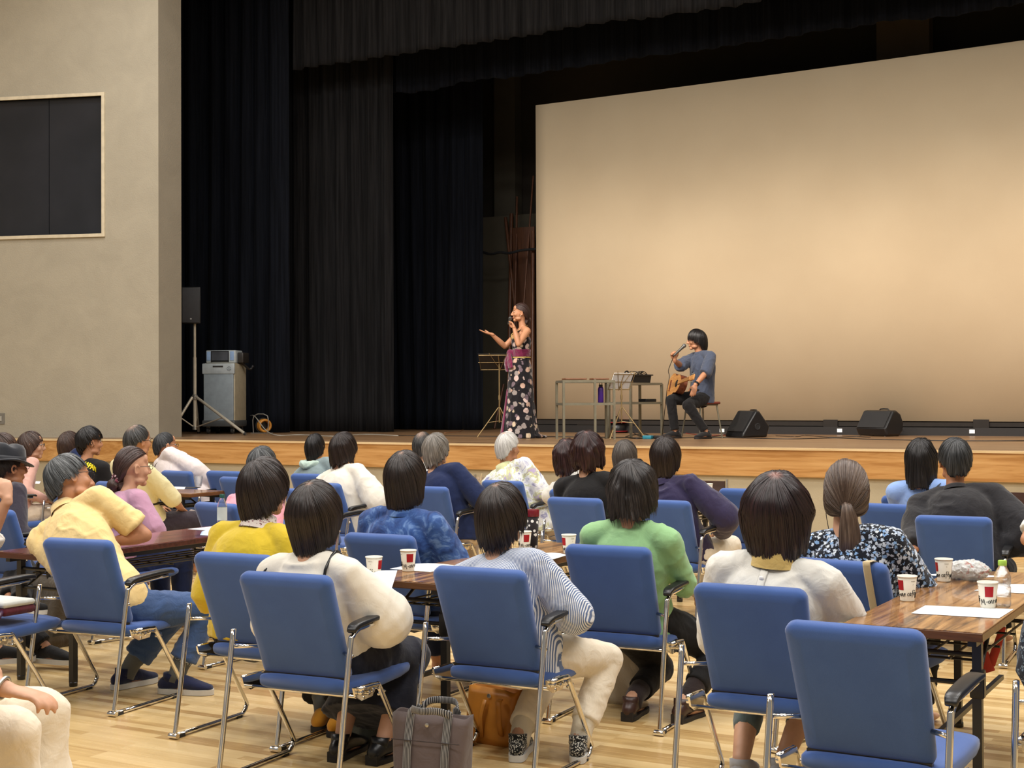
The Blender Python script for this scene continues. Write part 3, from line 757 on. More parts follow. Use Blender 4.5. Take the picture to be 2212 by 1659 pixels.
def desk_board(p, wpx, label):
    q = onz(p[0], p[1], 0.705); t_ = thing('table_board', label, 'board', (q[0], q[1], 0.7), 0, 'low dark boards standing at table ends')
    m_ = MB(); m_.box((wpx / 2, 0, 0.055), (wpx, 0.018, 0.105)); obj('panel', m_, M_DKB, t_)
    m_ = MB(); m_.box((wpx + 0.02, 0.0, 0.062), (0.012, 0.02, 0.124)); m_.box((wpx / 2 + 0.01, 0.02, 0.003), (wpx + 0.04, 0.06, 0.006)); obj('holder', m_, M_STEEL, t_)
desk_board((984, 1052), 0.19, 'low dark brown board standing behind the glass with a straw')
desk_board((1496, 1064), 0.29, 'low dark brown board standing behind the lone paper cup')
desk_board((2184, 1094), 0.3, 'low dark brown board at right edge beyond the black sweatshirt')

# ------------------------------------------------------------------ cups and small things on tables
def cup_strokes():
    """M-one cafe with accent, as pen strokes in x 0..9, y 0..1"""
    S_ = []
    S_.append([(0.0, -0.1), (0.15, 1.0), (0.55, 0.2), (0.9, 1.0), (1.15, -0.1), (1.3, 0.0)])
    S_.append([(1.55, 0.35), (1.95, 0.4)])
    def o_(x): return [(x + 0.3 + 0.28 * math.cos(a), 0.33 + 0.27 * math.sin(a)) for a in np.linspace(0.5, 6.6, 11)]
    S_.append(o_(2.1)); S_.append([(2.8, 0.05), (2.85, 0.6), (3.1, 0.62), (3.25, 0.05), (3.35, 0.02)])
    def e_(x): return [(x, 0.35), (x + 0.4, 0.38), (x + 0.35, 0.6), (x + 0.12, 0.6), (x + 0.02, 0.3), (x + 0.15, 0.05), (x + 0.45, 0.1)]
    S_.append(e_(3.5))
    S_.append([(4.95, 0.55), (4.75, 0.62), (4.55, 0.35), (4.65, 0.05), (4.95, 0.12)])
    S_.append([(5.5, 0.6), (5.25, 0.6), (5.1, 0.25), (5.25, 0.02), (5.5, 0.25), (5.55, 0.6), (5.55, 0.1), (5.68, 0.05)])
    S_.append([(6.45, 1.05), (6.2, 1.1), (6.05, 0.7), (6.0, -0.35)]); S_.append([(5.8, 0.5), (6.3, 0.55)])
    S_.append(e_(6.5)); S_.append([(6.75, 0.8), (6.95, 1.05)])
    return S_
_CUPPROTO = None
def make_cup(label):
    r = thing('paper_cup', label, 'cup', group='printed paper cups')
    H = 0.098; rb, rt = 0.0275, 0.0375
    m_ = MB(); m_.lathe([(rb * 0.9, 0.006), (rb, 0.0), (rb, 0.004), (rt - 0.0005, H - 0.004), (rt - 0.002, H - 0.002), (rt - 0.004, H - 0.006), (rb - 0.002, 0.012), (0.001, 0.01)], (0, 0, 0), 40, cap=False)
    obj('cup_body', m_, M_CUP, r, 'all')
    m_ = MB(); m_.lathe([(rt - 0.002, H - 0.002), (rt + 0.001, H - 0.004), (rt + 0.0018, H - 0.001), (rt + 0.001, H + 0.0018), (rt - 0.0015, H + 0.001), (rt - 0.002, H - 0.002)], (0, 0, 0), 40, cap=False)
    obj('rim', m_, M_CUP, r, 'all')
    def rad(z): return rb + (rt - rb) * z / H + 0.0004
    for base in (0.0, math.pi * 0.98):
        m_ = MB(); a0, a1, z0, z1 = base - 0.47, base + 0.47, 0.045, 0.084; n = 8; vs = []
        for z in (z0, z1):
            for i in range(n + 1): a = a0 + (a1 - a0) * i / n; vs.append((rad(z) * math.cos(a), rad(z) * math.sin(a), z))
        m_.add(vs, [(i, i + 1, n + 2 + i, n + 1 + i) for i in range(n)])
        obj('red_square', m_, M_RED, r, 'all')
    m_ = MB()
    for base in (0.0, math.pi * 0.98):
        for st in cup_strokes():
            pts = catmull([(x, y, 0) for x, y in st], 3) if len(st) > 2 else np.array([(x, y, 0) for x, y in st])
            P = []
            for x, y, _ in pts:
                a = base - 1.0 + x * 0.425; z = 0.016 + y * 0.0195 + x * 0.0014; P.append(((rad(z) + 0.0003) * math.cos(a), (rad(z) + 0.0003) * math.sin(a), z))
            m_.tube(P, 0.0010, 5)
    obj('lettering', m_, M_INK, r, 'all')
    m_ = MB()
    for base in (1.35, 1.35 + math.pi):
        for i in range(9):
            a = base + i * 0.06; m_.box((rad(0.08) * math.cos(a), rad(0.08) * math.sin(a), 0.08), (0.0012, 0.0012, 0.0015))
        m_.lathe([(0.0016, -0.0006), (0.0016, 0.0006)], (rad(0.068) * math.cos(base + 0.25), rad(0.068) * math.sin(base + 0.25), 0.068), 8)
    obj('fine_print', m_, plain('grey_print', rgb(150, 142, 128), 0.6), r)
    return r
for px, py, sq, lab in [(808, 1250, 1.05, 'paper cup nearest the sheet held by the white-bloused woman'),
                        (882, 1234, 0.25, 'paper cup standing before the indigo-shirted woman, beside white sheets'),
                        (1133, 1188, 0.35, 'paper cup in front of the spotted black tumbler'),
                        (1229, 1196, -1.0, 'paper cup standing at the corner by the green top woman'),
                        (1530, 1071, 0.0, 'lone paper cup far off near the dark purple sleeve'),
                        (1960, 1298, -0.9, 'paper cup closest to the chair with the beige strap'),
                        (2039, 1256, -1.25, 'paper cup left of the tied plastic bag'),
                        (2134, 1313, 0.15, 'paper cup in front of the green-capped bottle')]:
    q = onz(px, py, 0.70)
    view = math.atan2(-q[1], -q[0])        # direction from the cup to the viewer
    rz = view + sq
    if _CUPPROTO is None: _CUPPROTO = make_cup(lab); _CUPPROTO.location = (q[0], q[1], 0.7); _CUPPROTO.rotation_euler = (0, 0, rz)
    else: dup(_CUPPROTO, (q[0], q[1], 0.7), rz, lab)

def papermat():
    t = NT('printed_sheet'); v = t.coord(scale=(1, 1, 1))
    wv = t.n('ShaderNodeTexWave', wave_type='BANDS', bands_direction='Y'); wv.inputs['Scale'].default_value = 18; t.l(v, wv.inputs[0])
    n = t.noise(v, 45, 2); f = t.math('MULTIPLY', wv.outputs['Fac'], n)
    t.set(**{'Base Color': t.ramp(f, [(0.45, rgb(236, 240, 243)), (0.7, rgb(196, 206, 218))]), 'Roughness': 0.8}); return t.m
M_SHEET = papermat()
def paper(corners, label, z=0.7012, mat=M_PAPER, bend=0.0, name='paper_sheet'):
    P = [onz(x, y, z) for x, y in corners]; c = sum(P) / 4; m_ = MB(); vs = []; n = 6
    for i in range(n + 1):
        for j in range(n + 1):
            u, v_ = i / n, j / n
            p = (P[0] * (1 - u) + P[1] * u) * (1 - v_) + (P[3] * (1 - u) + P[2] * u) * v_
            p = p - c; p[2] = bend * math.sin(u * 3.1) * v_; vs.append(p)
    m_.add(vs, [(i * (n + 1) + j, (i + 1) * (n + 1) + j, (i + 1) * (n + 1) + j + 1, i * (n + 1) + j + 1) for i in range(n) for j in range(n)])
    o = obj(name, m_, mat); sd = o.modifiers.new('thick', 'SOLIDIFY'); sd.thickness = 0.0008; sd.offset = 1
    o.location = [float(q) for q in c]; return tag(o, label, 'paper')
paper([(1968, 1325), (2158, 1336), (2190, 1316), (1999, 1308)], 'white sheet lying nearest the front edge of the cup-laden table', mat=M_SHEET)
paper([(1986, 1242), (2104, 1248), (2180, 1246), (2060, 1238)], 'white sheet under the tied plastic bag', mat=M_PAPER)
paper([(2104, 1276), (2212, 1282), (2230, 1262), (2150, 1262)], 'white sheet right of the green-capped bottle')
paper([(842, 1229), (930, 1236), (985, 1222), (895, 1218)], 'white sheet behind the cup with a red square, by the indigo shirt', bend=0.006)
paper([(1152, 1204), (1196, 1208), (1226, 1199), (1176, 1195)], 'white sheet near the right-hand corner cup by the green top', bend=0.006)
paper([(1125, 1196), (1137, 1199), (1152, 1192), (1135, 1190)], 'small white sheet beneath the cup before the tumbler')
paper([(405, 1143), (462, 1147), (470, 1141), (470, 1136)], 'white sheet on the rosewood table beside the tea bottle', bend=0.004)
paper([(432, 1156), (476, 1159), (478, 1150), (436, 1148)], 'pale blue folded leaflet on the rosewood table', mat=plain('pale_blue_print', rgb(176, 196, 224), 0.6), bend=0.012, name='leaflet')
paper([(358, 1056), (398, 1057), (402, 1052), (372, 1051)], 'white sheet under the cream-shirted man\'s elbow, far left table')
paper([(1506, 1072), (1548, 1074), (1553, 1068), (1510, 1062)], 'white sheet under the lone paper cup')
paper([(55, 1044), (85, 1045), (88, 1040), (58, 1039)], 'white sheet glimpsed behind the hatted man')
# clear bottle, green cap
def bottle(px, py, z, H, R_, cap, body, label, liquid=None):
    q = onz(px, py, z); t_ = thing('plastic_bottle', label, 'bottle', (q[0], q[1], z))
    m_ = MB(); m_.lathe([(R_ * 0.85, 0.0), (R_, 0.008), (R_, H * 0.18), (R_ * 0.93, H * 0.2), (R_, H * 0.22), (R_, H * 0.4), (R_ * 0.9, H * 0.46), (R_, H * 0.5), (R_, H * 0.66), (R_ * 0.75, H * 0.78), (R_ * 0.42, H * 0.87), (R_ * 0.4, H * 0.95)], (0, 0, 0), 24)
    obj('bottle_body', m_, body, t_, 'all')
    m_ = MB(); m_.lathe([(R_ * 0.5, H * 0.885), (R_ * 0.52, H * 0.9), (R_ * 0.52, H * 0.985), (R_ * 0.46, H)], (0, 0, 0), 20); obj('bottle_cap', m_, cap, t_)
    if liquid: m_ = MB(); m_.lathe([(R_ * 1.01, H * 0.25), (R_ * 1.01, H * 0.62)], (0, 0, 0), 24, cap=False); obj('bottle_label', m_, liquid, t_)
    return t_
M_PET = glassmat('clear_plastic')
bottle(2166, 1309, 0.7, 0.175, 0.0315, plain('lime_cap', rgb(168, 208, 84), 0.4), M_PET, 'clear plastic bottle with lime green cap')
bottle(480, 1142, 0.7, 0.215, 0.031, plain('dark_green_cap', rgb(30, 84, 74), 0.4), M_PET, 'clear tea bottle with dark green cap and pale label', plain('pale_label', rgb(206, 216, 210), 0.6))
# tumbler
q = onz(1150, 1184, 0.7)
t_ = thing('tumbler', 'black tumbler with white spots and a dark red lid band', 'tumbler', (q[0], q[1], 0.7))
m_ = MB(); m_.lathe([(0.026, 0), (0.028, 0.004), (0.036, 0.17)], (0, 0, 0), 28)
tm = floral('tumbler_spots', rgb(34, 28, 30), [rgb(214, 210, 204)], 42, 0.36, 0.05, 0.0); obj('tumbler_body', m_, tm, t_, 'all')
m_ = MB(); m_.lathe([(0.037, 0.17), (0.038, 0.174), (0.038, 0.205), (0.036, 0.208)], (0, 0, 0), 28); obj('lid_band', m_, plain('dark_red_band', rgb(112, 22, 34), 0.25), t_)
# clear cup on the far left table, glass with straw
for px, py, straw, lab in ((428, 1051, False, 'clear plastic cup before the white-shirted man, on a dark tray'), (1035, 1054, True, 'clear glass holding a pale drinking straw')):
    q = onz(px, py, 0.705); t_ = thing('clear_cup', lab, 'cup', (q[0], q[1], 0.705))
    m_ = MB(); m_.lathe([(0.028, 0.0), (0.03, 0.002), (0.042, 0.095), (0.044, 0.097), (0.041, 0.095), (0.028, 0.006), (0.001, 0.005)], (0, 0, 0), 28, cap=False); obj('cup_wall', m_, M_PET, t_, 'all')
    if straw:
        m_ = MB(); m_.tube([(0, 0, 0.01), (0.035, 0.0, 0.13)], 0.004, 8); o = obj('drinking_straw', m_, plain('cream_straw', rgb(226, 206, 164), 0.5)); o.location = (q[0] - 0.005, q[1], 0.705)
        tag(o, 'cream drinking straw leaning in the clear glass', 'straw')
q = onz(417, 1054, 0.7); m_ = MB(); m_.lathe([(0.06, 0.0), (0.075, 0.006), (0.073, 0.006), (0.058, 0.003)], (0, 0, 0), 24); o = obj('coaster', m_, M_BLACKPL); o.location = (q[0], q[1], 0.7); tag(o, 'small black tray under the clear plastic cup', 'tray')
q = onz(1018, 1056, 0.7); m_ = MB(); m_.box((0, 0, 0.009), (0.13, 0.09, 0.018), r=0.004); o = obj('wooden_box', m_, plain('pine', rgb(206, 166, 104), 0.5)); o.location = (q[0], q[1], 0.7); tag(o, 'flat pale wooden box beside the glass with straw', 'box')
# crumpled plastic bag
q = onz(2094, 1252, 0.701); m_ = MB(); m_.ell((0, 0, 0.042), (0.088, 0.062, 0.042), seg=40, rings=26); m_.ell((-0.07, 0.0, 0.025), (0.04, 0.03, 0.025), seg=20, rings=12)
t = NT('carrier_bag'); v = t.coord(); n = t.noise(v, 16, 3, 0.6, 1.5)
t.set(**{'Base Color': t.ramp(n, [(0.44, rgb(246, 246, 244)), (0.56, rgb(240, 244, 238)), (0.62, rgb(222, 140, 136)), (0.68, rgb(150, 190, 144))]), 'Roughness': 0.3, 'Transmission Weight': 0.25, 'Alpha': 0.9})
t.bump(t.noise(v, 30, 4, 0.7, 2.0), 0.8, 0.02)
me = fuse(m_, 'bag', t.m, 0.0035, 1, 0.0065, (1, 1, 1), 52); o = obj('plastic_bag', me, None); o.location = (q[0], q[1], 0.7015); tag(o, 'crumpled white plastic bag tied shut, red and green print', 'bag')
# ================================================================== PEOPLE
SK1 = skin('skin_light', rgb(206, 158, 128)); SK2 = skin('skin_warm', rgb(190, 136, 102)); SK3 = skin('skin_tan', rgb(176, 122, 88))
def Rz(d): a = math.radians(d); return np.array(((math.cos(a), -math.sin(a), 0), (math.sin(a), math.cos(a), 0), (0, 0, 1)))
def Rx(d): a = math.radians(d); return np.array(((1, 0, 0), (0, math.cos(a), -math.sin(a)), (0, math.sin(a), math.cos(a))))
def Ry(d): a = math.radians(d); return np.array(((math.cos(a), 0, math.sin(a)), (0, 1, 0), (-math.sin(a), 0, math.cos(a))))
def unit(v): v = np.array(v, float); return v / (np.linalg.norm(v) + 1e-9)
def ik(S, H, l1, l2, pole):
    S = np.array(S, float); H = np.array(H, float); d = H - S; L = np.linalg.norm(d)
    if L > (l1 + l2) * 0.985: H = S + d / L * (l1 + l2) * 0.985; d = H - S; L = np.linalg.norm(d)
    a = (l1 * l1 - l2 * l2 + L * L) / (2 * L); h = math.sqrt(max(1e-6, l1 * l1 - a * a)); u = d / L
    p = np.array(pole, float) - u * np.dot(pole, u); p = unit(p)
    return S + u * a + p * h, H
def hand(mb, wr, d, n, side, curl=0.35, sc=1.0, spread=0.16):
    """d: direction of the fingers, n: back-of-hand normal, side +1 = thumb lies on the +(d x n) side"""
    d = unit(d); n = unit(np.array(n) - d * np.dot(n, d)); w_ = np.cross(d, n) * side
    mb.tube([wr - d * 0.02 * sc, wr + d * 0.02 * sc, wr + d * 0.06 * sc, wr + d * 0.085 * sc], [0.025 * sc, 0.031 * sc, 0.039 * sc, 0.037 * sc], 12, 2, 'round', ref=w_, ry=[0.019 * sc, 0.017 * sc, 0.015 * sc, 0.012 * sc])
    for i, (off, ln) in enumerate(((0.027, 0.068), (0.0095, 0.077), (-0.009, 0.072), (-0.026, 0.056))):
        p = wr + d * (0.084 - abs(i - 1.2) * 0.004) * sc + w_ * off * sc; dd = unit(d + w_ * (off / 0.027) * spread * 0.6); pts = [p]; c_ = curl * (0.7 + 0.15 * i); ang = c_ * 0.5
        for seg_, f_ in ((0.42, 1), (0.32, 1.25), (0.26, 1)):
            v_ = dd * math.cos(ang) - n * math.sin(ang); p = p + v_ * ln * seg_ * sc; pts.append(p); ang += c_ * f_
        mb.tube(pts, [0.0098 * sc, 0.0092 * sc, 0.0085 * sc, 0.007 * sc], 8, 2, 'round')
    p = wr + d * 0.022 * sc + w_ * 0.024 * sc; v1 = unit(d * 0.75 + w_ * 0.8 - n * 0.25); v2 = unit(d * 1.0 + w_ * 0.35 - n * (0.3 + curl * 0.4))
    mb.tube([p, p + v1 * 0.035 * sc, p + v1 * 0.035 * sc + v2 * 0.03 * sc, p + v1 * 0.035 * sc + v2 * 0.055 * sc], [0.014 * sc, 0.012 * sc, 0.0105 * sc, 0.0085 * sc], 8, 2, 'round')
def head_geo(mb, c, R, hs=1.0):
    def P(x, y, z): return c + R @ (np.array((x, y, z)) * hs)
    def E_(p, r, Rr=None): mb.ell(P(*p), tuple(q * hs for q in r), R if Rr is None else R @ Rr, 18, 12)
    E_((0, -0.014, 0.032), (0.074, 0.092, 0.086)); E_((0, 0.024, -0.012), (0.066, 0.072, 0.092)); E_((0, 0.012, -0.05), (0.055, 0.068, 0.062))
    E_((0, 0.068, -0.096), (0.024, 0.024, 0.02)); E_((0, 0.08, 0.034), (0.046, 0.018, 0.012)); E_((0, 0.062, 0.06), (0.056, 0.03, 0.04))
    for s in (-1, 1): E_((0.04 * s, 0.062, -0.024), (0.026, 0.026, 0.026)); E_((0.046 * s, 0.03, -0.076), (0.018, 0.04, 0.02), Rz(18 * s))
    mb.tube([P(0, 0.09, 0.028), P(0, 0.104, 0.0), P(0, 0.116, -0.026), P(0, 0.106, -0.036)], [0.008 * hs, 0.009 * hs, 0.0115 * hs, 0.008 * hs], 10, 2, 'round')
    for s in (-1, 1): E_((0.011 * s, 0.102, -0.031), (0.008, 0.010, 0.007))
    E_((0, 0.092, -0.058), (0.023, 0.010, 0.0055)); E_((0, 0.090, -0.069), (0.020, 0.010, 0.006))
    for s in (-1, 1):
        Re = Rz(-22 * s) @ Rx(8)
        E_((0.078 * s, -0.004, -0.008), (0.007, 0.019, 0.031), Re)
        pts = [P(0.082 * s + 0.006 * s * math.sin(a) * 0, -0.006 - 0.018 * math.cos(a) * 1.0, -0.006 + 0.030 * math.sin(a)) + R @ Rz(-20 * s) @ np.array((0.006 * s, 0, 0)) for a in np.linspace(-1.2, 2.6, 9)]
        mb.tube(pts, 0.0052 * hs, 6, 1, 'round')
EYEW = plain('eye_white', rgb(214, 206, 198), 0.3); EYED = plain('eye_dark', (0.012, 0.008, 0.006), 0.25); LIP = plain('lip_red', rgb(160, 74, 68), 0.4)
def face_parts(root, c, R, hs=1.0, brow=EYED, lips=False):
    for s in (-1, 1):
        m_ = MB(); p = c + R @ (np.array((0.031 * s, 0.083, 0.012)) * hs); m_.ell(p, (0.014 * hs, 0.009 * hs, 0.0062 * hs), R, 12, 8); o = obj('eye', m_, EYEW, root, 'all')
        m_ = MB(); p = c + R @ (np.array((0.031 * s, 0.0895, 0.012)) * hs); m_.ell(p, (0.0062 * hs, 0.0045 * hs, 0.0058 * hs), R, 10, 6); obj('iris', m_, EYED, o, 'all')
        m_ = MB(); pts = [c + R @ (np.array((x * s, 0.088 - (x - 0.03) ** 2 * 8, 0.034 + 0.004 * math.sin((x - 0.014) * 70))) * hs) for x in (0.014, 0.026, 0.038, 0.05)]
        m_.tube(pts, [0.002, 0.0032, 0.0028, 0.0014], 6, 2, 'round'); obj('eyebrow', m_, brow, root, 'all')
    if lips:
        m_ = MB(); m_.ell(c + R @ (np.array((0, 0.0955, -0.0595)) * hs), (0.021 * hs, 0.008 * hs, 0.004 * hs), R, 12, 8); m_.ell(c + R @ (np.array((0, 0.0945, -0.069)) * hs), (0.018 * hs, 0.008 * hs, 0.005 * hs), R, 12, 8); obj('lips', m_, LIP, root, 'all')
def glasses(root, c, R, hs=1.0, mat=None):
    m_ = MB(); F = lambda x, y, z: c + R @ (np.array((x, y, z)) * hs)
    for s in (-1, 1):
        pts = [F(0.034 * s + 0.024 * math.cos(a), 0.108, 0.008 + 0.017 * math.sin(a)) for a in np.linspace(0, 2 * math.pi, 17)]
        m_.tube(pts, 0.0016, 6); m_.tube([F(0.058 * s, 0.106, 0.014), F(0.078 * s, 0.085, 0.014), F(0.083 * s, 0.0, 0.012), F(0.080 * s, -0.02, 0.0)], 0.0018, 6, 2)
    m_.tube([F(-0.011, 0.11, 0.01), F(0, 0.113, 0.014), F(0.011, 0.11, 0.01)], 0.0016, 6)
    obj('glasses', m_, mat or M_BLACKPL, root, 'all')

def hair(root, c, R, mat, mode='bob', th=(0.018, 0.02, 0.025), ends=(0.05, -0.09, -0.12), hang=0.9, flare=0.0, wave=0.0, rag=0.10, amp=0.004, seed=1, near=True, tilt=0.42, hs=1.0, strands=None, swirl=0.5, tie=(0, -0.92, -0.35), name='hair', chin=None):
    rng = np.random.RandomState(seed)
    A, B, Cz = 0.077 * hs, 0.099 * hs, 0.118 * hs
    pole = unit((0.08 * (rng.rand() - 0.5), -tilt, 1.0)) if mode != 'tied' else unit(tie)
    e1 = unit(np.cross(pole, (0, 0, 1.0)) if abs(pole[2]) < 0.95 else np.cross(pole, (0, 1.0, 0))); e2 = np.cross(pole, e1)
    zf, zs, zb = [e * hs for e in ends]; zmin = min(zs, zb) - 0.035
    azk = np.radians([0, 35, 62, 85, 115, 145, 180]); sd = zs if chin is None else chin * hs
    zk = [zf, zf * 0.9, zf * 0.45 + sd * 0.55, sd, (zs + zb) / 2 if mode != 'short' else zs * 0.5 + zb * 0.5, zb, zb]
    if mode == 'short': zk = [zf, zf, zf * 0.75 + zs * 0.25, zs, zs - 0.012, zb * 0.9, zb]
    def surf(th_, ph, off):
        """th_ (n,), ph (n,k): angle from the crown -> local points, plus azimuth"""
        cp, sp = np.cos(ph)[..., None], np.sin(ph)[..., None]
        tt = (th_[:, None] + swirl * ph * (0.35 if mode != 'tied' else 0.0))
        D = cp * pole + sp * (np.cos(tt)[..., None] * e1 + np.sin(tt)[..., None] * e2)
        x, y, z = D[..., 0], D[..., 1], D[..., 2]
        az = np.abs(np.arctan2(x, y)); back = np.clip((1 - np.cos(az)) / 2, 0, 1); side = np.abs(np.sin(az)); up = np.clip(z, 0, 1)
        T = (th[1] * side + th[2] * (1 - side) * (back > 0.5) + 0.010 * (1 - side) * (back <= 0.5)) * (1 - up) + th[0] * up + off
        a_, b_, c_ = A + T, B + T, Cz + T
        X, Y, Z = x * a_, y * b_ - 0.008, z * c_
        lo = Z < 0; stretch = max(1.0, (-zmin + 0.02) / Cz); Z = np.where(lo, Z * stretch, Z)
        rh = np.sqrt(np.maximum(1e-9, x * x + y * y)); q = np.where(lo, np.clip(-Z / 0.12, 0, 3), 0)
        fac = (1 - hang) + hang / rh * (1 + flare * q)
        fac = np.where(lo, fac, 1.0)
        X, Y2 = X * fac, (Y + 0.008) * fac - 0.008
        return np.stack([X, Y2, Z], -1), az
    def ends_for(th_, extra):
        ph = np.tile(np.linspace(0, math.pi * 0.985, 150), (len(th_), 1)); P, az = surf(th_, ph, 0.0)
        if mode == 'tied':
            Dn = P / np.linalg.norm(P, axis=-1, keepdims=True)
            bad = ((P[..., 1] > 0.052 * hs) & (P[..., 2] < 0.058 * hs)) | (P[..., 2] < -0.088 * hs) | ((P[..., 1] > 0.0) & (P[..., 2] < 0.012 * hs))
            bad &= ph > 0.25
        else:
            ze = np.interp(az, azk, zk) + extra[:, None]; bad = (P[..., 2] < ze) & (ph > 0.5)
        idx = np.where(bad.any(1), bad.argmax(1), 149); return ph[np.arange(len(th_)), idx]
    n = 220 if near else 120; k = 42 if near else 24
    th_ = np.linspace(0, 2 * math.pi, n, endpoint=False)
    nz = vnoise(np.column_stack([np.cos(th_) * 9 + seed, np.sin(th_) * 9, th_ * 0])) + 0.5 * vnoise(np.column_stack([np.cos(th_) * 30 + seed, np.sin(th_) * 30, th_ * 0])) - 0.75
    pe = ends_for(th_, nz * rag * 0.22)
    s_ = np.linspace(0.0, 1, k); PH = pe[:, None] * s_[None, :]
    P, az = surf(th_, PH, 0.0)
    SS = np.tile(s_, (n, 1)); CT, ST = np.cos(th_)[:, None] + 0 * SS, np.sin(th_)[:, None] + 0 * SS
    q1 = vnoise(np.column_stack([(CT * 7 + seed).ravel(), (ST * 7).ravel(), (SS * 2.5).ravel()])).reshape(n, k) - 0.5
    q2 = vnoise(np.column_stack([(CT * 24 + seed).ravel(), (ST * 24).ravel(), (SS * 2.0).ravel()])).reshape(n, k) - 0.5
    q3 = vnoise(np.column_stack([P[..., 0].ravel() * 26 + seed, P[..., 1].ravel() * 26, P[..., 2].ravel() * 26])).reshape(n, k) - 0.5
    gain = np.clip(SS * 3, 0, 1)
    disp = (q1 * 1.6 + q2 * 1.5) * amp * gain * (0.6 + 0.8 * SS) + q3 * wave * 0.03 * np.clip(SS * 2, 0, 1)
    U = P / (np.linalg.norm(P, axis=-1, keepdims=True) + 1e-9); P = P + U * disp[..., None]
    cols = [P]
    for f_, dz in ((0.94, 0.003), (0.8, 0.012), (0.55, 0.03)):
        L = P[:, -1, :].copy(); L[:, 0] *= f_; L[:, 1] = (L[:, 1] + 0.008) * f_ - 0.008; L[:, 2] += dz * (1 if mode != 'tied' else 0.3); cols.append(L[:, None, :])
    P = np.concatenate(cols, 1); K = P.shape[1]
    arc = np.concatenate([np.zeros((n, 1)), np.cumsum(np.linalg.norm(np.diff(P, axis=1), axis=-1), 1)], 1)
    W = (P.reshape(-1, 3) @ R.T) + c; V = [tuple(q) for q in W]; fs = []; uv = []
    for i in range(n):
        j = (i + 1) % n
        for a_ in range(K - 1):
            fs.append((i * K + a_, i * K + a_ + 1, j * K + a_ + 1, j * K + a_))
            ui, uj = i / n, (i + 1) / n; uv += [(ui, arc[i, a_]), (ui, arc[i, a_ + 1]), (uj, arc[j, a_ + 1]), (uj, arc[j, a_])]
    ns = strands if strands is not None else (650 if near else 160)
    if ns:
        ts = rng.rand(ns) * 2 * math.pi; pe2 = ends_for(ts, (rng.rand(ns) - 0.7) * rag * 0.25 - 0.002); kk = 11
        s0 = rng.rand(ns) * 0.35; S2 = s0[:, None] + (1 - s0[:, None]) * np.linspace(0, 1, kk)[None, :]
        off = (rng.rand(ns) * 0.004 + 0.0005)[:, None] * np.sin(S2 * math.pi * 0.9) + 0.0008
        Q, _ = surf(ts, pe2[:, None] * S2, 0.0)
        U = Q / (np.linalg.norm(Q, axis=-1, keepdims=True) + 1e-9)
        q1 = vnoise(np.column_stack([(np.cos(ts)[:, None] * 7 + seed + 0 * S2).ravel(), (np.sin(ts)[:, None] * 7 + 0 * S2).ravel(), (S2 * 2.5).ravel()])).reshape(ns, kk) - 0.5
        q3 = vnoise(np.column_stack([Q[..., 0].ravel() * 26 + seed, Q[..., 1].ravel() * 26, Q[..., 2].ravel() * 26])).reshape(ns, kk) - 0.5
        Q = Q + U * (off + q1 * 1.6 * amp * np.clip(S2 * 3, 0, 1) * (0.6 + 0.8 * S2) + q3 * wave * 0.03 * np.clip(S2 * 2, 0, 1))[..., None]
        tang = np.gradient(Q, axis=1); side = np.cross(tang, U); side /= (np.linalg.norm(side, axis=-1, keepdims=True) + 1e-9)
        sway = (rng.rand(ns) - 0.5)[:, None] * 0.012 * (S2 - s0[:, None]); Q = Q + side * sway[..., None]
        rr = (0.0013 + 0.001 * rng.rand(ns))[:, None] * np.sin(np.clip((np.linspace(0, 1, kk)[None, :]) * 0.93 + 0.06, 0, 1) * math.pi) ** 0.6
        base = len(V); T3 = [Q + side * rr[..., None], Q - side * rr[..., None], Q + U * rr[..., None] * 0.8]
        T3 = np.stack(T3, 2).reshape(-1, 3) @ R.T + c; V += [tuple(q) for q in T3]
        for i in range(ns):
            u_ = ts[i] / (2 * math.pi)
            for a_ in range(kk - 1):
                b0 = base + (i * kk + a_) * 3; v0, v1 = S2[i, a_] * 0.25, S2[i, a_ + 1] * 0.25
                for x, y in ((0, 2), (2, 1)):
                    fs.append((b0 + x, b0 + y, b0 + 3 + y, b0 + 3 + x)); uv += [(u_, v0), (u_ + 0.002, v0), (u_ + 0.002, v1), (u_, v1)]
    me = bpy.data.meshes.new(name); me.from_pydata(V, [], fs); me.materials.append(mat)
    ul = me.uv_layers.new(name='UVMap'); ul.data.foreach_set('uv', np.array(uv, 'f').ravel())
    me.polygons.foreach_set('use_smooth', [True] * len(fs)); me.update()
    return obj(name, me, None, root)

from mathutils.bvhtree import BVHTree
def back_of(root, off=0.004):
    """depth of the shirt's back at a given x, z of the sitter's own frame"""
    me = [ch.data for ch in root.children if ch.name.split('.')[0] == 'shirt'][0]
    bv = BVHTree.FromPolygons([v.co[:] for v in me.vertices], [p.vertices[:] for p in me.polygons])
    def f(x, z, dflt=-0.15):
        h = bv.ray_cast(Vector((x, -1.5, z)), Vector((0, 1, 0)))
        return (h[0].y - off) if h[0] is not None else dflt
    return f

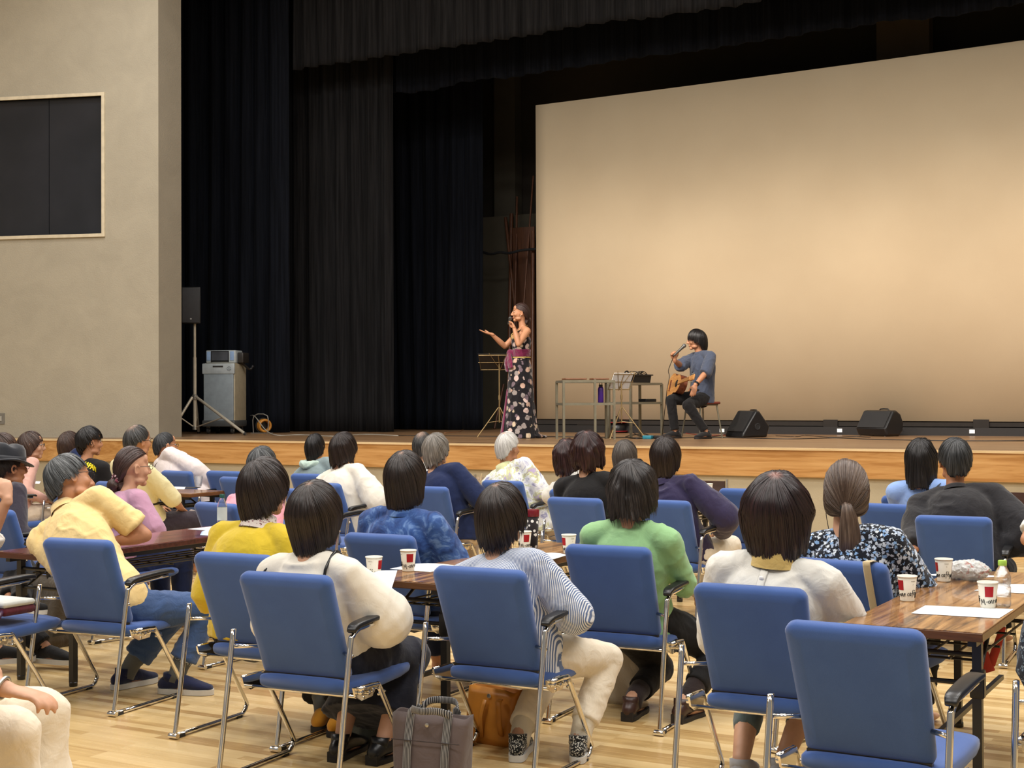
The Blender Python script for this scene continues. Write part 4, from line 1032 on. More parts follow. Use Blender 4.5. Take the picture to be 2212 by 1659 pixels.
def tube_uv(name, pts, r, mat, parent, seg=14, sub=5, lump=0.0, seed=0, flat=1.0):
    """bundle of hair following pts, with strand texture coordinates"""
    r = np.array(r, float); Q = catmull(np.column_stack([np.array(pts, float), r]), sub); P = Q[:, :3]; r = np.maximum(Q[:, 3], 1e-4)
    V = []; n = len(P); prev = None; arc = np.concatenate([[0], np.cumsum(np.linalg.norm(np.diff(P, axis=0), axis=1))])
    for i in range(n):
        d = P[min(i + 1, n - 1)] - P[max(i - 1, 0)]; a, b, d = frame_from(d, prev); prev = a
        for k in range(seg):
            t = 2 * math.pi * k / seg; rr = r[i] * (1 + lump * (vnoise(np.array([[math.cos(t) * 3 + seed, math.sin(t) * 3, arc[i] * 6]]))[0] - 0.5)); V.append(P[i] + a * math.cos(t) * rr + b * math.sin(t) * rr * flat)
    fs = []; uv = []
    for i in range(n - 1):
        for k in range(seg):
            a = i * seg + k; b = i * seg + (k + 1) % seg; fs.append((a, b, b + seg, a + seg)); uv += [(k / seg * 0.35, arc[i]), ((k + 1) / seg * 0.35, arc[i]), ((k + 1) / seg * 0.35, arc[i + 1]), (k / seg * 0.35, arc[i + 1])]
    fs.append(tuple(range(seg))); uv += [(0, 0)] * seg; fs.append(tuple((n - 1) * seg + k for k in range(seg))); uv += [(0, 0)] * seg
    me = bpy.data.meshes.new(name); me.from_pydata([tuple(map(float, q)) for q in V], [], fs); me.materials.append(mat)
    ul = me.uv_layers.new(name='UVMap'); ul.data.foreach_set('uv', np.array(uv, 'f').ravel()); me.polygons.foreach_set('use_smooth', [True] * len(fs)); me.update()
    return obj(name, me, None, parent)

def shoe(root, ank, d, mat, sole, L=0.26, kind='sneaker', lift=0.0):
    """ank: ankle joint; d: toe direction (horizontal)"""
    d = unit((d[0], d[1], 0)); s = np.cross(d, (0, 0, 1.0)); z0 = ank[2] - 0.085 + lift
    b = np.array((ank[0], ank[1], z0)) - d * 0.055
    def P(y, x, z): return b + d * y + s * x + np.array((0, 0, z))
    m_ = MB(); m_.tube([P(-0.0, 0, 0.045), P(0.04, 0, 0.062), P(0.11, 0, 0.055), P(0.18, 0, 0.04), P(L - 0.03, 0, 0.033)], [0.032, 0.037, 0.04, 0.044, 0.032], 14, 3, 'round', ref=s, ry=[0.035, 0.04, 0.036, 0.026, 0.018])
    if kind != 'sandal': m_.tube([P(0.03, 0, 0.06), P(0.035, 0, 0.1)], [0.036, 0.038], 12, 1, True, ref=s)
    o = obj('shoe', m_, mat, root, 'all')
    m_ = MB(); out = [(-0.03, 0.0), (-0.022, 0.026), (0.03, 0.036), (0.1, 0.036), (0.17, 0.045), (L - 0.035, 0.036), (L - 0.005, 0.0)]
    ring = [(y, x) for y, x in out] + [(y, -x) for y, x in reversed(out[1:-1])]
    ring = catmull([(y, x, 0) for y, x in ring + ring[:1]], 3)[:-1]
    hz = 0.028 if kind != 'heel' else 0.02
    m_.ring_loft([[P(q[0], q[1], z) for q in ring] for z in (0.002, 0.008, hz)])
    if kind == 'heel': m_.box(P(0.0, 0, 0.02), (0.055, 0.055, 0.04))
    obj('sole', m_, sole, o); return o

SOLE_W = plain('pale_sole', rgb(206, 204, 198), 0.6); SOLE_B = plain('dark_sole', rgb(26, 22, 20), 0.6)

def person(label, pos, heading, top, look=None, pitch=0, roll=0, skinm=SK1, sw=0.185, shirt=None, bottom=None, hairs=(), hands=None, feet=None, shoes=None, near=True, name='person', seat=0.50, face=False, lips=False, specs=None, twist=0, extra=None, seed=1, hs=1.0, poleL=None, poleR=None, elb=None, hand_d=None, collar=None, group=None, kneeup=0.0, kneepole=None, girth=1.0, K=HK, LL=0.365):
    """one seated person: body is a single surface; hair and clothing are its children. World coordinates in, local geometry out."""
    root = thing(name, label, 'person', (pos[0] * K, pos[1] * K, CH - CH * K), math.radians(heading), group); root.scale = (K, K, K)
    O = np.array((pos[0], pos[1], 0.0)); Ri = Rz(-heading); fl = CH - CH / K     # local height of the floor
    def loc(p): return Ri @ (CAMP + (np.array(p, float) - CAMP) / K - O)
    T = Ri @ (np.array(top, float) - O)
    if look is None:
        look = math.degrees(math.atan2(-(-6.9 - top[0]), 16.3 - top[1]))
    R = Rz(look - heading) @ Rx(pitch) @ Ry(roll)
    c = T - R @ np.array((0, 0, 0.128)) * hs * 0.5 - np.array((0, 0, 0.128)) * hs * 0.5
    nb = c + R @ np.array((0, -0.03, -0.10)) * hs + np.array((0, -0.014, -0.055)) * hs
    pel = np.array((0.0, 0.0, seat)); tw = Rz(twist)
    k1 = pel * 0.68 + nb * 0.32 + np.array((0, -0.02, 0)); k2 = pel * 0.32 + nb * 0.68 + np.array((0, -0.028, 0))
    rt = tw @ np.array((1.0, 0, 0)); up = unit(nb - k2); rs = unit(rt - up * np.dot(rt, up))
    S = {s: nb + rs * sw * s * 0.92 - up * 0.062 + np.array((0, -0.004, 0)) for s in (-1, 1)}
    hd = hands or {}
    Hn = {}; El = {}
    for s, key, pl in ((-1, 'L', poleL), (1, 'R', poleR)):
        H = loc(hd[key]) if key in hd else np.array((0.13 * s, 0.24, seat + 0.12))
        if (elb and key in elb) or key not in hd:
            E_ = np.array(elb[key], float) if elb and key in elb else np.array((0.215 * s, -0.01, seat + 0.12))
            v_ = E_ - S[s]; ln = np.linalg.norm(v_); E_ = S[s] + v_ / ln * min(ln, 0.30)
            El[s] = E_; Hn[s] = E_ + unit(H - E_) * min(0.245, max(0.15, np.linalg.norm(H - E_)))
        else: El[s], Hn[s] = ik(S[s], H, 0.27, 0.245, pl if pl is not None else (0.3 * s, -0.35, -1.0))
    hipj = {s: np.array((0.085 * s, 0.03, seat - 0.01)) for s in (-1, 1)}
    An = {}; Kn = {}
    for s, i in ((-1, 0), (1, 1)):
        A_ = loc(feet[i]) if feet else np.array((0, 0, 0.0))
        if feet: A_[2] = fl + 0.085
        if feet is None: A_ = np.array((0.11 * s, 0.40, 0.085 + fl))
        Kn[s], An[s] = ik(hipj[s], A_, LL, LL, kneepole if kneepole is not None else (0.15 * s, 0.9, 0.7))
    # --- the body
    b = MB(); head_geo(b, c, R, hs)
    b.tube([c + R @ np.array((0, -0.02, -0.06)) * hs, (c + nb) / 2 + np.array((0, -0.004, -0.035)), nb - up * 0.03], [0.052 * hs, 0.05 * hs, 0.06], 16, 3, 'round', ref=rs)
    b.tube([pel, k1, k2, nb - up * 0.03], [0.135, 0.12, 0.135, 0.05], 18, 4, 'round', ref=rs, ry=[0.10, 0.09, 0.095, 0.045], sq=0.1)
    for s in (-1, 1):
        b.tube([nb - up * 0.055, S[s] - up * 0.008, (S[s] + El[s]) / 2, El[s]], [0.036, 0.044, 0.041, 0.036], 12, 3, 'round')
        b.tube([El[s], El[s] * 0.65 + Hn[s] * 0.35, Hn[s]], [0.036, 0.038, 0.024], 12, 3, 'round')
        fd = unit(Hn[s] - El[s]); nrm = (0, 0, 1.0) if abs(fd[2]) < 0.8 else (0, -1.0, 0)
        kk = 'L' if s < 0 else 'R'; cu = 0.45
        if hand_d and kk in hand_d:
            q = hand_d[kk]; fd = Ri @ np.array(q[0], float); nrm = Ri @ np.array(q[1], float); cu = q[2]
        hand(b, Hn[s], fd, nrm, -1 if s > 0 else 1, cu)
        b.tube([hipj[s], (hipj[s] + Kn[s]) / 2, Kn[s]], [0.085, 0.07, 0.052], 14, 3, 'round')
        b.tube([Kn[s], Kn[s] * 0.7 + An[s] * 0.3 + np.array((0, -0.012, 0)), An[s]], [0.05, 0.05, 0.032], 14, 3, 'round')
        td = unit(np.array((Kn[s][0] * 0.1 + 0.12 * s, 1, 0)))
        if shoes and 'd' in shoes: td = unit(Ri @ np.array(shoes['d'][0 if s < 0 else 1], float))
        b.tube([An[s] + (0, 0, -0.035), An[s] + td * 0.1 + (0, 0, -0.055), An[s] + td * 0.165 + (0, 0, -0.062)], [0.03, 0.034, 0.026], 12, 2, 'round', ref=np.cross(td, (0, 0, 1.0)), ry=[0.03, 0.022, 0.013])
    obj('body', fuse(b, 'body', skinm, 0.0065 if near else 0.009, 3), None, root)
    # --- shirt
    sh = shirt or {}; vx = 0.0085 if near else 0.011
    m_ = MB(); g = sh.get('girth', 1.0) * girth; hemz = sh.get('hem', 0.0)
    neckw = sh.get('neck', 0.068)
    lowp = pel + np.array((0, 0.0, -0.035 - hemz))
    m_.tube([lowp, pel + (0, 0, 0.03), k1, k2, nb * 0.8 + k2 * 0.2 - up * 0.02, nb - up * 0.012],
            [0.172 * g, 0.168 * g, 0.158 * g, 0.172 * g, 0.125 * g, neckw], 24, 4, True, ref=rs, ry=[0.13 * g, 0.125 * g, 0.118 * g, 0.124 * g, 0.088 * g, neckw * 0.92], sq=0.08)
    sl = sh.get('sleeve', 'long'); w_ = sh.get('w', 1.0)
    for s in (-1, 1):
        m_.tube([nb - up * 0.028 + rs * s * 0.03, nb - up * 0.042 + rs * s * sw * 0.55, S[s]], [0.052, 0.06, 0.066], 14, 3, 'round')
        if sl == 'short': m_.tube([S[s], S[s] * 0.6 + El[s] * 0.4, S[s] * 0.2 + El[s] * 0.8], [0.066, 0.062 * w_, 0.066 * w_], 14, 3, True)
        elif sl == 'elbow': m_.tube([S[s], (S[s] + El[s]) / 2, El[s] * 0.97 + S[s] * 0.03, El[s] * 0.85 + Hn[s] * 0.15], [0.066, 0.061 * w_, 0.062 * w_, 0.06 * w_], 14, 3, True)
        elif sl == 'none': pass
        else:
            rE, rH = (sh.get('rE', 0.052), sh.get('rH', 0.037))
            m_.tube([S[s], (S[s] + El[s]) / 2, El[s]], [0.064, (0.058 + rE) / 2 * w_, rE * w_], 14, 3, 'round')
            m_.tube([El[s], El[s] * 0.5 + Hn[s] * 0.5, El[s] * 0.08 + Hn[s] * 0.92], [rE * w_, (rE + rH) / 2 * w_ * 1.05, rH * w_], 14, 3, True)
    for f_ in sh.get('add', ()): f_(m_, dict(nb=nb, S=S, El=El, Hn=Hn, rs=rs, up=up, pel=pel, c=c, R=R))
    so = obj('shirt', fuse(m_, 'shirt', sh['mat'], vx, sh.get('smooth', 5), sh.get('fold', 0.007), sh.get('fdir', (1, 1, 0.5)), sh.get('fs', 11), seed), None, root)
    if collar:
        m_ = MB(); cc = nb + up * 0.0; Rr = np.column_stack([rs, np.cross(up, rs), up])
        hgt, ro, ri, cm = collar
        m_.lathe([(ro + 0.008, -0.022), (ro + 0.004, 0.0), (ri, hgt), (ri + 0.006, hgt + 0.002), (ro + 0.014, 0.0), (ro + 0.02, -0.02)], (0, 0, 0), 30, np.eye(3), cap=False)
        m_.v = [tuple(cc + Rr @ np.array((p[0], p[1] * 1.0, p[2] - 0.12 * max(0, p[1])))) for p in m_.v]
        obj('collar', m_, cm, root, 'all')
    # --- trousers / skirt
    bo = bottom or {}; kind = bo.get('kind', 'trousers'); m_ = MB(); wl_ = bo.get('w', 1.0)
    m_.tube([pel + (0, 0.02, 0.07), pel + (0, 0.02, -0.03)], [0.15, 0.165], 20, 2, 'round', ref=(1, 0, 0), ry=[0.12, 0.12])
    end = bo.get('end', 0.95)
    for s in (-1, 1):
        Q = Kn[s] * (1 - end) + An[s] * end
        m_.tube([hipj[s] + (0, -0.02, -0.005), (hipj[s] + Kn[s]) / 2, Kn[s]], [0.1 * wl_, 0.088 * wl_, 0.072 * wl_], 16, 3, 'round')
        m_.tube([Kn[s], Kn[s] * 0.6 + Q * 0.4, Q], [0.072 * wl_, 0.066 * wl_, bo.get('hemr', 0.058) * wl_], 16, 3, True)
    if kind == 'skirt':
        km = (Kn[-1] + Kn[1]) / 2; am = (An[-1] + An[1]) / 2; hp = km * (1 - end) + am * end
        m_.tube([pel + (0, 0.05, -0.01), (pel + km) / 2 + (0, 0, 0.0), km + (0, -0.02, -0.01)], [0.18, 0.18, 0.17], 20, 3, 'round', ref=(1, 0, 0), ry=[0.1, 0.09, 0.085])
        m_.tube([km + (0, -0.03, 0), km * 0.5 + hp * 0.5, hp], [0.165, 0.19, 0.215], 24, 3, True, ref=(1, 0, 0), ry=[0.08, 0.1, 0.125])
    if bo: obj(kind, fuse(m_, kind, bo['mat'], vx, 4, bo.get('fold', 0.006), (1, 1, 1), 10, seed + 5), None, root)
    if shoes:
        for s in (-1, 1):
            td = unit(np.array((0.12 * s, 1, 0))) if 'd' not in shoes else Ri @ np.array(shoes['d'][0 if s < 0 else 1], float)
            shoe(root, An[s], td, shoes['mat'], shoes.get('sole', SOLE_B), kind=shoes.get('kind', 'sneaker'))
            if 'sock' in shoes:
                m2 = MB(); up_ = unit(Kn[s] - An[s]); m2.tube([An[s] - (0, 0, 0.03), An[s] + up_ * 0.05, An[s] + up_ * shoes.get('sockh', 0.13)], [0.042, 0.044, 0.054], 16, 2, True); obj('sock', m2, shoes['sock'], root, 'all')
    for i, hsp in enumerate(hairs):
        hsp = dict(hsp); hair(root, c, R, near=near, hs=hs, seed=hsp.pop('seed', seed), **hsp)
    if face: face_parts(root, c, R, hs, lips=lips)
    if specs is not None: glasses(root, c, R, hs, specs)
    if extra: extra(root, dict(nb=nb, S=S, El=El, Hn=Hn, rs=rs, up=up, pel=pel, c=c, R=R, Kn=Kn, An=An, loc=loc, Ri=Ri, k1=k1, k2=k2))
    return root
# ================================================================== THE AUDIENCE
H_BLACK = hairmat('hair_black', [(0.004, 0.0035, 0.0035), (0.012, 0.010, 0.010), (0.028, 0.024, 0.024)])
H_DBROWN = hairmat('hair_dark_brown', [(0.006, 0.0035, 0.003), (0.018, 0.010, 0.008), (0.045, 0.027, 0.021)])
H_DBR2 = hairmat('hair_dark_brown_parting', [(0.006, 0.004, 0.0035), (0.018, 0.011, 0.009), (0.045, 0.028, 0.022)], rgb(150, 116, 96), 0.014)
H_MAROON = hairmat('hair_maroon_black', [(0.005, 0.0025, 0.003), (0.016, 0.007, 0.008), (0.05, 0.020, 0.022)], rgb(150, 104, 92), 0.022)
H_MAR2 = hairmat('hair_maroon_curly', [(0.008, 0.003, 0.003), (0.028, 0.010, 0.010), (0.085, 0.034, 0.034)], rgb(140, 100, 92), 0.012)
H_BROWN = hairmat('hair_brown', [(0.022, 0.012, 0.009), (0.055, 0.030, 0.022), (0.12, 0.072, 0.055)])
H_BUN = hairmat('hair_bun_brown', [(0.018, 0.009, 0.007), (0.045, 0.022, 0.018), (0.10, 0.052, 0.042)])
H_LBROWN = hairmat('hair_light_brown', [(0.035, 0.022, 0.015), (0.09, 0.06, 0.042), (0.22, 0.155, 0.115)])
H_PONY = hairmat('hair_ponytail', [(0.025, 0.014, 0.009), (0.085, 0.052, 0.036), (0.26, 0.19, 0.14)])
H_GREY = hairmat('hair_iron_grey', [(0.012, 0.013, 0.014), (0.055, 0.058, 0.06), (0.25, 0.26, 0.265)])
H_DGREY = hairmat('hair_charcoal_grey', [(0.008, 0.008, 0.009), (0.028, 0.029, 0.031), (0.13, 0.135, 0.14)])
H_BALD = hairmat('hair_grey_thinning', [(0.010, 0.010, 0.010), (0.035, 0.034, 0.033), (0.15, 0.145, 0.14)], rgb(168, 140, 122), 0.05)
H_SGREY = hairmat('hair_silver_grey', [(0.06, 0.052, 0.045), (0.20, 0.18, 0.155), (0.46, 0.42, 0.38)])
H_WHITE = hairmat('hair_white', [(0.42, 0.40, 0.37), (0.68, 0.66, 0.62), (0.86, 0.85, 0.82)], rgb(206, 160, 132), 0.018)
H_ASH = hairmat('hair_ash_brown', [(0.03, 0.024, 0.020), (0.08, 0.066, 0.056), (0.20, 0.17, 0.145)])
H_WAVY = hairmat('hair_wavy_black', [(0.005, 0.004, 0.004), (0.018, 0.013, 0.012), (0.09, 0.078, 0.072)])

C_YEL = cloth('pale_yellow_linen', rgb(236, 206, 142), fold=0.5)
C_MUST = cloth('mustard_jersey', rgb(206, 178, 44))
C_WHITE = cloth('white_jersey', rgb(232, 226, 212), fold=0.25)
C_WHITE2 = cloth('white_linen', rgb(222, 220, 212), fold=0.45)
C_CREAM = cloth('cream_cotton', rgb(222, 212, 164))
C_MAUVE = cloth('mauve_jersey', rgb(180, 136, 160))
C_PINK = cloth('pink_cotton', rgb(232, 160, 176))
C_DPINK = cloth('dusty_pink_knit', rgb(206, 160, 146))
C_NAVY = cloth('navy_cotton', rgb(26, 38, 74), sheen=0.15)
C_NAVY2 = cloth('deep_navy_cotton', rgb(24, 30, 52), sheen=0.15)
C_BLACK = cloth('black_cotton', rgb(26, 25, 26), sheen=0.1)
C_BLACK2 = cloth('black_sweatshirt', rgb(38, 37, 40), sheen=0.2, fold=0.5)
C_GREEN = cloth('pale_green_cotton', rgb(146, 190, 136))
C_PURP = cloth('dark_purple_rayon', rgb(48, 42, 74), sheen=0.3, fold=0.4)
C_LBLUE = cloth('light_blue_cotton', rgb(142, 172, 226))
C_HOOD = cloth('grey_green_fleece', rgb(126, 142, 144))
C_JACK = cloth('dark_jacket', rgb(50, 45, 56), sheen=0.3)
C_JEANS = cloth('blue_denim', rgb(62, 86, 128), var=0.15, fold=0.6)
C_CREAMTR = cloth('cream_trousers', rgb(226, 214, 192), fold=0.5)
C_BEIGETR = cloth('beige_trousers', rgb(206, 188, 166), fold=0.5)
C_DKTR = cloth('dark_plum_trousers', rgb(44, 34, 42))
C_SKIRT = cloth('navy_black_skirt', rgb(28, 30, 42), fold=0.3)
C_TEAL = cloth('grey_green_leggings', rgb(86, 98, 98))
C_INDIGO = patches('indigo_shibori', [rgb(30, 52, 100), rgb(42, 70, 126), rgb(52, 84, 142), rgb(98, 128, 176)], 9)
C_STRIPE = stripes('blue_white_stripes', rgb(226, 229, 234), rgb(92, 112, 152), 330, 0)
C_FLORAL = floral('black_blue_floral', rgb(20, 24, 34), [rgb(200, 212, 228), rgb(130, 166, 210), rgb(214, 222, 230), rgb(168, 182, 204)], 62, 0.46, 0.5)
C_ALOHA = patches('pale_printed_shirt', [rgb(150, 150, 186), rgb(222, 222, 226), rgb(232, 234, 232), rgb(196, 198, 140), rgb(176, 160, 190)], 8)
C_LEAF = floral('white_leaf_print', rgb(222, 218, 210), [rgb(104, 106, 98), rgb(160, 158, 146), rgb(126, 96, 92)], 55, 0.3, 0.8)
C_NFLOR = floral('navy_leaf_print', rgb(24, 30, 44), [rgb(120, 138, 150), rgb(70, 92, 110), rgb(168, 176, 176)], 60, 0.34, 0.9)
C_SCARFY = cloth('yellow_scarf', rgb(206, 178, 110), fold=0.6)
C_SCARFF = floral('floral_scarf', rgb(214, 204, 196), [rgb(130, 84, 88), rgb(170, 130, 130)], 60, 0.34, 0.6)
C_SOCKG = cloth('grey_sock', rgb(96, 98, 96)); C_SOCKC = cloth('cream_sock', rgb(214, 204, 182)); C_SOCKB = cloth('brown_black_sock', rgb(44, 34, 34))
C_SOCKM = cloth('mustard_sock', rgb(206, 142, 40))
SH_NAVY = cloth('navy_sneaker', rgb(28, 34, 66)); SH_BLK = cloth('black_sneaker', rgb(22, 21, 22)); SH_BRN = plain('brown_leather', rgb(58, 36, 30), 0.35); SH_KNIT = floral('black_white_knit', rgb(24, 24, 22), [rgb(196, 192, 180)], 150, 0.4, 0.1, 0.1)

BOB = dict(mode='bob', th=(0.018, 0.024, 0.028), ends=(0.05, -0.095, -0.125), hang=0.8, flare=-0.2, rag=0.08)
SHORTF = dict(mode='bob', th=(0.024, 0.020, 0.026), ends=(0.05, -0.035, -0.105), hang=0.35, flare=-0.18, rag=0.2, amp=0.006)
MALE = dict(mode='short', th=(0.015, 0.008, 0.012), ends=(0.066, 0.012, -0.082), hang=0.0, rag=0.12, amp=0.0032)
def seat_of(k): l, a, r = CH_[k]; return (l[0], l[1]), math.degrees(a)
def pers(k, label, tp, dy=0.0, dx=0.0, **kw):
    (x, y), a = seat_of(k); h = kw.pop('heading', a); pos = np.array((x, y, 0)) + Rz(a) @ np.array((dx, dy, 0))
    return person(label, pos, h, ony(*tp), **kw)

def sock_text(root, J):
    An, Kn = J['An'][1], J['Kn'][1]; up_ = unit(Kn - An); cdir = J['Ri'] @ unit(CAMP * (1, 1, 0) - np.array((root.location.x, root.location.y, 0))); n_ = unit(cdir - up_ * np.dot(cdir, up_)); sd = np.cross(up_, n_)
    cu = bpy.data.curves.new('t', 'FONT'); cu.body = 'OZAT'; cu.size = 0.036; cu.extrude = 0.001; cu.align_x = 'CENTER'; o = bpy.data.objects.new('t', cu); COL.objects.link(o)
    me = bpy.data.meshes.new_from_object(o.evaluated_get(bpy.context.evaluated_depsgraph_get())); bpy.data.objects.remove(o); me.materials.append(M_PAPER)
    for v_ in me.vertices:
        a = v_.co.x / 0.047; v_.co = Vector(An + up_ * (0.075 + v_.co.y) + n_ * math.cos(a) * 0.051 + sd * math.sin(a) * 0.051)
    obj('sock_lettering', me, None, root)
# yellow-shirted man leaning and tilting his head
pers('C1', 'person with iron-grey hair in a pale yellow shirt and jeans, head tilted back', (147, 987, 5.22), dy=0.02, look=-24, pitch=2, roll=-24, skinm=SK2, sw=0.205,
     shirt=dict(mat=C_YEL, sleeve='short', fold=0.011, w=1.12, hem=0.02), collar=(0.03, 0.06, 0.062, C_YEL),
     bottom=dict(mat=C_JEANS, end=0.76, hemr=0.072, fold=0.008), hairs=[dict(mat=H_GREY, mode='short', th=(0.026, 0.014, 0.022), ends=(0.07, 0.0, -0.085), hang=0, rag=0.15, amp=0.006)],
     hands=dict(R=onz(245, 1170, 0.76)), elb=dict(R=(Rz(-5) @ (tl(onz(338, 1182, 0.73)) - np.array((CH_['C1'][0][0], CH_['C1'][0][1], 0))))), feet=[onz(272, 1440, 0.11), onz(378, 1452, 0.11)], poleR=(0.9, -0.3, -0.2),
     shoes=dict(mat=SH_NAVY, sole=SOLE_W, sock=C_SOCKG, d=[(0.1, 1, 0), (0.95, 0.35, 0)]), specs=M_BLACKPL, seed=11, extra=sock_text, kneepole=(0.7, 0.9, 0.6))
# mustard woman
def must_extra(root, J):
    pass
pers('C2', 'person with short dark brown hair in a mustard yellow top with a floral scarf', (573, 997, 4.98), dx=-0.12, look=-6, skinm=SK1, sw=0.19,
     shirt=dict(mat=C_MUST, sleeve='elbow', w=1.2, girth=1.08), collar=(0.05, 0.066, 0.066, C_SCARFF), bottom=dict(mat=C_BLACK, w=1.0, end=0.8, hemr=0.09),
     hairs=[dict(SHORTF, mat=H_DBROWN, th=(0.03, 0.026, 0.03), ends=(0.05, -0.05, -0.13), hang=0.4, flare=-0.14)],
     feet=[onz(700, 1535, 0.085), onz(740, 1545, 0.085)], shoes=dict(mat=C_SOCKM, sole=SOLE_B, kind='sandal', sock=C_SOCKG, sockh=0.1), seed=12)
# white blouse and black skirt
def strap14(root, J):
    nb, S, rs, up = J['nb'], J['S'], J['rs'], J['up']
    m_ = MB(); sR = S[1]
    bk = back_of(root)
    pts = [nb + rs * 0.10 + np.array((0, 0.07, 0.0)), nb + rs * 0.115 - up * 0.005 + np.array((0, 0.0, 0.026))]
    for t_, x_ in ((0.03, 0.115), (0.06, 0.11), (0.10, 0.105), (0.15, 0.10), (0.20, 0.095)): p = nb + rs * x_ - up * t_; p[1] = bk(p[0], p[2]) - 0.002; pts.append(p)
    m_.tube(pts, 0.006, 8, 3, ref=rs); obj('bag_strap', m_, M_BLACKPL, root, 'all')
    m_ = MB(); pts = [nb - rs * 0.085 - up * 0.02 + np.array((0, 0.03, 0.0)), nb - rs * 0.15 - up * 0.03 + np.array((0, -0.05, 0.0)), nb - rs * 0.19 - up * 0.10 + np.array((0, -0.10, 0)), nb - rs * 0.2 - up * 0.22 + np.array((0, -0.12, 0))]
    m_.tube(pts, 0.004, 8, 4); obj('bag_strap', m_, M_BLACKPL, root, 'all')
pers('C3', 'person with a glossy black bob in a wide-sleeved white top and black skirt', (681, 1043, 4.42), dx=-0.0, dy=0.03, look=10, skinm=SK1, sw=0.185,
     shirt=dict(mat=C_WHITE, sleeve='long', w=1.15, rE=0.1, rH=0.09, neck=0.098, fold=0.006, hem=-0.1, fs=8, smooth=9),
     bottom=dict(mat=C_SKIRT, kind='skirt', end=0.75, fold=0.008), hairs=[dict(BOB, mat=H_DBR2, th=(0.02, 0.03, 0.032), ends=(0.05, -0.10, -0.14), flare=-0.3)],
     elb=dict(R=(0.235, 0.02, 0.66)), feet=[onz(740, 1575, 0.12), onz(828, 1582, 0.12)],
     shoes=dict(mat=M_BLACKPL, sole=SOLE_B, kind='heel'), seed=14, extra=strap14)
# indigo
pers('C18', 'person with a dark brown bob in an indigo patterned shirt', (876, 978, 5.82), dx=0.02, look=12, skinm=SK2, sw=0.2,
     shirt=dict(mat=C_INDIGO, sleeve='elbow', w=1.35, girth=1.12, fold=0.009), collar=(0.012, 0.06, 0.06, C_INDIGO), bottom=dict(mat=C_NAVY2),
     hairs=[dict(BOB, mat=H_DBR2, th=(0.022, 0.022, 0.028), ends=(0.05, -0.115, -0.14), flare=-0.13)], elb=dict(R=(0.26, 0.0, 0.66)), seed=17)
# stripes
pers('C4', 'person with short dark hair in a blue and white striped blouse and cream trousers', (1085, 1047, 4.93), dx=0.04, dy=0.01, look=4, pitch=-2, skinm=SK1, sw=0.185,
     shirt=dict(mat=C_STRIPE, sleeve='long', w=1.12, rE=0.07, rH=0.05, girth=1.02, hem=0.04, fold=0.007),
     bottom=dict(mat=C_CREAMTR, end=0.8, hemr=0.065, w=0.92), hairs=[dict(SHORTF, mat=H_DBR2, th=(0.02, 0.020, 0.024), ends=(0.05, -0.045, -0.12), hang=0.35, flare=-0.15)],
     elb=dict(R=(0.235, 0.0, 0.66)), feet=[onz(1120, 1585, 0.1), onz(1250, 1588, 0.1)],
     shoes=dict(mat=SH_KNIT, sole=SOLE_W, sock=C_SOCKC, sockh=0.09, d=[(-0.35, 0.9, 0), (-0.35, 0.9, 0)]), seed=21)
# green
pers('C5', 'person with wavy black chin-length hair in a pale green top', (1366, 996, 5.84), dx=0.03, dy=0.03, look=13, skinm=SK1, sw=0.195,
     shirt=dict(mat=C_GREEN, sleeve='long', w=1.05, neck=0.085, fold=0.008, hem=0.05), bottom=dict(mat=C_BLACK, end=0.7, hemr=0.06),
     hairs=[dict(BOB, mat=H_WAVY, th=(0.022, 0.034, 0.034), ends=(0.05, -0.085, -0.12), hang=0.75, flare=-0.01, wave=0.9, rag=0.2, amp=0.007)],
     elb=dict(R=(0.22, 0.02, 0.66)), feet=[onz(1365, 1505, 0.1), onz(1478, 1510, 0.1)], shoes=dict(mat=SH_BRN, sole=SOLE_B, kind='heel', sock=C_SOCKB, sockh=0.2), seed=25)
# white blouse, yellow scarf
def extra27(root, J):
    nb, rs, up = J['nb'], J['rs'], J['up']
    m_ = MB()
    bk = back_of(root); q = nb - up * 0.055 - rs * 0.01; q[1] = bk(q[0], q[2]) - 0.005
    m_.ell(q, (0.009, 0.005, 0.009), None, 16, 8); obj('button', m_, plain('white_button', rgb(236, 234, 232), 0.3), root, 'all')
    m_ = MB(); P = []
    for t_ in (0.03, 0.05, 0.08, 0.11, 0.14, 0.17): p = nb - up * t_ - rs * 0.01; p[1] = bk(p[0], p[2]) + 0.001; P.append(p)
    m_.tube(P, 0.015, 8, 2, True, ref=rs, ry=0.004); obj('placket', m_, C_WHITE2, root, 'all')
    m_ = MB(); H = J['Hn'][1]; E = J['El'][1]; d = unit(H - E); a, b_, _ = frame_from(d)
    for k in range(7):
        c0 = H - d * (0.16 - k * 0.011)
        m_.tube([c0 + (a * math.cos(t_) + b_ * math.sin(t_)) * (0.045 + 0.003 * math.sin(t_ * 9 + k * 3)) for t_ in np.linspace(0, 2 * math.pi, 25)], 0.0062, 6)
    obj('woven_cuff', m_, plain('straw_weave', rgb(222, 204, 150), 0.7), root, 'all')
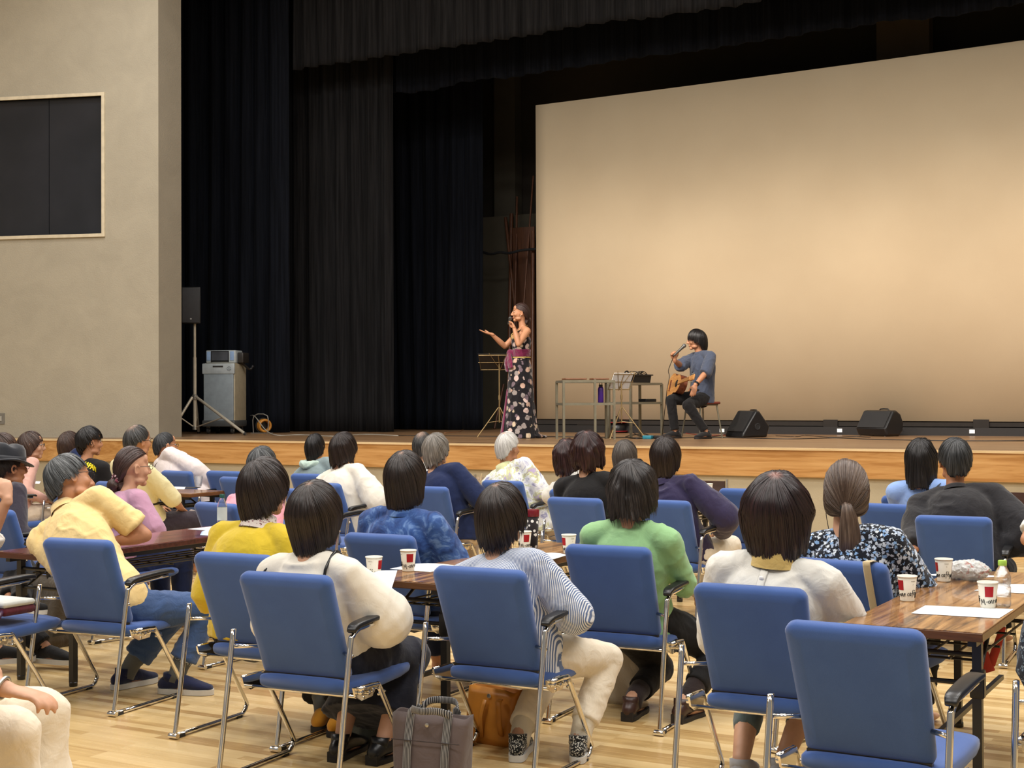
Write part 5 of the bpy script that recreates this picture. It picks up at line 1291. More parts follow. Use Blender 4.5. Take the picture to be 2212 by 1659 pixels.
pers('C6', 'person with a full maroon-black bob in a white blouse with a yellow neck scarf', (1677, 1028, 4.88), dx=0.0, dy=0.03, look=17, skinm=SK1, sw=0.2, hs=1.04,
     shirt=dict(mat=C_WHITE2, sleeve='elbow', w=1.25, girth=1.1, fold=0.008), collar=(0.035, 0.07, 0.075, C_SCARFY), bottom=dict(mat=C_TEAL, end=0.6, hemr=0.055, w=0.9),
     hairs=[dict(BOB, mat=H_MAROON, th=(0.028, 0.046, 0.044), ends=(0.05, -0.105, -0.155), hang=0.72, flare=-0.2, wave=0.35, rag=0.14, amp=0.005)],
     hands=dict(R=onz(1800, 1390, 0.62)), elb=dict(R=(0.25, 0.05, 0.69)), feet=[onz(1600, 1640, 0.1), onz(1690, 1640, 0.1)],
     shoes=dict(mat=cloth('grey_white_sneaker', rgb(170, 168, 170)), sole=SOLE_W), seed=27, extra=extra27)
# ponytail
def pony(root, J):
    c, R = J['c'], J['R']; F = lambda x, y, z: c + R @ np.array((x, y, z))
    tube_uv('ponytail', [F(0, -0.10, -0.045), F(0.006, -0.135, -0.05), F(0.012, -0.145, -0.10), F(0.014, -0.135, -0.17), F(0.012, -0.12, -0.235), F(0.008, -0.115, -0.275)], [0.016, 0.024, 0.036, 0.042, 0.034, 0.008], H_PONY, root, 26, 6, 0.35, 3, 0.75)
    m_ = MB(); m_.tube([F(0.0 + 0.018 * math.cos(a), -0.115 + 0.006 * math.sin(a), -0.047 + 0.018 * math.sin(a)) for a in np.linspace(0, 6.3, 17)], 0.005, 8); obj('hair_tie', m_, M_BLACKPL, root, 'all')
    m_ = MB(); m_.tube([F(-0.084, 0.0, -0.03), F(-0.082, -0.005, -0.09), F(-0.07, -0.01, -0.16)], 0.0016, 6, 3); obj('earphone_wire', m_, M_BLACKPL, root, 'all')
pers('C8', 'person with a long brown ponytail in a black and blue floral blouse', (1828, 998, 5.78), dx=-0.02, dy=0.06, heading=0, look=14, skinm=SK1, sw=0.195,
     shirt=dict(mat=C_FLORAL, sleeve='elbow', w=1.15, girth=1.05), bottom=dict(mat=C_BLACK), hairs=[dict(mat=H_PONY, mode='tied', th=(0.02, 0.012, 0.016), hang=0, rag=0.1, amp=0.003, tie=(0, -0.93, -0.38))],
     elb=dict(R=(0.215, 0.03, 0.68)), seed=28, extra=pony)
# black sweatshirt man
pers('C9', 'person with dark grey hair in a black sweatshirt, arm over the chair back', (2062, 949, 8.32), dx=0.05, dy=0.0, look=24, skinm=SK3, sw=0.225,
     shirt=dict(mat=C_BLACK2, sleeve='long', w=1.35, rE=0.075, rH=0.05, girth=1.22, fold=0.014, fs=7), bottom=dict(mat=C_BLACK), collar=(0.01, 0.064, 0.062, C_BLACK2),
     hairs=[dict(MALE, mat=H_DGREY, th=(0.022, 0.016, 0.018))], hands=dict(L=onz(1972, 1188, 0.62), R=onz(2190, 1172, 0.66)), hand_d=dict(L=((-0.8, 0.4, -0.2), (0, 0, 1), 0.4)), elb=dict(L=(-0.27, -0.04, 0.70), R=(0.32, 0.03, 0.70)), near=False, seed=30)
def strap29(root, J):
    nb, rs, up = J['nb'], J['rs'], J['up']; m_ = MB()
    bk = back_of(root, 0.008); P = [nb + rs * 0.13 - up * 0.03 + np.array((0, 0.02, 0.035))]
    for t_, x_ in ((0.03, 0.115), (0.06, 0.09), (0.09, 0.06), (0.13, 0.03), (0.17, 0.0), (0.22, -0.04)): p = nb + rs * x_ - up * t_; p[1] = bk(p[0], p[2]); P.append(p)
    m_.tube(P, 0.018, 8, 3, True, ref=unit(rs + up * 0.7), ry=0.004)
    obj('bag_strap', m_, M_BLACKPL, root, 'all')
pers('C11', 'person with black shoulder-length hair in a light blue blouse with a black strap', (1990, 948, 9.3), dx=0.12, look=6, sw=0.19, shirt=dict(mat=C_LBLUE, w=1.2, girth=1.05), bottom=dict(mat=C_NAVY),
     hairs=[dict(BOB, mat=H_BLACK, th=(0.018, 0.022, 0.028), ends=(0.05, -0.14, -0.19), flare=-0.02, wave=0.3, rag=0.15)], near=False, seed=29, extra=strap29)
pers('C13', 'person with short dark brown hair in a dark purple shirt and white trousers', (1437, 946, 8.55), dx=0.06, look=18, sw=0.195, shirt=dict(mat=C_PURP, w=1.25, rE=0.075, rH=0.06, fold=0.010), collar=(0.02, 0.06, 0.062, C_PURP),
     bottom=dict(mat=C_CREAMTR, w=1.05), hairs=[dict(SHORTF, mat=H_DBROWN, th=(0.026, 0.022, 0.026), ends=(0.05, -0.05, -0.13), hang=0.6)], elb=dict(R=(0.31, 0.03, 0.70)), near=False, seed=26)
pers('C14', 'person with curly maroon hair in a black top, near the centre', (1270, 935, 8.5), dx=0.05, look=14, sw=0.2, shirt=dict(mat=C_BLACK, w=1.15, girth=1.08, sleeve='elbow'), bottom=dict(mat=C_BLACK),
     hairs=[dict(BOB, mat=H_MAR2, th=(0.028, 0.036, 0.034), ends=(0.05, -0.085, -0.12), hang=0.6, wave=1.1, rag=0.25, amp=0.008)], near=False, seed=23)
pers('C15', 'person with curly brown hair in a white shirt, partly behind the black top', (1226, 951, 9.3), dx=0.0, dy=0.1, look=10, sw=0.19, shirt=dict(mat=C_WHITE2), bottom=dict(mat=C_NAVY),
     hairs=[dict(BOB, mat=H_MAR2, th=(0.022, 0.028, 0.03), ends=(0.05, -0.06, -0.125), hang=0.4, wave=1.2, rag=0.3, amp=0.008)], near=False, seed=22)
person('person with straight ash-brown hair in a pale blue top, behind the wavy-haired woman', (-4.77, 10.25), 0, ony(1350, 952, 10.35), look=8, sw=0.18, shirt=dict(mat=cloth('ice_blue_cotton', rgb(206, 222, 230))), bottom=dict(mat=C_NAVY),
     hairs=[dict(BOB, mat=H_ASH, th=(0.02, 0.022, 0.024), ends=(0.05, -0.06, -0.10), rag=0.1)], near=False, seed=24)
l_, a_, r_ = CH_['C12']; dupc((-4.77, 10.27, 0), 0, 'blue conference chair of the ash-brown-haired person in pale blue')
pers('C16', 'person with white hair in a pale patterned collared shirt', (1097, 934, 9.98), dx=0.1, look=-8, skinm=SK2, sw=0.21, shirt=dict(mat=C_ALOHA, w=1.2, girth=1.12, sleeve='elbow', fold=0.010), collar=(0.028, 0.06, 0.06, cloth('pale_lime_collar', rgb(206, 208, 160))),
     bottom=dict(mat=C_BEIGETR), hairs=[dict(MALE, mat=H_WHITE, th=(0.016, 0.012, 0.014))], near=False, seed=20)
pers('C17', 'person with silver-grey hair in a navy T-shirt', (943, 938, 9.12), dx=0.12, look=4, skinm=SK1, sw=0.205, shirt=dict(mat=C_NAVY, sleeve='elbow', w=1.3, girth=1.08), bottom=dict(mat=C_BEIGETR),
     hairs=[dict(SHORTF, mat=H_SGREY, th=(0.022, 0.018, 0.022), ends=(0.05, -0.02, -0.115), hang=0.25, wave=0.5, rag=0.25)], elb=dict(R=(0.25, 0.03, 0.68)), near=False, seed=18)
person('person with dark hair and a white shirt, mostly behind the silver-grey head', (-6.6, 10.15), 0, ony(914, 934, 10.25), look=12, skinm=SK1, sw=0.2, shirt=dict(mat=C_WHITE2, w=1.1), bottom=dict(mat=C_NAVY),
     hairs=[dict(MALE, mat=H_BALD, th=(0.014, 0.01, 0.013))], near=False, seed=19)
dupc((-6.6, 10.15, 0), 0, 'blue conference chair hidden behind the navy T-shirt')
pers('C19', 'person with a black bob in a loose white top, below the second wing curtain', (743, 935, 9.18), dx=0.05, heading=-8, look=-2, sw=0.2, shirt=dict(mat=C_WHITE, w=1.35, rE=0.08, rH=0.07, girth=1.1, hem=0.0), bottom=dict(mat=C_BEIGETR, w=1.15),
     hairs=[dict(BOB, mat=H_DBROWN, th=(0.02, 0.026, 0.028), ends=(0.05, -0.085, -0.125), hang=0.6, flare=0.0, wave=0.3, rag=0.3)], elb=dict(R=(0.28, 0.03, 0.68)), near=False, seed=16)
def hood(root, J):
    nb, up = J['nb'], J['up']; m_ = MB()
    m_.tube([nb + np.array((-0.07, 0.03, 0.01)), nb + np.array((-0.08, -0.05, 0.0)), nb + np.array((0, -0.10, -0.01)), nb + np.array((0.08, -0.05, 0.0)), nb + np.array((0.07, 0.03, 0.01))], [0.02, 0.03, 0.036, 0.03, 0.02], 10, 3, 'round')
    obj('hood', fuse(m_, 'hood', cloth('mint_hood_lining', rgb(176, 196, 184)), 0.009, 2, 0.01, (1, 1, 1), 18), None, root)
pers('C20', 'person with a small round black-haired head in a grey-green hoodie', (681, 938, 10.2), dx=0.02, look=10, sw=0.175, hs=0.92, shirt=dict(mat=C_HOOD), bottom=dict(mat=C_NAVY),
     hairs=[dict(SHORTF, mat=H_BLACK, th=(0.016, 0.012, 0.016), ends=(0.05, -0.05, -0.12), hang=0.3, rag=0.08)], near=False, seed=15, extra=hood)
person('person with grey hair in a pink shirt, mostly hidden by a dark brown head', (-5.95, 7.1), -10, ony(567, 968, 7.35), look=12, skinm=SK2, sw=0.2, shirt=dict(mat=C_PINK, w=1.3, girth=1.15, fold=0.010), bottom=dict(mat=C_BEIGETR),
     hairs=[dict(MALE, mat=H_GREY, th=(0.024, 0.016, 0.018))], near=False, seed=12)
dupc((-5.95, 7.1, 0), math.radians(-10), 'blue conference chair under the pink-shirted man')
# bun
def bun(root, J):
    c, R = J['c'], J['R']; F = lambda x, y, z: c + R @ np.array((x, y, z))
    tube_uv('hair_bun', [F(-0.005, -0.085, -0.07), F(-0.012, -0.11, -0.085), F(-0.015, -0.125, -0.10), F(-0.015, -0.12, -0.125), F(-0.01, -0.10, -0.14)], [0.02, 0.034, 0.042, 0.036, 0.012], H_BUN, root, 22, 5, 0.15, 5, 0.9)
    m_ = MB(); pts = []
    for a in np.linspace(0, 2 * math.pi, 49):
        rr = 0.03 + 0.006 * math.sin(a * 9); pts.append(F(-0.012 + rr * math.cos(a), -0.112 + 0.006 * math.sin(a * 7), -0.062 + rr * 0.8 * math.sin(a)))
    m_.tube(pts, [0.0095 + 0.003 * math.sin(i * 1.3) for i in range(49)], 8, 1, True); obj('scrunchie', m_, floral('dusty_rose_scrunchie', rgb(132, 66, 78), [rgb(226, 200, 200)], 90, 0.4), root, 'all')
person('person with brown hair in a low bun and scrunchie, wearing a mauve top', (-6.45, 6.45), -14, ony(287, 968, 6.62), look=-22, pitch=0, skinm=SK1, sw=0.18, shirt=dict(mat=C_MAUVE, sleeve='elbow', w=1.12), bottom=dict(mat=C_NAVY),
     hairs=[dict(mat=H_BUN, mode='tied', th=(0.02, 0.014, 0.018), hang=0, rag=0.05, amp=0.0025, tie=(0, -0.82, -0.55))], specs=M_BLACKPL, elb=dict(R=(0.25, 0.12, 0.70)), near=True, seed=10, extra=bun)
dupc((-6.45, 6.45, 0), math.radians(-14), 'blue conference chair under the woman in mauve')
# hatted man
def hat(root, J):
    c, R = J['c'], J['R']; m_ = MB(); Rr = R @ Rx(-6)
    prof = [(0.150, 0.014), (0.152, 0.018), (0.115, 0.026), (0.100, 0.034), (0.098, 0.06), (0.092, 0.10), (0.082, 0.128), (0.05, 0.138), (0.015, 0.128)]
    rings = []
    for r, z in prof:
        rings.append([c + Rr @ np.array((r * 0.90 * math.cos(t), r * 1.08 * math.sin(t) - 0.008 - (0.012 * (z - 0.1) / 0.04 if z > 0.1 else 0), z + 0.022 + (0.018 * (abs(math.cos(t)) ** 3) - 0.02 * max(0, math.sin(t)) if r > 0.11 else 0) - (0.02 * max(0, math.cos(t * 1.0) ** 8) if z > 0.12 else 0))) for t in np.linspace(0, 2 * math.pi, 49)[:-1]])
    m_.ring_loft(rings); obj('hat', m_, cloth('black_felt', rgb(36, 38, 44), sheen=0.4, fold=0.15), root, 'all')
    m_ = MB(); m_.lathe([(0.0995, 0.0), (0.101, 0.003), (0.0995, 0.022), (0.098, 0.024)], (0, 0, 0), 40, np.eye(3), cap=False); m_.v = [tuple(c + Rr @ np.array((p[0] * 0.91, p[1] * 1.09 - 0.008, p[2] + 0.054))) for p in m_.v]
    obj('hat_band', m_, plain('grey_black_band', rgb(58, 60, 66), 0.6), root, 'all')
def hatx(root, J):
    hat(root, J); nb, rs, up = J['nb'], J['rs'], J['up']
    m_ = MB(); m_.tube([nb + rs * 0.075 + np.array((0, 0.03, 0.0)), nb + rs * 0.085 + np.array((0, -0.03, -0.008)), nb + rs * 0.075 + np.array((0, -0.07, -0.02))], 0.014, 8, 3, True, ry=0.006); obj('red_scarf_stripe', m_, M_RED, root, 'all')
person('person in a black fedora, glasses and dark jacket with a white scarf at the neck', (-7.15, 6.2), -18, ony(20, 968, 6.35), look=-16, skinm=SK3, sw=0.215, shirt=dict(mat=C_JACK, w=1.2, girth=1.1, fold=0.007), collar=(0.045, 0.078, 0.07, cloth('white_scarf', rgb(216, 206, 192), fold=0.6)),
     bottom=dict(mat=C_BLACK), hairs=[dict(MALE, mat=H_DBROWN, th=(0.004, 0.008, 0.01), ends=(0.06, -0.01, -0.1))], specs=M_BLACKPL, near=True, seed=7, extra=hatx, feet=[onz(40, 1415, 0.1), onz(60, 1425, 0.1)], shoes=dict(mat=SH_BLK, sole=SOLE_W))
dupc((-7.15, 6.2, 0), math.radians(-18), 'blue conference chair under the man in the fedora')
def tee(root, J):
    """printed lettering across the back of the black T-shirt"""
    nb, rs, up, k2 = J['nb'], J['rs'], J['up'], J['k2']
    cu = bpy.data.curves.new('t', 'FONT'); cu.body = 'M JAPAN'; cu.size = 0.058; cu.extrude = 0.002; cu.align_x = 'CENTER'; cu.offset = 0.0018
    o = bpy.data.objects.new('t', cu); COL.objects.link(o); dg = bpy.context.evaluated_depsgraph_get(); me = bpy.data.meshes.new_from_object(o.evaluated_get(dg)); bpy.data.objects.remove(o)
    co = np.empty(len(me.vertices) * 3, 'f'); me.vertices.foreach_get('co', co); co = co.reshape(-1, 3).astype(float)
    co[:, 0] += 0.10; a = co[:, 0] / 0.21; y0 = 0.055 - 0.065 * (1 - np.cos(a * 0.9)) * 2
    px = np.sin(a) * 0.20; py = -0.165 + (1 - np.cos(a)) * 0.15
    W = nb - up * 0.10 + np.outer(px, rs) + np.outer(co[:, 1] + y0, up); bk = back_of(root)
    for i_ in range(len(W)): W[i_, 1] = bk(W[i_, 0], W[i_, 2]) - co[i_, 2]
    me.vertices.foreach_set('co', W.astype('f').ravel()); me.materials.clear(); me.materials.append(plain('yellow_print', rgb(236, 216, 20), 0.5)); me.update()
    obj('shirt_lettering', me, None, root)
pers('C26', 'person with spiky black hair in a black T-shirt with yellow lettering', (194, 925, 9.1), dx=0.05, heading=8, look=-22, skinm=SK2, sw=0.21, shirt=dict(mat=C_BLACK, sleeve='elbow', girth=1.1, w=1.15, fold=0.004), bottom=dict(mat=C_BLACK),
     hairs=[dict(MALE, mat=H_BLACK, th=(0.03, 0.012, 0.016), ends=(0.06, 0.01, -0.075), rag=0.4, amp=0.012)], near=False, seed=4, extra=tee, face=True)
pers('C25', 'person with thinning grey hair in a cream short-sleeved shirt, seated sideways', (298, 920, 8.4), dx=0.1, heading=-12, look=-12, skinm=SK2, sw=0.22, shirt=dict(mat=C_CREAM, sleeve='elbow', girth=1.15, w=1.2), bottom=dict(mat=C_DKTR, w=1.1), collar=(0.02, 0.06, 0.06, C_CREAM),
     hairs=[dict(MALE, mat=H_BALD, th=(0.016, 0.013, 0.016))], elb=dict(R=(0.26, 0.08, 0.70)), specs=M_BLACKPL, near=False, seed=5, face=True)
pers('C27', 'person with cropped grey hair and glasses in a thin white shirt', (357, 934, 10.05), dx=0.05, heading=-14, look=-26, skinm=SK2, sw=0.205, shirt=dict(mat=cloth('thin_white_cotton', rgb(226, 214, 210)), w=1.25, rE=0.07, girth=1.08), bottom=dict(mat=C_BEIGETR, w=1.1), collar=(0.02, 0.06, 0.06, cloth('thin_white_cotton', (0, 0, 0))),
     hairs=[dict(MALE, mat=H_DGREY, th=(0.010, 0.008, 0.010))], elb=dict(R=(0.24, 0.12, 0.68)), specs=M_BLACKPL, near=False, seed=6, face=True)
person('person with a smooth brown bob and glasses in a dusty pink knit, far left', (-9.95, 8.75), -25, ony(68, 933, 9.0), look=-46, skinm=SK1, sw=0.18, shirt=dict(mat=C_DPINK), bottom=dict(mat=C_BEIGETR),
     hairs=[dict(BOB, mat=H_BROWN, th=(0.018, 0.016, 0.02), ends=(0.05, -0.08, -0.115), rag=0.06)], specs=M_BLACKPL, near=False, seed=1, face=True)
dupc((-9.95, 8.75, 0), math.radians(-25), 'blue conference chair under the woman in dusty pink')
person('person with a short brown bob and navy collar, half behind the spiky-haired man', (-10.35, 9.95), -10, ony(150, 933, 10.1), look=-4, sw=0.185, shirt=dict(mat=C_NAVY), bottom=dict(mat=C_NAVY2), collar=(0.03, 0.06, 0.06, C_NAVY),
     hairs=[dict(BOB, mat=H_BROWN, th=(0.018, 0.018, 0.024), ends=(0.05, -0.07, -0.105), hang=0.5, rag=0.15)], near=False, seed=3)
dupc((-10.35, 9.95, 0), math.radians(-10), 'blue conference chair hidden behind the black T-shirt')
person('person with brown hair at the left picture edge above the fedora', (-9.3, 7.55), -20, ony(8, 937, 7.8), look=-30, sw=0.18, shirt=dict(mat=C_WHITE2), bottom=dict(mat=C_NAVY),
     hairs=[dict(SHORTF, mat=H_BROWN, th=(0.018, 0.016, 0.02))], near=False, seed=2)
dupc((-9.3, 7.55, 0), math.radians(-20), 'blue conference chair at far left, behind the man in the fedora')
# raised arm at the left edge
hp = onz(22, 1066, 1.0)
person('person at the left edge in a white leaf-print blouse, one bare forearm raised', (-6.62, 5.15), -10, ony(-75, 1005, 5.3), look=-10, skinm=SK1, sw=0.19, shirt=dict(mat=C_LEAF, sleeve='elbow', w=1.3, girth=1.05), bottom=dict(mat=C_BLACK),
     hairs=[dict(SHORTF, mat=H_DBROWN)], hands=dict(R=hp, L=(-6.8, 5.5, 0.7)), elb=dict(R=(Rz(10) @ (tl(onz(60, 1166, 0.77)) - np.array((-6.62, 5.15, 0))))), hand_d=dict(R=((-0.35, 0.1, 0.9), (0.8, -0.5, 0.2), 0.9)), near=True, seed=9, feet=[onz(25, 1420, 0.1), onz(120, 1405, 0.1)], shoes=dict(mat=SH_BLK, sole=SOLE_W, d=[(0.5, 0.9, 0), (0.95, 0.2, 0)]))
dupc((-6.62, 5.15, 0), math.radians(-10), 'blue conference chair just left of the picture, under the leaf-print blouse')
# cream trousers, lower left
kp = tl(onz(74, 1572, 0.48)); hd_ = -62; (x30, y30), _a = seat_of('C30')
pos = kp[:2] - (Rz(hd_) @ np.array((0.09, 0.44, 0)))[:2]
_l, _aa, ch30 = CH_['C30']; ch30.location = (pos[0] * HK, pos[1] * HK, 0); ch30.rotation_euler = (0, 0, math.radians(hd_))
def watch(root, J):
    H = J['Hn'][1]; E = J['El'][1]; d = unit(H - E); a, b_, _ = frame_from(d); m_ = MB()
    m_.tube([H - d * 0.02 + (a * math.cos(t_) + b_ * math.sin(t_)) * 0.031 for t_ in np.linspace(0, 2 * math.pi, 25)], 0.0055, 8); obj('wrist_watch', m_, M_STEEL, root, 'all')
tp11 = np.array((pos[0], pos[1], 1.24)) + Rz(hd_) @ np.array((0, 0.05, 0))
person('person seated in wide cream trousers at the lower left, hands resting on the lap', (pos[0], pos[1]), hd_, tp11, look=-20, skinm=SK1, sw=0.19, shirt=dict(mat=C_WHITE2, sleeve='elbow'), bottom=dict(mat=C_CREAMTR, w=1.15, end=0.92, hemr=0.125, fold=0.006),
     hairs=[dict(BOB, mat=H_DBROWN)], hands=dict(R=onz(22, 1492, 0.64), L=onz(10, 1505, 0.64)), hand_d=dict(R=((0.9, 0.3, -0.15), (0, 0, 1), 0.5)), near=True, seed=31, extra=watch, shoes=dict(mat=SH_BLK, sole=SOLE_W))
# right edge people
(x31, y31), a31 = seat_of('C31')
ank = onz(2260, 1640, 0.1)
person('person at the right edge in a navy leaf-print blouse, only the arm showing', (x31, y31), 0, np.array((x31 + 0.02, y31 + 0.06, 1.24)), look=20, skinm=SK3, sw=0.215, shirt=dict(mat=C_NFLOR, sleeve='elbow', w=1.3, girth=1.15), bottom=dict(mat=cloth('grey_wool_trousers', rgb(120, 118, 120))),
     hairs=[dict(SHORTF, mat=H_DBROWN)], near=True, seed=32)
er = tl(onz(2204, 1118, 0.8))
person('person beyond the right edge, a bare elbow showing by the black sweatshirt', (er[0] + 0.35, er[1] - 0.1), 10, np.array((er[0] + 0.33, er[1], 1.25)), look=20, skinm=SK2, sw=0.21, shirt=dict(mat=C_WHITE2, sleeve='short'), bottom=dict(mat=C_NAVY),
     hairs=[dict(MALE, mat=H_GREY)], hands=dict(L=(er[0] + 0.12, er[1] + 0.25, 0.86)), poleL=(-1, -0.2, -0.4), near=False, seed=33)
dupc((er[0] + 0.35, er[1] - 0.1, 0), math.radians(10), 'blue conference chair just beyond the right edge')
# ================================================================== ON THE STAGE
def S_(px, py): return onz(px, py, SZ + 0.002)
# --- left: speaker on stand
pf = [ony(367, 938, 15.85), ony(531, 940, 15.95)]
pole = ony(421, 930, 16.2); pole[2] = SZ; pz = ony(421, 700, pole[1]); ptop = pz[2]
st = thing('speaker_stand', 'white tripod speaker stand at the left end of the stage', 'stand', (pole[0], pole[1], SZ))
def L(p): return np.array(p) - np.array((pole[0], pole[1], SZ))
col = ony(421, 858, pole[1])[2] - SZ; bot = ony(421, 925, pole[1])[2] - SZ
m_ = MB(); m_.tube([(0, 0, 0.09), (0, 0, ptop - SZ - 0.5)], 0.026, 14); m_.tube([(0, 0, ptop - SZ - 0.6), (0, 0, ptop - SZ + 0.05)], 0.02, 14); obj('pole', m_, M_WHITEMETAL, st)
m_ = MB(); m_.lathe([(0.035, col - 0.04), (0.042, col - 0.03), (0.042, col + 0.03), (0.03, col + 0.04)], (0, 0, 0), 16); obj('collar', m_, M_STEEL, st)
m_ = MB(); m_.lathe([(0.035, 0.07), (0.035, 0.12)], (0, 0, 0), 16); obj('lower_collar', m_, M_STEEL, st)
third = np.array((-0.3, 0.42, 0.01))
for f_ in (L(pf[0]), L(pf[1]), third):
    f_ = np.array((f_[0], f_[1], 0.015)); hd = unit((f_[0], f_[1], 0)) * 0.04
    m_ = MB(); m_.tube([hd + (0, 0, col), f_], 0.021, 12); lg = obj('leg', m_, M_WHITEMETAL, st)
    m_ = MB(); m_.tube([f_ + (0, 0, 0.0), f_ + unit(f_ - hd - (0, 0, col)) * -0.03], 0.025, 10); obj('rubber_foot', m_, M_RUBBER, lg)
    m_ = MB(); mid = (hd + (0, 0, col)) * 0.45 + f_ * 0.55; m_.tube([(0, 0, 0.1), mid], 0.010, 8); obj('brace', m_, M_WHITEMETAL, st)
ws = 0.285; z0 = ony(415, 700, pole[1])[2]; z1 = ony(415, 621, pole[1])[2]; xs = ony(414, 660, pole[1])[0]
sp = thing('loudspeaker', 'black loudspeaker mounted on the white tripod stand', 'speaker', (xs, pole[1], z0), math.radians(38))
m_ = MB(); m_.ring_loft([[(x, y, z) for x, y in ((-ws / 2, -0.14), (ws / 2, -0.14), (ws / 2 - 0.05, 0.15), (-ws / 2 + 0.05, 0.15))] for z in (0, z1 - z0)]); obj('cabinet', m_, M_BLACKPL, sp, bevel=0.012)
m_ = MB(); m_.box((0, -0.148, (z1 - z0) / 2), (ws - 0.03, 0.014, z1 - z0 - 0.03), r=0.005); obj('grille', m_, plain('charcoal_grille', rgb(52, 52, 54), 0.7), sp)
m_ = MB(); m_.lathe([(0.013, -0.002), (0.013, 0.002)], (-0.0, -0.157, 0.07), 16, np.array(((1, 0, 0), (0, 0, 1), (0, -1, 0)))); obj('badge', m_, M_STEEL, sp)
# --- karaoke cabinet
kc = S_(472, 937); kr = math.radians(20)
k = thing('karaoke_cabinet', 'silver-white karaoke cabinet on castors beside the tripod stand', 'karaoke machine', (kc[0], kc[1] + 0.15, SZ), kr)
sc_ = (ony(460, 785, kc[1])[2] - SZ)
M_SIL = plain('silver_plastic', rgb(176, 184, 186), 0.4); M_SILD = plain('blue_grey_plastic', rgb(138, 148, 154), 0.5); M_IVORY = plain('ivory_side', rgb(170, 160, 136), 0.5)
WK, DK = 0.50, 0.50
m_ = MB(); m_.box((0, 0, 0.13 + (sc_ - 0.13) / 2), (WK, DK, sc_ - 0.13), r=0.02); obj('body', m_, M_IVORY, k)
m_ = MB(); m_.box((0, -DK / 2 - 0.012, 0.13 + (sc_ - 0.3) / 2 + 0.04), (WK - 0.03, 0.03, sc_ - 0.34), r=0.01); obj('front_grille', m_, M_SILD, k)
m_ = MB(); m_.box((0, -DK / 2 - 0.016, sc_ - 0.085), (WK + 0.01, 0.05, 0.16), r=0.014); fp = obj('control_panel', m_, M_SIL, k)
m_ = MB(); m_.box((0.0, -DK / 2 - 0.045, sc_ - 0.05), (0.16, 0.006, 0.022)); obj('nameplate', m_, plain('dark_nameplate', rgb(58, 56, 54), 0.4), fp)
m_ = MB(); cx_ = WK / 2 - 0.075
for a_ in range(3): m_.tube([(cx_ + 0.035 * math.cos(1.57 + a_ * 2.1), -DK / 2 - 0.044, sc_ - 0.085 + 0.035 * math.sin(1.57 + a_ * 2.1)), (cx_, -DK / 2 - 0.044, sc_ - 0.085)], 0.004, 6)
m_.tube([(cx_ + 0.03 * math.cos(t), -DK / 2 - 0.044, sc_ - 0.085 + 0.03 * math.sin(t)) for t in np.linspace(0, 6.28, 17)], 0.003, 6); obj('emblem', m_, M_SILD, fp)
m_ = MB(); m_.box((0, -0.02, 0.16), (WK + 0.02, DK + 0.04, 0.1), r=0.02); obj('plinth', m_, plain('dark_grey_plastic', rgb(70, 72, 72), 0.5), k)
for sx in (-1, 1):
    for sy in (-1, 1):
        m_ = MB(); R9 = np.array(((0, 0, 1), (0, 1, 0), (-1, 0, 0))); m_.lathe([(0.04, -0.02), (0.05, -0.015), (0.05, 0.015), (0.04, 0.02)], (sx * 0.19, sy * 0.19, 0.052), 18, R9); w1 = obj('castor', m_, M_RUBBER, k)
        m_ = MB(); m_.lathe([(0.02, -0.025), (0.022, 0.0), (0.02, 0.025)], (sx * 0.19, sy * 0.19, 0.052), 14, R9); m_.box((sx * 0.19, sy * 0.19, 0.1), (0.05, 0.03, 0.03)); obj('castor_hub', m_, M_STEEL, w1)
m_ = MB(); m_.tube([(WK / 2 - 0.03, -0.1, sc_ + 0.005), (WK / 2 + 0.03, 0.0, sc_ - 0.0), (WK / 2 + 0.1, 0.12, sc_ - 0.09), (WK / 2 + 0.15, 0.14, sc_ - 0.03)], 0.02, 10, 4); obj('handle', m_, M_BLACKPL, k, 'all')
mz = sc_ + 0.002; mh = ony(460, 757, kc[1])[2] - SZ - sc_ - 0.003
mo = thing('monitor_unit', 'small silver monitor unit with dark screen on top of the karaoke cabinet', 'monitor', (kc[0], kc[1] + 0.15, SZ + mz), kr)
m_ = MB(); m_.box((0, -0.03, mh / 2), (0.47, 0.3, mh), r=0.015); obj('housing', m_, M_SIL, mo)
t = NT('dim_display'); v = t.coord(); n = t.noise(v, 4, 2); t.set(**{'Base Color': t.ramp(n, [(0.3, rgb(60, 62, 66)), (0.7, rgb(88, 92, 98))]), 'Roughness': 0.25}); M_DISP = t.m
m_ = MB(); m_.box((-0.01, -0.184, mh / 2 + 0.01), (0.27, 0.008, mh * 0.78)); dsp = obj('display', m_, M_DISP, mo)
m_ = MB(); m_.box((-0.01, -0.186, mh * 0.92), (0.28, 0.008, 0.012)); m_.box((-0.01, -0.186, 0.03), (0.28, 0.008, 0.02)); m_.box((-0.145, -0.186, mh / 2), (0.012, 0.008, mh * 0.85)); m_.box((0.125, -0.186, mh / 2), (0.012, 0.008, mh * 0.85)); obj('display_bezel', m_, M_BLACKPL, dsp)
for sx in (-0.19, 0.18):
    m_ = MB(); m_.box((sx, -0.184, mh / 2 + 0.01), (0.06, 0.008, mh * 0.7), r=0.003)
    t2m = plain('pale_blue_keys', rgb(150, 178, 216), 0.4); obj('key_pad', m_, t2m, mo)
m_ = MB(); m_.box((0.285, 0.02, mh * 0.43), (0.09, 0.26, mh * 0.8), r=0.012); obj('side_unit', m_, plain('dark_side_unit', rgb(50, 46, 42), 0.4), mo)
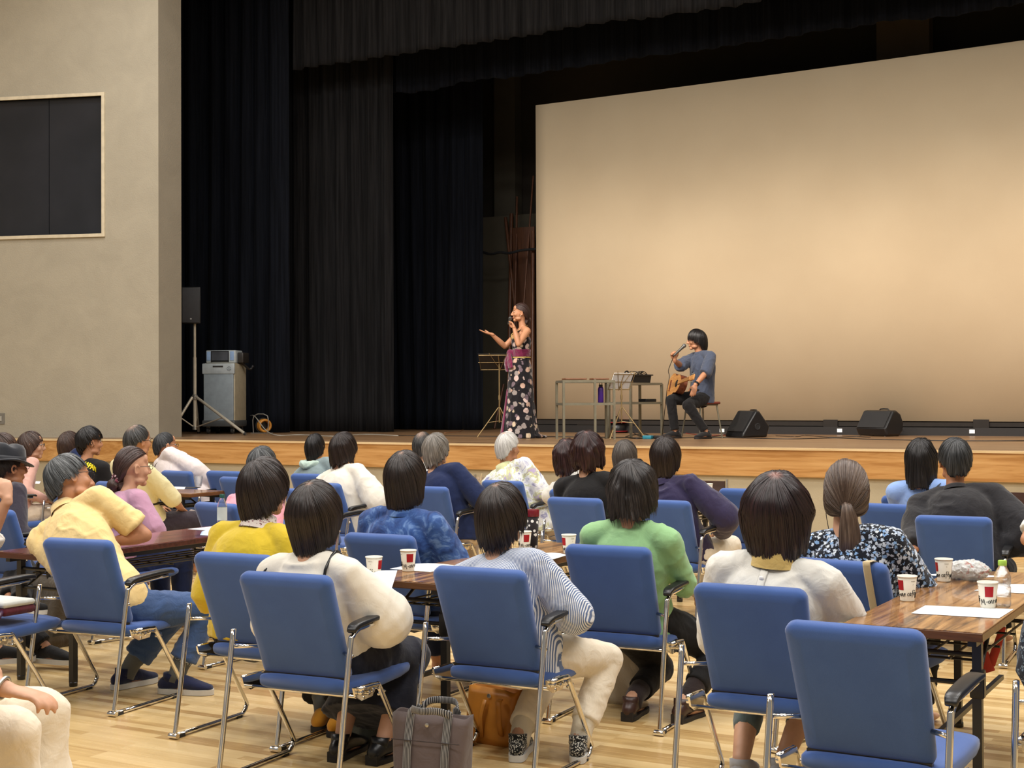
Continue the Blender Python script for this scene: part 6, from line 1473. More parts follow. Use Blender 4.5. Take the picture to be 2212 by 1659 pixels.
# --- yellow cable reel and cord
cr = S_(548, 937)
c_ = thing('cable_reel', 'yellow extension cable wound on a reel beside the karaoke cabinet', 'cable reel', (cr[0], cr[1] + 0.25, SZ))
Rr = np.array(((0, 0, 1.0), (0, 1, 0), (-1, 0, 0))); Rk = Rz(-35) @ Rr
m_ = MB(); 
for i in range(5): m_.tube([Rk @ np.array((0.085 * math.cos(t), 0.085 * math.sin(t), -0.05 + i * 0.025)) + (0, 0, 0.12) for t in np.linspace(0, 6.28, 25)], 0.018, 8)
obj('wound_cable', m_, plain('amber_cable', rgb(190, 126, 40), 0.5), c_, 'all')
m_ = MB(); m_.lathe([(0.12, -0.075), (0.12, -0.068)], (0, 0, 0.12), 24, Rk); obj('flange', m_, M_BLACKPL, c_)
m_ = MB(); m_.tube([(-0.13, -0.1, 0.01), (-0.12, -0.1, 0.27), (0.1, -0.05, 0.27), (0.11, -0.05, 0.01)], 0.008, 8, 3); m_.box((0, -0.06, 0.008), (0.3, 0.16, 0.016)); obj('reel_stand', m_, M_STEEL, c_)
def cable(pts, r, mat, label, closed=False, name='cable', z=None):
    P = []
    for q in pts:
        p = S_(q[0], q[1]); zz = (q[2] if len(q) > 2 else 0) + r; P.append((p[0], p[1], SZ + zz))
    m_ = MB(); m_.tube(P, r, 7, 5); o = obj(name, m_, mat, None, 'all'); return tag(o, label, 'cable')
M_WCAB = plain('grey_white_cable', rgb(170, 166, 154), 0.5); M_BCAB = plain('black_cable', (0.012, 0.011, 0.01), 0.5); M_RCAB = plain('red_cable', rgb(128, 34, 30), 0.5); M_TCAB = plain('teal_pedal_paint', rgb(40, 120, 140), 0.4)
cable([(540, 934, 0.26), (551, 936, 0.25), (575, 938, 0.05), (600, 941), (650, 940), (720, 943), (790, 939), (860, 942)], 0.007, M_WCAB, 'pale cable trailing from the reel along the stage under the curtains')
cable([(860, 941), (960, 942), (1050, 943), (1170, 944), (1300, 945), (1420, 947), (1560, 946), (1700, 949), (1800, 947), (1895, 950), (2060, 953), (2212, 953)], 0.006, M_BCAB, 'long black cable lying along the whole stage')
cable([(960, 936), (990, 933), (1003, 928)], 0.006, plain('orange_cable', rgb(150, 104, 72), 0.5), 'short orange cable emerging below the third wing curtain')
cable([(1676, 942), (1720, 944), (1740, 941), (1790, 945), (1850, 944), (1880, 946)], 0.005, M_BCAB, 'thin black cable between the two right-hand floor monitors')
cable([(1500, 946), (1540, 944), (1575, 938), (1600, 944)], 0.006, M_BCAB, 'black cable looping to the angular floor monitor')
cable([(1362, 930), (1376, 940), (1395, 946), (1372, 948), (1352, 944), (1390, 938), (1410, 946)], 0.008, M_BCAB, 'tangle of black cable beneath the second music stand')
cable([(1470, 934), (1500, 939), (1540, 941), (1600, 940)], 0.006, M_RCAB, 'dark red cable on the boards behind the seated guitarist')
# --- music stands
def music_stand(foot, topy, deskc, tilt, hd, label, sheets, W=0.26, Hh=0.13):
    f = S_(*foot); H = ony(foot[0], deskc, f[1])[2] - SZ; t_ = thing('music_stand', label, 'music stand', (f[0], f[1], SZ), math.radians(hd), 'folding music stands')
    m_ = MB(); m_.tube([(0, 0, 0.2), (0, 0, H - 0.02)], 0.0085, 10); m_.lathe([(0.014, 0.5), (0.014, 0.56)], (0, 0, 0), 12); obj('pole', m_, M_BRASS, t_)
    for a in (20, 140, 262):
        d = np.array((math.cos(math.radians(a)), math.sin(math.radians(a)), 0)); m_ = MB(); m_.tube([d * 0.012 + (0, 0, 0.40), d * 0.30 + (0, 0, 0.008)], 0.0065, 8); m_.tube([(0, 0, 0.22), d * 0.16 + (0, 0, 0.2)], 0.004, 6); obj('leg', m_, M_BRASS, t_)
    Rt = Rx(tilt); D = lambda x, y: np.array((0, 0, H)) + Rt @ np.array((x, y, 0)); m_ = MB()
    m_.tube([D(-W, -Hh), D(W, -Hh), D(W, Hh), D(-W, Hh), D(-W, -Hh)], 0.0045, 6); m_.tube([D(-W - 0.02, 0), D(W + 0.02, 0)], 0.004, 6)
    m_.tube([D(0, -Hh), D(-0.12, Hh + 0.04)], 0.004, 6); m_.tube([D(0, -Hh), D(0.12, Hh + 0.04)], 0.004, 6); m_.tube([D(0, -Hh - 0.01), D(0, Hh)], 0.006, 6)
    obj('desk_frame', m_, M_BRASS, t_)
    for (x0, x1, y0, y1, mat, nm, lb) in sheets:
        m_ = MB(); P = [D(x0, y0), D(x1, y0), D(x1, y1), D(x0, y1)]; nrm = Rt @ np.array((0, 0, 1.0)); P2 = [p + nrm * 0.012 for p in P]; P1 = [p + nrm * 0.006 for p in P]; m_.add(P1 + P2, [(3, 2, 1, 0), (4, 5, 6, 7), (0, 1, 5, 4), (1, 2, 6, 5), (2, 3, 7, 6), (3, 0, 4, 7)])
        tag_o = obj(nm, m_, mat); tag_o.location = (f[0], f[1], SZ); tag_o.rotation_euler = (0, 0, math.radians(hd)); tag(tag_o, lb, 'folder' if 'folder' in nm else 'paper')
    return t_
M_BRASS = plain('champagne_metal', rgb(176, 152, 108), 0.35, 0.6)
music_stand((1079, 945), 0, 783, 46, 180 + 22, 'music stand holding a black folder in front of the singer', [(-0.27, -0.002, -0.15, 0.15, M_BLACKPL, 'black_folder', 'left leaf of the open black folder on the singer\'s music stand'), (0.002, 0.27, -0.15, 0.15, M_BLACKPL, 'black_folder', 'right leaf of the open black folder on the singer\'s music stand')])
music_stand((1343, 948), 0, 825, 62, 180 + 66, 'music stand holding white sheets between the two metal racks', [(-0.16, 0.0, -0.10, 0.12, M_SHEET, 'sheet_music', 'sheet music on the left of the guitarist\'s music stand'), (0.004, 0.16, -0.10, 0.12, M_SHEET, 'sheet_music', 'sheet music on the right of the guitarist\'s music stand')], 0.18, 0.11)
# --- metal racks
M_RACK = plain('galvanised_tube', rgb(140, 136, 118), 0.4, 0.6)
def rack(p0, p1, topy, sh, depth, label, hd=0):
    a_ = S_(*p0); b_ = S_(*p1); d = b_ - a_; W = np.linalg.norm(d[:2]); an = math.atan2(d[1], d[0]); H = ony(p0[0], topy, a_[1])[2] - SZ; hs_ = ony(p0[0], sh, a_[1])[2] - SZ
    t_ = thing('metal_rack', label, 'rack', (a_[0], a_[1], SZ), an, 'silver metal racks on the stage')
    for x in (0, W):
        for y in (0, depth): m_ = MB(); m_.box((x, y, H / 2), (0.028, 0.028, H)); obj('leg', m_, M_RACK, t_)
    for z, nm in ((H, 'top_frame'), (hs_, 'shelf')):
        m_ = MB(); m_.box((W / 2, 0, z), (W, 0.025, 0.03)); m_.box((W / 2, depth, z), (W, 0.025, 0.03)); m_.box((0, depth / 2, z), (0.025, depth, 0.03)); m_.box((W, depth / 2, z), (0.025, depth, 0.03)); o = obj(nm, m_, M_RACK, t_)
        m_ = MB(); m_.box((W / 2, depth / 2, z + 0.006), (W - 0.02, depth - 0.02, 0.012)); obj('panel', m_, plain('brown_shelf_panel', rgb(104, 84, 66), 0.5), o)
    return t_, a_, an, W, H, hs_
rk1 = rack((1218, 950), (1327, 949), 824, 873, 0.42, 'silver metal rack holding a purple bottle on its shelf')
rk2 = rack((1363, 946), (1430, 944), 829, 871, 0.4, 'silver metal rack carrying the black crate of cables')
_t, _a, _an, _W, _H, _hs = rk1
m_ = MB(); m_.box((_W * 0.62, 0, _H / 2 + 0.01), (0.028, 0.028, _H + 0.03)); obj('leg', m_, M_RACK, _t)
def on_rack(rk, x, y, z): t_, a_, an, W, H, hs_ = rk; R = Rz(math.degrees(an)); return a_ + R @ np.array((x, y, z))
p = on_rack(rk1, rk1[3] * 0.78, 0.12, rk1[5] + 0.014)
bt = thing('water_bottle', 'purple metal water bottle with black loop cap on the rack shelf', 'bottle', p)
m_ = MB(); m_.lathe([(0.034, 0), (0.036, 0.004), (0.036, 0.17), (0.03, 0.192), (0.022, 0.2)], (0, 0, 0), 22); obj('bottle_body', m_, plain('purple_enamel', rgb(64, 30, 120), 0.3), bt, 'all')
m_ = MB(); m_.lathe([(0.024, 0.2), (0.025, 0.222), (0.02, 0.228)], (0, 0, 0), 18); m_.tube([(-0.018, 0, 0.222), (-0.014, 0, 0.248), (0.014, 0, 0.248), (0.018, 0, 0.222)], 0.004, 8, 3); obj('bottle_cap', m_, M_BLACKPL, bt)
for x0, lab in ((0.28, 'brown papers lying flat at the left of the rack top'), (0.78, 'brown tray lying flat at the right of the rack top')):
    p = on_rack(rk1, rk1[3] * x0, 0.2, rk1[4] + 0.018); m_ = MB(); m_.box((0, 0, 0.012), (0.27 if x0 < 0.5 else 0.2, 0.24, 0.022), r=0.004); o = obj('tray', m_, plain('brown_tray', rgb(122, 84, 58), 0.5)); o.location = p; o.rotation_euler = (0, 0, rk1[2]); tag(o, lab, 'tray')
p = on_rack(rk2, rk2[3] / 2 - 0.0, 0.2, rk2[4] + 0.014)
cb = thing('plastic_crate', 'black plastic crate full of cables on the second metal rack', 'crate', p, rk2[2])
m_ = MB(); wl_ = 0.2; m_.ring_loft([[(x * s1, y * s1, z) for x, y in ((-0.17, -0.13), (0.17, -0.13), (0.17, 0.13), (-0.17, 0.13))] for z, s1 in ((0.0, 0.92), (0.0, 0.92), (0.1, 1.0), (0.1, 0.96), (0.012, 0.88))], cap=True); obj('crate_shell', m_, M_BLACKPL, cb)
m_ = MB(); m_.box((0, -0.135, 0.1), (0.38, 0.018, 0.016)); m_.box((0, 0.135, 0.1), (0.38, 0.018, 0.016)); m_.tube([(-0.18, 0.0, 0.1), (-0.19, 0.0, 0.14), (-0.14, 0.0, 0.15), (-0.13, 0, 0.11)], 0.01, 8, 3); obj('crate_rim', m_, M_BLACKPL, cb)
m_ = MB(); rng = np.random.RandomState(4)
for i in range(5):
    cx_, cy_ = rng.uniform(-0.1, 0.12), rng.uniform(-0.06, 0.06); m_.tube([(cx_ + (0.05 + 0.01 * i) * math.cos(t), cy_ + 0.03 * math.sin(t * 1.3), 0.1 + 0.05 * abs(math.sin(t * 0.5 + i))) for t in np.linspace(0, 7, 22)], 0.005, 6)
o = obj('coiled_cable', m_, M_BCAB); o.location = p; o.rotation_euler = (0, 0, rk2[2]); tag(o, 'coiled black cables heaped in the black crate', 'cable')
p = on_rack(rk2, rk2[3] * 0.8, 0.15, rk2[5] + 0.014); m_ = MB(); m_.box((0, 0, 0.02), (0.2, 0.14, 0.04), r=0.006); o = obj('effects_unit', m_, M_BLACKPL); o.location = p; o.rotation_euler = (0, 0, rk2[2]); tag(o, 'flat black audio unit on the second rack\'s lower shelf', 'audio unit')
# wireless base under rack one, pedals
p = S_(1332, 935)
o_ = thing('cable_drum', 'black and red cable drum on the boards under the first rack', 'cable reel', (p[0], p[1], SZ))
m_ = MB(); m_.lathe([(0.17, 0.02), (0.17, 0.035)], (0, 0, 0), 28); m_.lathe([(0.17, 0.15), (0.17, 0.165)], (0, 0, 0), 28); obj('red_flange', m_, plain('red_flange', rgb(120, 20, 26), 0.4), o_)
m_ = MB(); m_.lathe([(0.13, 0.0), (0.14, 0.02), (0.13, 0.15), (0.05, 0.17), (0.03, 0.25)], (0, 0, 0), 24); obj('wound_cable', m_, M_BLACKPL, o_, 'all')
for px, mat, lab in ((1400, M_TCAB, 'teal effects pedal on the stage left of the guitarist\'s shoe'), (1424, M_BLACKPL, 'black effects pedal beside the teal one')):
    p = S_(px, 948); m_ = MB(); m_.box((0, 0, 0.022), (0.12, 0.09, 0.044), r=0.008); o = obj('effects_pedal', m_, mat); o.location = p; tag(o, lab, 'pedal', 'effects pedals')
# --- floor monitors
def wedge(c, hd, W, D, H, label, logo=None, rounded=False, side_hole=False, cut=None):
    p = S_(*c); t_ = thing('floor_monitor', label, 'speaker', (p[0], p[1], SZ), math.radians(hd), 'black floor monitors')
    prof = cut or [(-D / 2, 0.02), (D / 2 * 0.7, 0.0), (D / 2, 0.10), (D / 2 * 0.55, H), (D / 2 * 0.1, H), (-D / 2, 0.12)]
    m_ = MB(); m_.ring_loft([[(x, y * s1, 0.004 + (z - H / 2) * s1 + H / 2) for y, z in prof] for x, s1 in ((-W / 2, 0.9), (-W / 2 + 0.02, 1), (W / 2 - 0.02, 1), (W / 2, 0.9))]); obj('cabinet', m_, M_BLACKPL, t_, bevel=0.01)
    a_, b_ = np.array(prof[-1]), np.array(prof[-2]); d = (b_ - a_); Ld = np.linalg.norm(d); d /= Ld; n_ = np.array((-d[1], d[0])); mid = (a_ + b_) / 2 + n_ * 0.006
    if n_[1] < 0: mid = (a_ + b_) / 2 - n_ * 0.006
    m_ = MB(); m_.box((0, mid[0], mid[1]), (W - 0.06, Ld - 0.03, 0.016), rot=(math.atan2(d[1], d[0]), 0, 0)); g = obj('grille', m_, M_BLACKROUGH, t_)
    if logo:
        cu = bpy.data.curves.new('t', 'FONT'); cu.body = logo; cu.size = 0.035; cu.extrude = 0.001; o = bpy.data.objects.new('t', cu); COL.objects.link(o)
        me = bpy.data.meshes.new_from_object(o.evaluated_get(bpy.context.evaluated_depsgraph_get())); bpy.data.objects.remove(o); me.materials.append(M_WHITEMETAL)
        Rm = np.array(Euler((math.atan2(d[1], d[0]), 0, 0)).to_matrix()); off = np.array((-W / 2 + 0.06, mid[0] + d[0] * (Ld * 0.12), mid[1] + d[1] * (Ld * 0.12))) + Rm @ np.array((0, 0, 0.01))
        for v_ in me.vertices: q_ = off + Rm @ np.array(v_.co); v_.co = q_
        obj('badge', me, None, t_)
    if side_hole:
        for s in (-1, 1):
            m_ = MB(); m_.lathe([(0.045, -0.003), (0.045, 0.004), (0.034, 0.006), (0.03, 0.0)], (s * (W / 2 + 0.002), 0.02, H * 0.42), 20, np.array(((0, 0, s), (0, 1, 0), (-s, 0, 0)))); obj('pole_socket', m_, M_BLACKROUGH, t_)
    m_ = MB(); m_.tube([(-0.07, D / 2 * 0.5, H - 0.005), (-0.06, D / 2 * 0.5, H + 0.018), (0.06, D / 2 * 0.5, H + 0.018), (0.07, D / 2 * 0.5, H - 0.005)], 0.009, 8, 2); obj('handle', m_, M_BLACKPL, t_, 'all')
    for sx in (-1, 1):
        for sy in (-0.35, 0.3): m_ = MB(); m_.lathe([(0.012, -0.002), (0.012, 0.01)], (sx * (W / 2 - 0.05), sy * D, 0.0), 10); obj('rubber_foot', m_, M_RUBBER, t_)
    return t_
wedge((1210, 932), 8, 0.47, 0.34, 0.30, 'black floor monitor with pale badge beneath the first metal rack', 'HD', side_hole=False)
wedge((1614, 944), -34, 0.40, 0.42, 0.335, 'angular black floor monitor with a round side socket, beside the guitarist', None, side_hole=True, cut=[(-0.22, 0.0), (0.18, 0.0), (0.22, 0.14), (0.06, 0.34), (0.0, 0.345), (-0.20, 0.06)])
wedge((1900, 942), -24, 0.50, 0.40, 0.34, 'rounded black floor monitor farthest right on the stage', None, side_hole=False, cut=[(-0.14, 0.01), (0.1, 0.0), (0.17, 0.06), (0.19, 0.17), (0.13, 0.29), (0.04, 0.34), (-0.02, 0.335), (-0.19, 0.10)])

# --- the singer
wy = 16.15
ft = S_(1130, 946); wx = ft[0]
def A(px, py, y=wy): return ony(px, py, y)
HW = 135.0
top = A(1124, 655, wy)
W = thing('person', 'person standing on stage in a long dark floral dress, singing into a hand microphone', 'person', (wx, wy, SZ), math.radians(HW))
Rw_ = Rz(-HW)
def lw(p): return Rw_ @ (np.array(p, float) - np.array((wx, wy, SZ)))
T = lw(top); Rh = Rz(122 - HW) @ Rx(2)
hs = 1.0; c = T - np.array((0, 0, 0.128)) * hs; nb = c + Rh @ np.array((0, -0.03, -0.10)) + np.array((0, -0.01, -0.085))
hgt = T[2]; pel = np.array((0, 0.0, hgt * 0.54)); k1 = np.array((nb[0] * 0.3, -0.01, hgt * 0.63)); k2 = np.array((nb[0] * 0.7, -0.015, hgt * 0.73))
rs = unit(np.array((1, 0, 0)) - 0.0); up = unit(nb - k2)
S = {s: nb + np.array((s * 0.165, 0.0, -0.06)) for s in (-1, 1)}
HL = lw(A(1110, 706, wy - 0.28)); HR = lw(A(1062, 722, wy - 0.15))
EL, HL = ik(S[-1], HL, 0.27, 0.24, lw(A(1135, 748, wy - 0.2)) - S[-1]); ER, HR = ik(S[1], HR, 0.27, 0.25, (0.2, -0.3, -1.0))
b = MB(); head_geo(b, c, Rh)
b.tube([c + Rh @ np.array((0, -0.02, -0.06)), (c + nb) / 2 + np.array((0, 0, -0.03)), nb - up * 0.02], [0.046, 0.043, 0.055], 16, 3, 'round')
b.tube([pel, k1, k2, nb - up * 0.05, nb], [0.155, 0.118, 0.145, 0.11, 0.045], 22, 4, 'round', ref=rs, ry=[0.115, 0.088, 0.105, 0.07, 0.045], sq=0.08)
for s, E_, H_ in ((-1, EL, HL), (1, ER, HR)):
    b.tube([nb - up * 0.03 + rs * s * 0.06, S[s]], [0.05, 0.055], 12, 2, 'round')
    b.tube([S[s], (S[s] + E_) / 2, E_], [0.05, 0.045, 0.036], 12, 3, 'round'); b.tube([E_, E_ * 0.65 + H_ * 0.35, H_], [0.036, 0.038, 0.023], 12, 3, 'round')
mouth = c + Rh @ np.array((0, 0.13, -0.075))
micd = unit(lw(A(1098, 708, wy - 0.4)) - lw(A(1109, 694, wy - 0.25)))
hand(b, HL, unit(mouth - HL + np.array((0, 0, -0.03))), unit(np.array((0.6, 0.3, 0.1))) * -1, -1, 1.25, 0.95)
hand(b, HR, Rw_ @ unit(np.array((-0.85, -0.45, 0.28))), Rw_ @ np.array((0.1, 0.1, -1.0)), -1, 0.12, 1.05, 0.3)
for s in (-1, 1):
    b.tube([pel + (0.085 * s, 0, -0.03), np.array((0.09 * s, 0.01, hgt * 0.28)), np.array((0.09 * s, 0.0, 0.09))], [0.085, 0.055, 0.032], 14, 3, 'round'); b.tube([(0.09 * s, 0.0, 0.04), (0.09 * s, 0.15, 0.03)], 0.03, 10, 1, 'round')
obj('body', fuse(b, 'body', SK2, 0.006, 3), None, W)
DRESS = floral('black_kimono_floral', rgb(22, 19, 24), [rgb(206, 186, 158), rgb(150, 140, 136), rgb(206, 182, 174), rgb(112, 96, 104), rgb(190, 158, 140)], 12.5, 0.44, 0.18, 0.3)
m_ = MB(); m_.tube([(0, 0.0, 0.005), (0, 0.0, hgt * 0.2), (0, 0, hgt * 0.4), pel, k1 - (0, 0, 0.03), k1 + (0, 0, 0.02), k2 - (0, 0, 0.03), k2 + (0, 0, 0.035)], [0.27, 0.22, 0.2, 0.185, 0.14, 0.135, 0.162, 0.15], 30, 4, True, ref=rs, ry=[0.25, 0.19, 0.165, 0.14, 0.105, 0.102, 0.128, 0.108])
m_.tube([(-0.1, -0.16, 0.03), (-0.14, -0.3, 0.02)], [0.16, 0.04], 14, 3, 'round', ref=(1, 0, 0), ry=[0.03, 0.015])
obj('dress', fuse(m_, 'dress', DRESS, 0.009, 3, 0.012, (1, 1, 0.12), 9, 5), None, W)
M_MAG = cloth('magenta_satin', rgb(112, 26, 66), sheen=0.5, fold=0.5); M_YST = plain('yellow_strap', rgb(206, 180, 96), 0.5)
m_ = MB(); m_.tube([k1 - (0, 0, 0.05), k1 + (0, 0, 0.045)], [0.152, 0.156], 28, 2, True, ref=rs, ry=[0.118, 0.12])
m_.ell(k1 + np.array((0.03, 0.14, 0.0)), (0.05, 0.04, 0.05)); m_.tube([k1 + np.array((0.03, 0.15, 0)), k1 + np.array((0.09, 0.17, -0.12)), k1 + np.array((0.10, 0.16, -0.24))], [0.03, 0.06, 0.07], 12, 3, True, ry=[0.02, 0.025, 0.02]); m_.tube([k1 + np.array((0.03, 0.15, 0)), k1 + np.array((-0.05, 0.17, -0.1)), k1 + np.array((-0.07, 0.16, -0.2))], [0.03, 0.055, 0.06], 12, 3, True, ry=[0.02, 0.025, 0.02])
obj('sash', fuse(m_, 'sash', M_MAG, 0.008, 2, 0.008, (1, 1, 1), 16), None, W)
m_ = MB(); m_.tube([(0.03, 0.165, hgt * 0.36), (0.03, 0.205, hgt * 0.2), (-0.03, 0.27, 0.02)], [0.02, 0.035, 0.06], 10, 4, True, ref=(1, 0, 0), ry=0.012); obj('front_panel', m_, M_MAG, W, 'all')
for mat_, dx_, nm in ((M_YST, 0.0, 'strap'), (M_BLACKPL, 0.028, 'strap')):
    for s in (-1, 1):
        m_ = MB(); m_.tube([k2 + np.array((s * (0.045 + dx_), 0.115, 0.0)), k2 + np.array((s * (0.055 + dx_), 0.118, 0.07)), nb + np.array((s * (0.058 + dx_ * 0.5), 0.055, -0.035)), nb + np.array((s * 0.05, -0.005, 0.012)), nb + np.array((0, -0.05, 0.02))], 0.014, 8, 4, True, ry=0.004); obj(nm, m_, mat_, W, 'all')
m_ = MB(); m_.tube([k1 - (0, 0, 0.052), k1 - (0, 0, 0.062)], [0.157, 0.16], 28, 1, True, ref=rs, ry=[0.122, 0.124]); obj('sash_trim', m_, M_YST, W)
hair(W, c, Rh, H_BUN, mode='tied', th=(0.012, 0.006, 0.016), hang=0, rag=0.05, amp=0.002, tie=(0, -0.85, -0.5), near=True, seed=50)
m_ = None
tube_uv('ponytail', [c + Rh @ np.array(q) for q in ((0, -0.09, -0.06), (0.02, -0.115, -0.08), (0.02, -0.10, -0.14))], [0.02, 0.03, 0.012], H_BUN, W, 16, 5, 0.1, 1)
face_parts(W, c, Rh, 1.0, lips=True)
m_ = MB(); 
for s in (-1, 1): m_.ell(c + Rh @ np.array((0.083 * s, -0.0, -0.045)), (0.005, 0.005, 0.01))
obj('earring', m_, M_STEEL, W)
Rw2 = Rz(HW)
def back(p): return Rw2 @ np.array(p) + np.array((wx, wy, SZ))
def mic(head, grip, label, wire=None):
    h_, g_ = np.array(head), np.array(grip); d = unit(g_ - h_); t_ = thing('microphone', label, 'microphone', tuple(h_)); z = np.zeros(3)
    m_ = MB(); m_.ell(z, (0.026, 0.026, 0.026)); obj('mesh_head', m_, plain('mic_mesh', rgb(120, 120, 120), 0.4, 0.8), t_, 'all')
    m_ = MB(); m_.tube([d * 0.018, d * 0.05, d * 0.19], [0.021, 0.017, 0.013], 14, 1, True); obj('handle', m_, plain('mic_handle', rgb(86, 84, 80), 0.35, 0.6), t_)
    if wire is not None:
        m_ = MB(); P = [h_ + d * 0.19] + list(wire); m_.tube([np.array(q) - h_ for q in P], 0.0045, 7, 5); obj('cord', m_, M_BCAB, t_, 'all')
Mh = back(mouth); Hp = back(HL + unit(mouth - HL) * 0.05)
mic(Mh, Mh + (np.array(A(1094, 712, wy - 0.42)) - Mh), 'microphone held to the mouth by the singer in the long dress')

# --- the guitarist on his stool
gx, gy = S_(1502, 947)[0], S_(1502, 947)[1] + 0.22
HG = 150.0
stool = thing('stool', 'low metal-legged stool with red-brown seat under the guitarist', 'stool', (gx, gy, SZ), math.radians(HG))
SH = 0.47
m_ = MB(); m_.box((0, 0, SH - 0.02), (0.36, 0.34, 0.035), r=0.015); obj('seat', m_, plain('red_brown_vinyl', rgb(110, 50, 40), 0.4), stool, 'all')
for sx in (-1, 1):
    for sy in (-1, 1): m_ = MB(); m_.tube([(sx * 0.14, sy * 0.13, SH - 0.04), (sx * 0.19, sy * 0.18, 0.005)], 0.011, 10); obj('leg', m_, M_RACK, stool)
m_ = MB(); m_.tube([(-0.15, -0.14, SH - 0.045), (0.15, -0.14, SH - 0.045), (0.15, 0.14, SH - 0.045), (-0.15, 0.14, SH - 0.045), (-0.15, -0.14, SH - 0.045)], 0.009, 8); obj('seat_frame', m_, M_RACK, stool)
G_ = lambda px, py, y=gy: ony(px, py, y)
class _Z: pass
def person_on_stage():
    global SZ
    top = G_(1503, 713, gy - 0.02); base = np.array((gx, gy, 0))
    # the figure is built on a floor at zero and lifted with its root to the stage boards
    lift = np.array((0, 0, SZ))
    bs = np.array((gx, gy, SZ + 0.087)); cr_ = np.array((_r0[0], _r0[1], 0)); cf_ = np.array((-math.sin(YAW), math.cos(YAW), 0))
    ankL = bs - cr_ * 0.36 - cf_ * 0.16; ankR = bs - cr_ * 0.0 - cf_ * 0.40
    def collar_(root, J): pass
    def band(root, J):
        H = J['Hn'][-1]; E = J['El'][-1]; d = unit(H - E); a, b_, _ = frame_from(d); m_ = MB()
        for off in (0.02, 0.035): m_.tube([H - d * off + (a * math.cos(t_) + b_ * math.sin(t_)) * 0.031 for t_ in np.linspace(0, 2 * math.pi, 21)], 0.006, 7)
        obj('wristband', m_, M_BLACKPL, root, 'all')
    r = person('person seated on a stool with a guitar, grey-blue shirt, speaking into a microphone', (gx, gy), HG, top - lift, look=118, pitch=-4, skinm=SK2, sw=0.215, hs=1.03,
        shirt=dict(mat=cloth('grey_blue_shirt', rgb(70, 78, 96), fold=0.5), sleeve='elbow', w=1.3, girth=1.1, fold=0.008, hem=0.05), bottom=dict(mat=C_BLACK, w=0.95, end=0.93), collar=(0.022, 0.062, 0.062, cloth('grey_blue_shirt', (0, 0, 0))),
        hairs=[dict(mode='bob', mat=H_BLACK, th=(0.026, 0.02, 0.03), ends=(0.03, -0.03, -0.13), hang=0.35, rag=0.25, amp=0.006)], feet=[ankR - lift, ankL - lift], seat=0.53,
        hands=dict(R=G_(1457, 778, gy - 0.36) - lift, L=G_(1502, 832, gy - 0.42) - lift), poleR=(0.5, 0.0, -1.0), poleL=(-0.8, -0.4, -0.6),
        hand_d=dict(R=((-0.1, -0.3, 0.8), (-0.5, 0.6, 0.1), 1.2), L=((-0.1, -0.3, -0.8), (0.4, -0.8, 0.2), 0.35)), near=True, seed=60, K=1.0, LL=0.41, face=True, extra=band, shoes=dict(mat=SH_BLK, sole=SOLE_B), kneepole=(0.0, 0.9, 0.5))
    r.location.z = SZ
    return r
gp = person_on_stage()
mh = G_(1478, 747, gy - 0.42); mic(mh, mh + (G_(1460, 764, gy - 0.5) - mh), 'corded microphone held to the mouth by the seated guitarist', wire=[G_(1452, 778, gy - 0.48), G_(1444, 800, gy - 0.46), G_(1446, 815, gy - 0.45), G_(1440, 850, gy - 0.6), S_(1430, 946) + (0, 0, 0.01)])
# guitar: body across the right thigh, neck pointing toward the picture's right
gc = G_(1463, 828, gy - 0.34); nk = G_(1495, 826, gy - 0.62)
xax = unit(nk - gc); yax = unit(np.array((-0.55, -0.2, 0.55)) - xax * np.dot((-0.55, -0.2, 0.55), xax)); 
# soundboard faces the picture's left and the viewer
nax = unit(np.array((-0.9, 0.06, 0.12)) - xax * np.dot((-0.87, -0.1, 0.15), xax)); yax = np.cross(nax, xax)
Gm = Matrix(((xax[0], yax[0], nax[0], gc[0]), (xax[1], yax[1], nax[1], gc[1]), (xax[2], yax[2], nax[2], gc[2]), (0, 0, 0, 1)))
gt = thing('acoustic_guitar', 'brown acoustic guitar resting on the seated player\'s thigh', 'guitar', (0, 0, 0)); gt.matrix_world = Gm
def gout(sc=1.0):
    P = []
    for t in np.linspace(0, 2 * math.pi, 64, endpoint=False):
        u = math.cos(t); hw = 0.0
        x = -0.13 + 0.24 * u; s_ = math.sin(t)
        wdt = 0.195 - 0.045 * (u > -9) * (0.5 + 0.5 * u) - 0.05 * math.exp(-((u - 0.2) / 0.3) ** 2)
        P.append((-0.13 + (x + 0.13) * sc, s_ ** 1 * wdt * sc if abs(s_) > 0 else 0))
    return P
ms = woodmat('guitar_spruce', [rgb(176, 122, 66), rgb(204, 150, 90)], 0, 14, 0.25, 10); mb_ = woodmat('guitar_mahogany', [rgb(84, 42, 24), rgb(122, 66, 38)], 0, 14, 0.25, 10)
m_ = MB(); m_.prism(gout(), -0.1, -0.002); obj('body', m_, mb_, gt, bevel=0.004)
m_ = MB(); m_.prism(gout(0.995), -0.002, 0.002); obj('soundboard', m_, ms, gt)
m_ = MB(); m_.lathe([(0.05, 0.002), (0.05, 0.0032)], (-0.02, 0, 0), 28); obj('sound_hole', m_, M_BLACKPL, gt)
m_ = MB(); m_.box((-0.24, 0, 0.006), (0.03, 0.15, 0.01)); obj('bridge', m_, mb_, gt)
m_ = MB(); m_.box((0.255, 0, 0.004), (0.42, 0.05, 0.022)); nkk = obj('neck', m_, ms, gt, bevel=0.004)
m_ = MB(); m_.box((0.52, 0, -0.002), (0.13, 0.075, 0.018), r=0.006); hd2 = obj('headstock', m_, ms, gt)
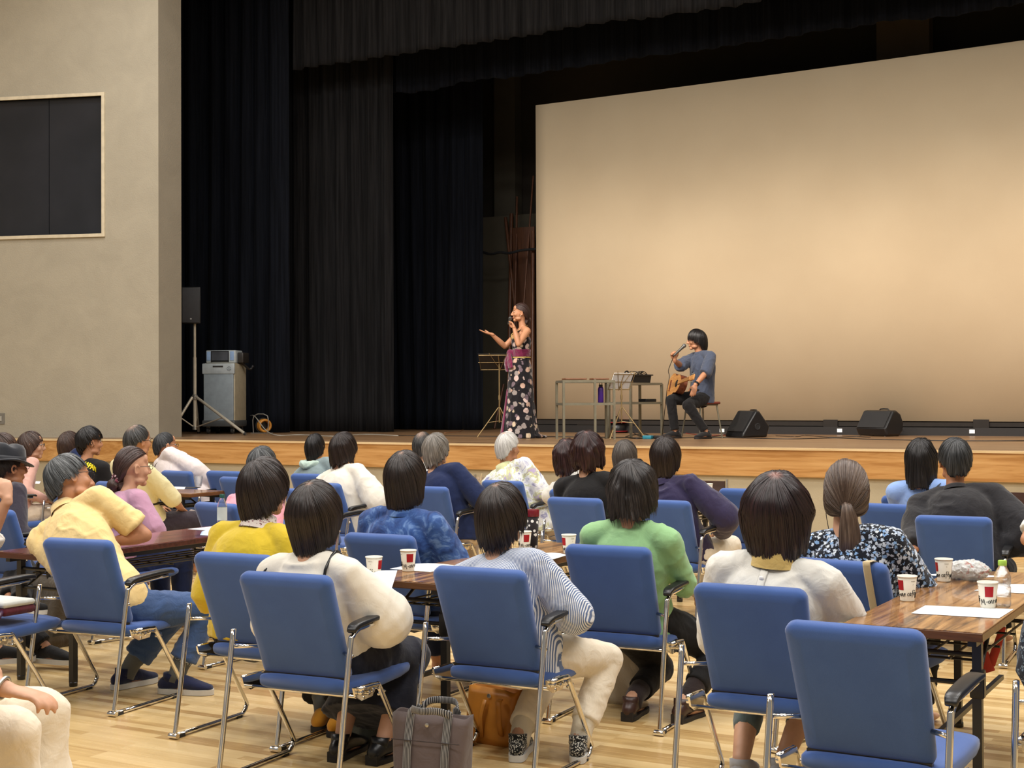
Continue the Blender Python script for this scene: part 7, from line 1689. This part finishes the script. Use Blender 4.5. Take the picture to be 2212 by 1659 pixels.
for i in range(3):
    for s in (-1, 1): m_ = MB(); m_.lathe([(0.007, 0), (0.008, 0.012)], (0.48 + i * 0.035, s * 0.048, -0.002), 8, np.array(((1, 0, 0), (0, 0, s), (0, -s, 0)))); obj('tuning_peg', m_, M_CHROME, hd2)
m_ = MB()
for i in range(6): y = -0.02 + i * 0.008; m_.tube([(-0.24, y * 1.3, 0.012), (0.47, y * 0.9, 0.018)], 0.0008, 4)
obj('strings', m_, M_STEEL, gt)

# ================================================================== BAGS AND FLOOR THINGS
def tote(c, hd, W, D, H, mat, label, lining, name='tote_bag', taper=0.86, tilt=0.0):
    t_ = thing(name, label, 'bag', (c[0], c[1], 0.0), math.radians(hd)); t_.rotation_euler[0] = math.radians(tilt)
    m_ = MB(); rings = []
    for i in range(9):
        z = H * i / 8; k_ = 1 if i else 0.97; w_ = W / 2 * (taper + (1 - taper) * i / 8) * k_; d = D / 2 * (1 - 0.55 * (i / 8) ** 1.6) * k_; ring = []
        for j in range(40):
            a = 2 * math.pi * j / 40; cx, sx = math.cos(a), math.sin(a); ring.append((w_ * math.copysign(abs(cx) ** 0.3, cx), d * math.copysign(abs(sx) ** 0.45, sx), z + 0.006 * math.sin(a * 3 + 1) * (i == 8)))
        rings.append(ring)
    rings.append([(p[0] * 0.96, p[1] * 0.9, p[2] - 0.004) for p in rings[-1]]); rings.append([(p[0] * 0.95, p[1] * 0.9, H * 0.4) for p in rings[-1]])
    m_.ring_loft(rings); obj('bag_body', m_, mat, t_, 'all'); return t_
pb = onz(935, 1690, 0.0); pbt = None
M_GTOTE = cloth('grey_brown_canvas', rgb(98, 86, 84), fold=0.3); M_GSTR = stripes('grey_black_webbing', rgb(150, 148, 146), rgb(26, 26, 28), 330, 0, 0.1)
tg = tote((pb[0], pb[1]), 8, 0.335, 0.16, 0.27, M_GTOTE, 'grey-brown canvas tote with striped handles in front of the black skirt', None)
for s in (-1, 1):
    for x in (-0.075, 0.085):
        m_ = MB(); y = s * 0.065; m_.tube([(x, s * 0.084, 0.02), (x, s * 0.076, 0.14), (x, s * 0.042, 0.265), (x + 0.01, s * 0.036, 0.285)], 0.017, 8, 3, True, ref=(1, 0, 0), ry=0.0035); obj('handle', m_, M_GSTR, tg, 'all')
    m_ = MB(); m_.tube([(-0.065, s * 0.036, 0.275), (-0.05, s * 0.08, 0.30), (0.0, s * 0.11, 0.30), (0.06, s * 0.09, 0.30), (0.095, s * 0.036, 0.275)], 0.014, 8, 3, True, ref=(0, 0, 1), ry=0.004); obj('handle_loop', m_, M_GSTR, tg, 'all')
m_ = MB(); m_.lathe([(0.008, 0), (0.008, 0.004), (0.004, 0.006)], (0.0, -0.052, 0.235), 14, np.array(((1, 0, 0), (0, 0, -1), (0, 1, 0)))); obj('snap', m_, M_STEEL, tg)
m_ = MB(); m_.box((0, -0.074, 0.175), (0.29, 0.004, 0.003)); obj('seam', m_, plain('dark_seam', rgb(60, 52, 52), 0.8), tg)
pm = onz(1068, 1602, 0.0)
M_MUS = plain('mustard_leather', rgb(190, 122, 36), 0.45)
tm_ = tote((pm[0], pm[1] + 0.02), -6, 0.27, 0.17, 0.235, M_MUS, 'mustard leather tote standing under the striped-blouse woman\'s chair', None, 'leather_tote', 0.94)
m_ = MB(); m_.tube([(0.085, -0.085, 0.05), (0.1, -0.12, 0.12), (0.09, -0.11, 0.19), (0.07, -0.07, 0.2)], 0.014, 8, 4, True, ref=(1, 0, 0), ry=0.004); m_.tube([(-0.02, -0.085, 0.03), (-0.02, -0.09, 0.12), (-0.01, -0.07, 0.19)], 0.012, 8, 3, True, ref=(1, 0, 0), ry=0.004); obj('handle', m_, M_MUS, tm_, 'all')
m_ = MB(); m_.lathe([(0.01, 0), (0.01, 0.003), (0.005, 0.004)], (0.0, -0.055, 0.205), 14, np.array(((1, 0, 0), (0, 0, -1), (0, 1, 0)))); obj('eyelet', m_, M_STEEL, tm_)
pg_ = onz(770, 1610, 0.0)
tote((pg_[0], pg_[1] + 0.05), 10, 0.24, 0.14, 0.23, cloth('olive_grey_canvas', rgb(84, 84, 72), fold=0.5), 'olive-grey bag on the floor against a black table leg', None, 'shoulder_bag')
pw = onz(1322, 1522, 0.0)
wb = tote((pw[0], pw[1] + 0.08), 5, 0.25, 0.14, 0.30, cloth('cream_canvas', rgb(196, 186, 166), fold=0.8), 'cream canvas bag sagging beside the black-trousered legs', None, 'canvas_bag', 1.1)
pb2 = onz(62, 1400, 0.0)
tb = tote((pb2[0], pb2[1] + 0.15), -4, 0.38, 0.2, 0.42, cloth('olive_brown_canvas', rgb(70, 60, 46), fold=0.7), 'olive-brown tote standing under the rosewood table', None, 'tote_bag', 0.9)
m_ = MB(); m_.tube([(-0.05, -0.03, 0.38), (-0.03, -0.05, 0.5), (0.04, -0.05, 0.5), (0.06, -0.03, 0.38)], 0.012, 8, 4, True); obj('handle', m_, M_BLACKPL, tb, 'all')
# pouch on the left-edge seat with its strap
pp = onz(8, 1300, 0.5)
po = thing('zip_pouch', 'white and dark red zip pouch on the left-edge chair seat', 'pouch', (CH_['C29'][0][0] * HK + 0.08, CH_['C29'][0][1] * HK + 0.08, 0.452))
m_ = MB(); m_.box((0, 0, 0.055), (0.26, 0.2, 0.03), r=0.014); obj('pouch_top', m_, cloth('white_quilt', rgb(208, 210, 204)), po, 'all')
m_ = MB(); m_.box((0, 0, 0.022), (0.265, 0.205, 0.044), r=0.02); obj('pouch_base', m_, cloth('dark_red_canvas', rgb(84, 24, 36)), po, 'all')
m_ = MB(); m_.tube([(0.1, -0.08, 0.03), (0.16, -0.16, 0.0), (0.15, -0.2, -0.09), (0.06, -0.2, -0.11), (0.02, -0.18, 0.0), (0.0, -0.1, 0.04)], 0.009, 8, 4); obj('wrist_strap', m_, plain('plum_strap', rgb(62, 34, 62), 0.35), po, 'all')
# beige strap over the chair back
l8, a8, r8 = CH_['C8']; R8 = Rz(math.degrees(a8)); o8 = np.array(l8)
m_ = MB(); Q = [(0.135, -0.13, 0.47), (0.135, -0.235, 0.70), (0.135, -0.296, 0.845), (0.135, -0.285, 0.862), (0.135, -0.25, 0.862), (0.135, -0.225, 0.845), (0.135, -0.20, 0.72)]
Q[0] = (0.135, -0.165, 0.47); Q[1] = (0.135, -0.240, 0.67)
m_.tube([R8 @ np.array(q) for q in Q], 0.016, 8, 3, True, ref=R8 @ np.array((1.0, 0, 0)), ry=0.003); o = obj('shoulder_strap', m_, cloth('beige_webbing', rgb(196, 176, 138), fold=0.1), None, 'all'); o.location = (l8[0] * HK, l8[1] * HK, 0); o.scale = (HK, HK, 0.965); tag(o, 'beige bag strap hanging over the back of the ponytailed woman\'s chair', 'strap')
# red bag hanging under the near table
q = np.array((-1.12, 5.75, 0)); m_ = MB(); m_.tube([(-0.05, 0, 0.52), (-0.03, 0, 0.42), (0.0, 0, 0.33)], [0.02, 0.028, 0.03], 10, 3, True, ry=[0.01, 0.02, 0.02]); m_.tube([(0.06, 0, 0.52), (0.04, 0, 0.45), (0.01, 0, 0.36)], [0.012, 0.016, 0.018], 8, 3, True, ry=0.006)
hpx = onz(2045, 1385, 0.45); o = obj('hanging_cloth_bag', m_, cloth('brick_red_cloth', rgb(176, 62, 48))); o.location = (-1.16, 6.0, 0.05); tag(o, 'brick red cloth strap hanging from the wire shelf under the cup-laden table', 'bag')

def held_sheet(pts, ys, label):
    P = [ony(p[0], p[1], y) for p, y in zip(pts, ys)]; c = sum(P) / 4; m_ = MB(); P = [p - c for p in P]; n_ = unit(np.cross(P[1] - P[0], P[3] - P[0])) * 0.0012
    m_.add(P + [p + n_ for p in P], [(3, 2, 1, 0), (4, 5, 6, 7), (0, 1, 5, 4), (1, 2, 6, 5), (2, 3, 7, 6), (3, 0, 4, 7)])
    o = obj('paper_sheet', m_, M_SHEET); o.location = [float(q) for q in c]; return tag(o, label, 'paper')
held_sheet([(778, 1233), (858, 1232), (840, 1290), (770, 1290)], [5.23, 5.21, 4.96, 4.98], 'pale printed sheet held up by the white-topped woman with the black skirt')
held_sheet([(950, 1002), (961, 1003), (986, 1030), (962, 1030)], [11.0, 11.0, 10.9, 10.9], 'pale sheet raised beyond the silver-grey-haired person')
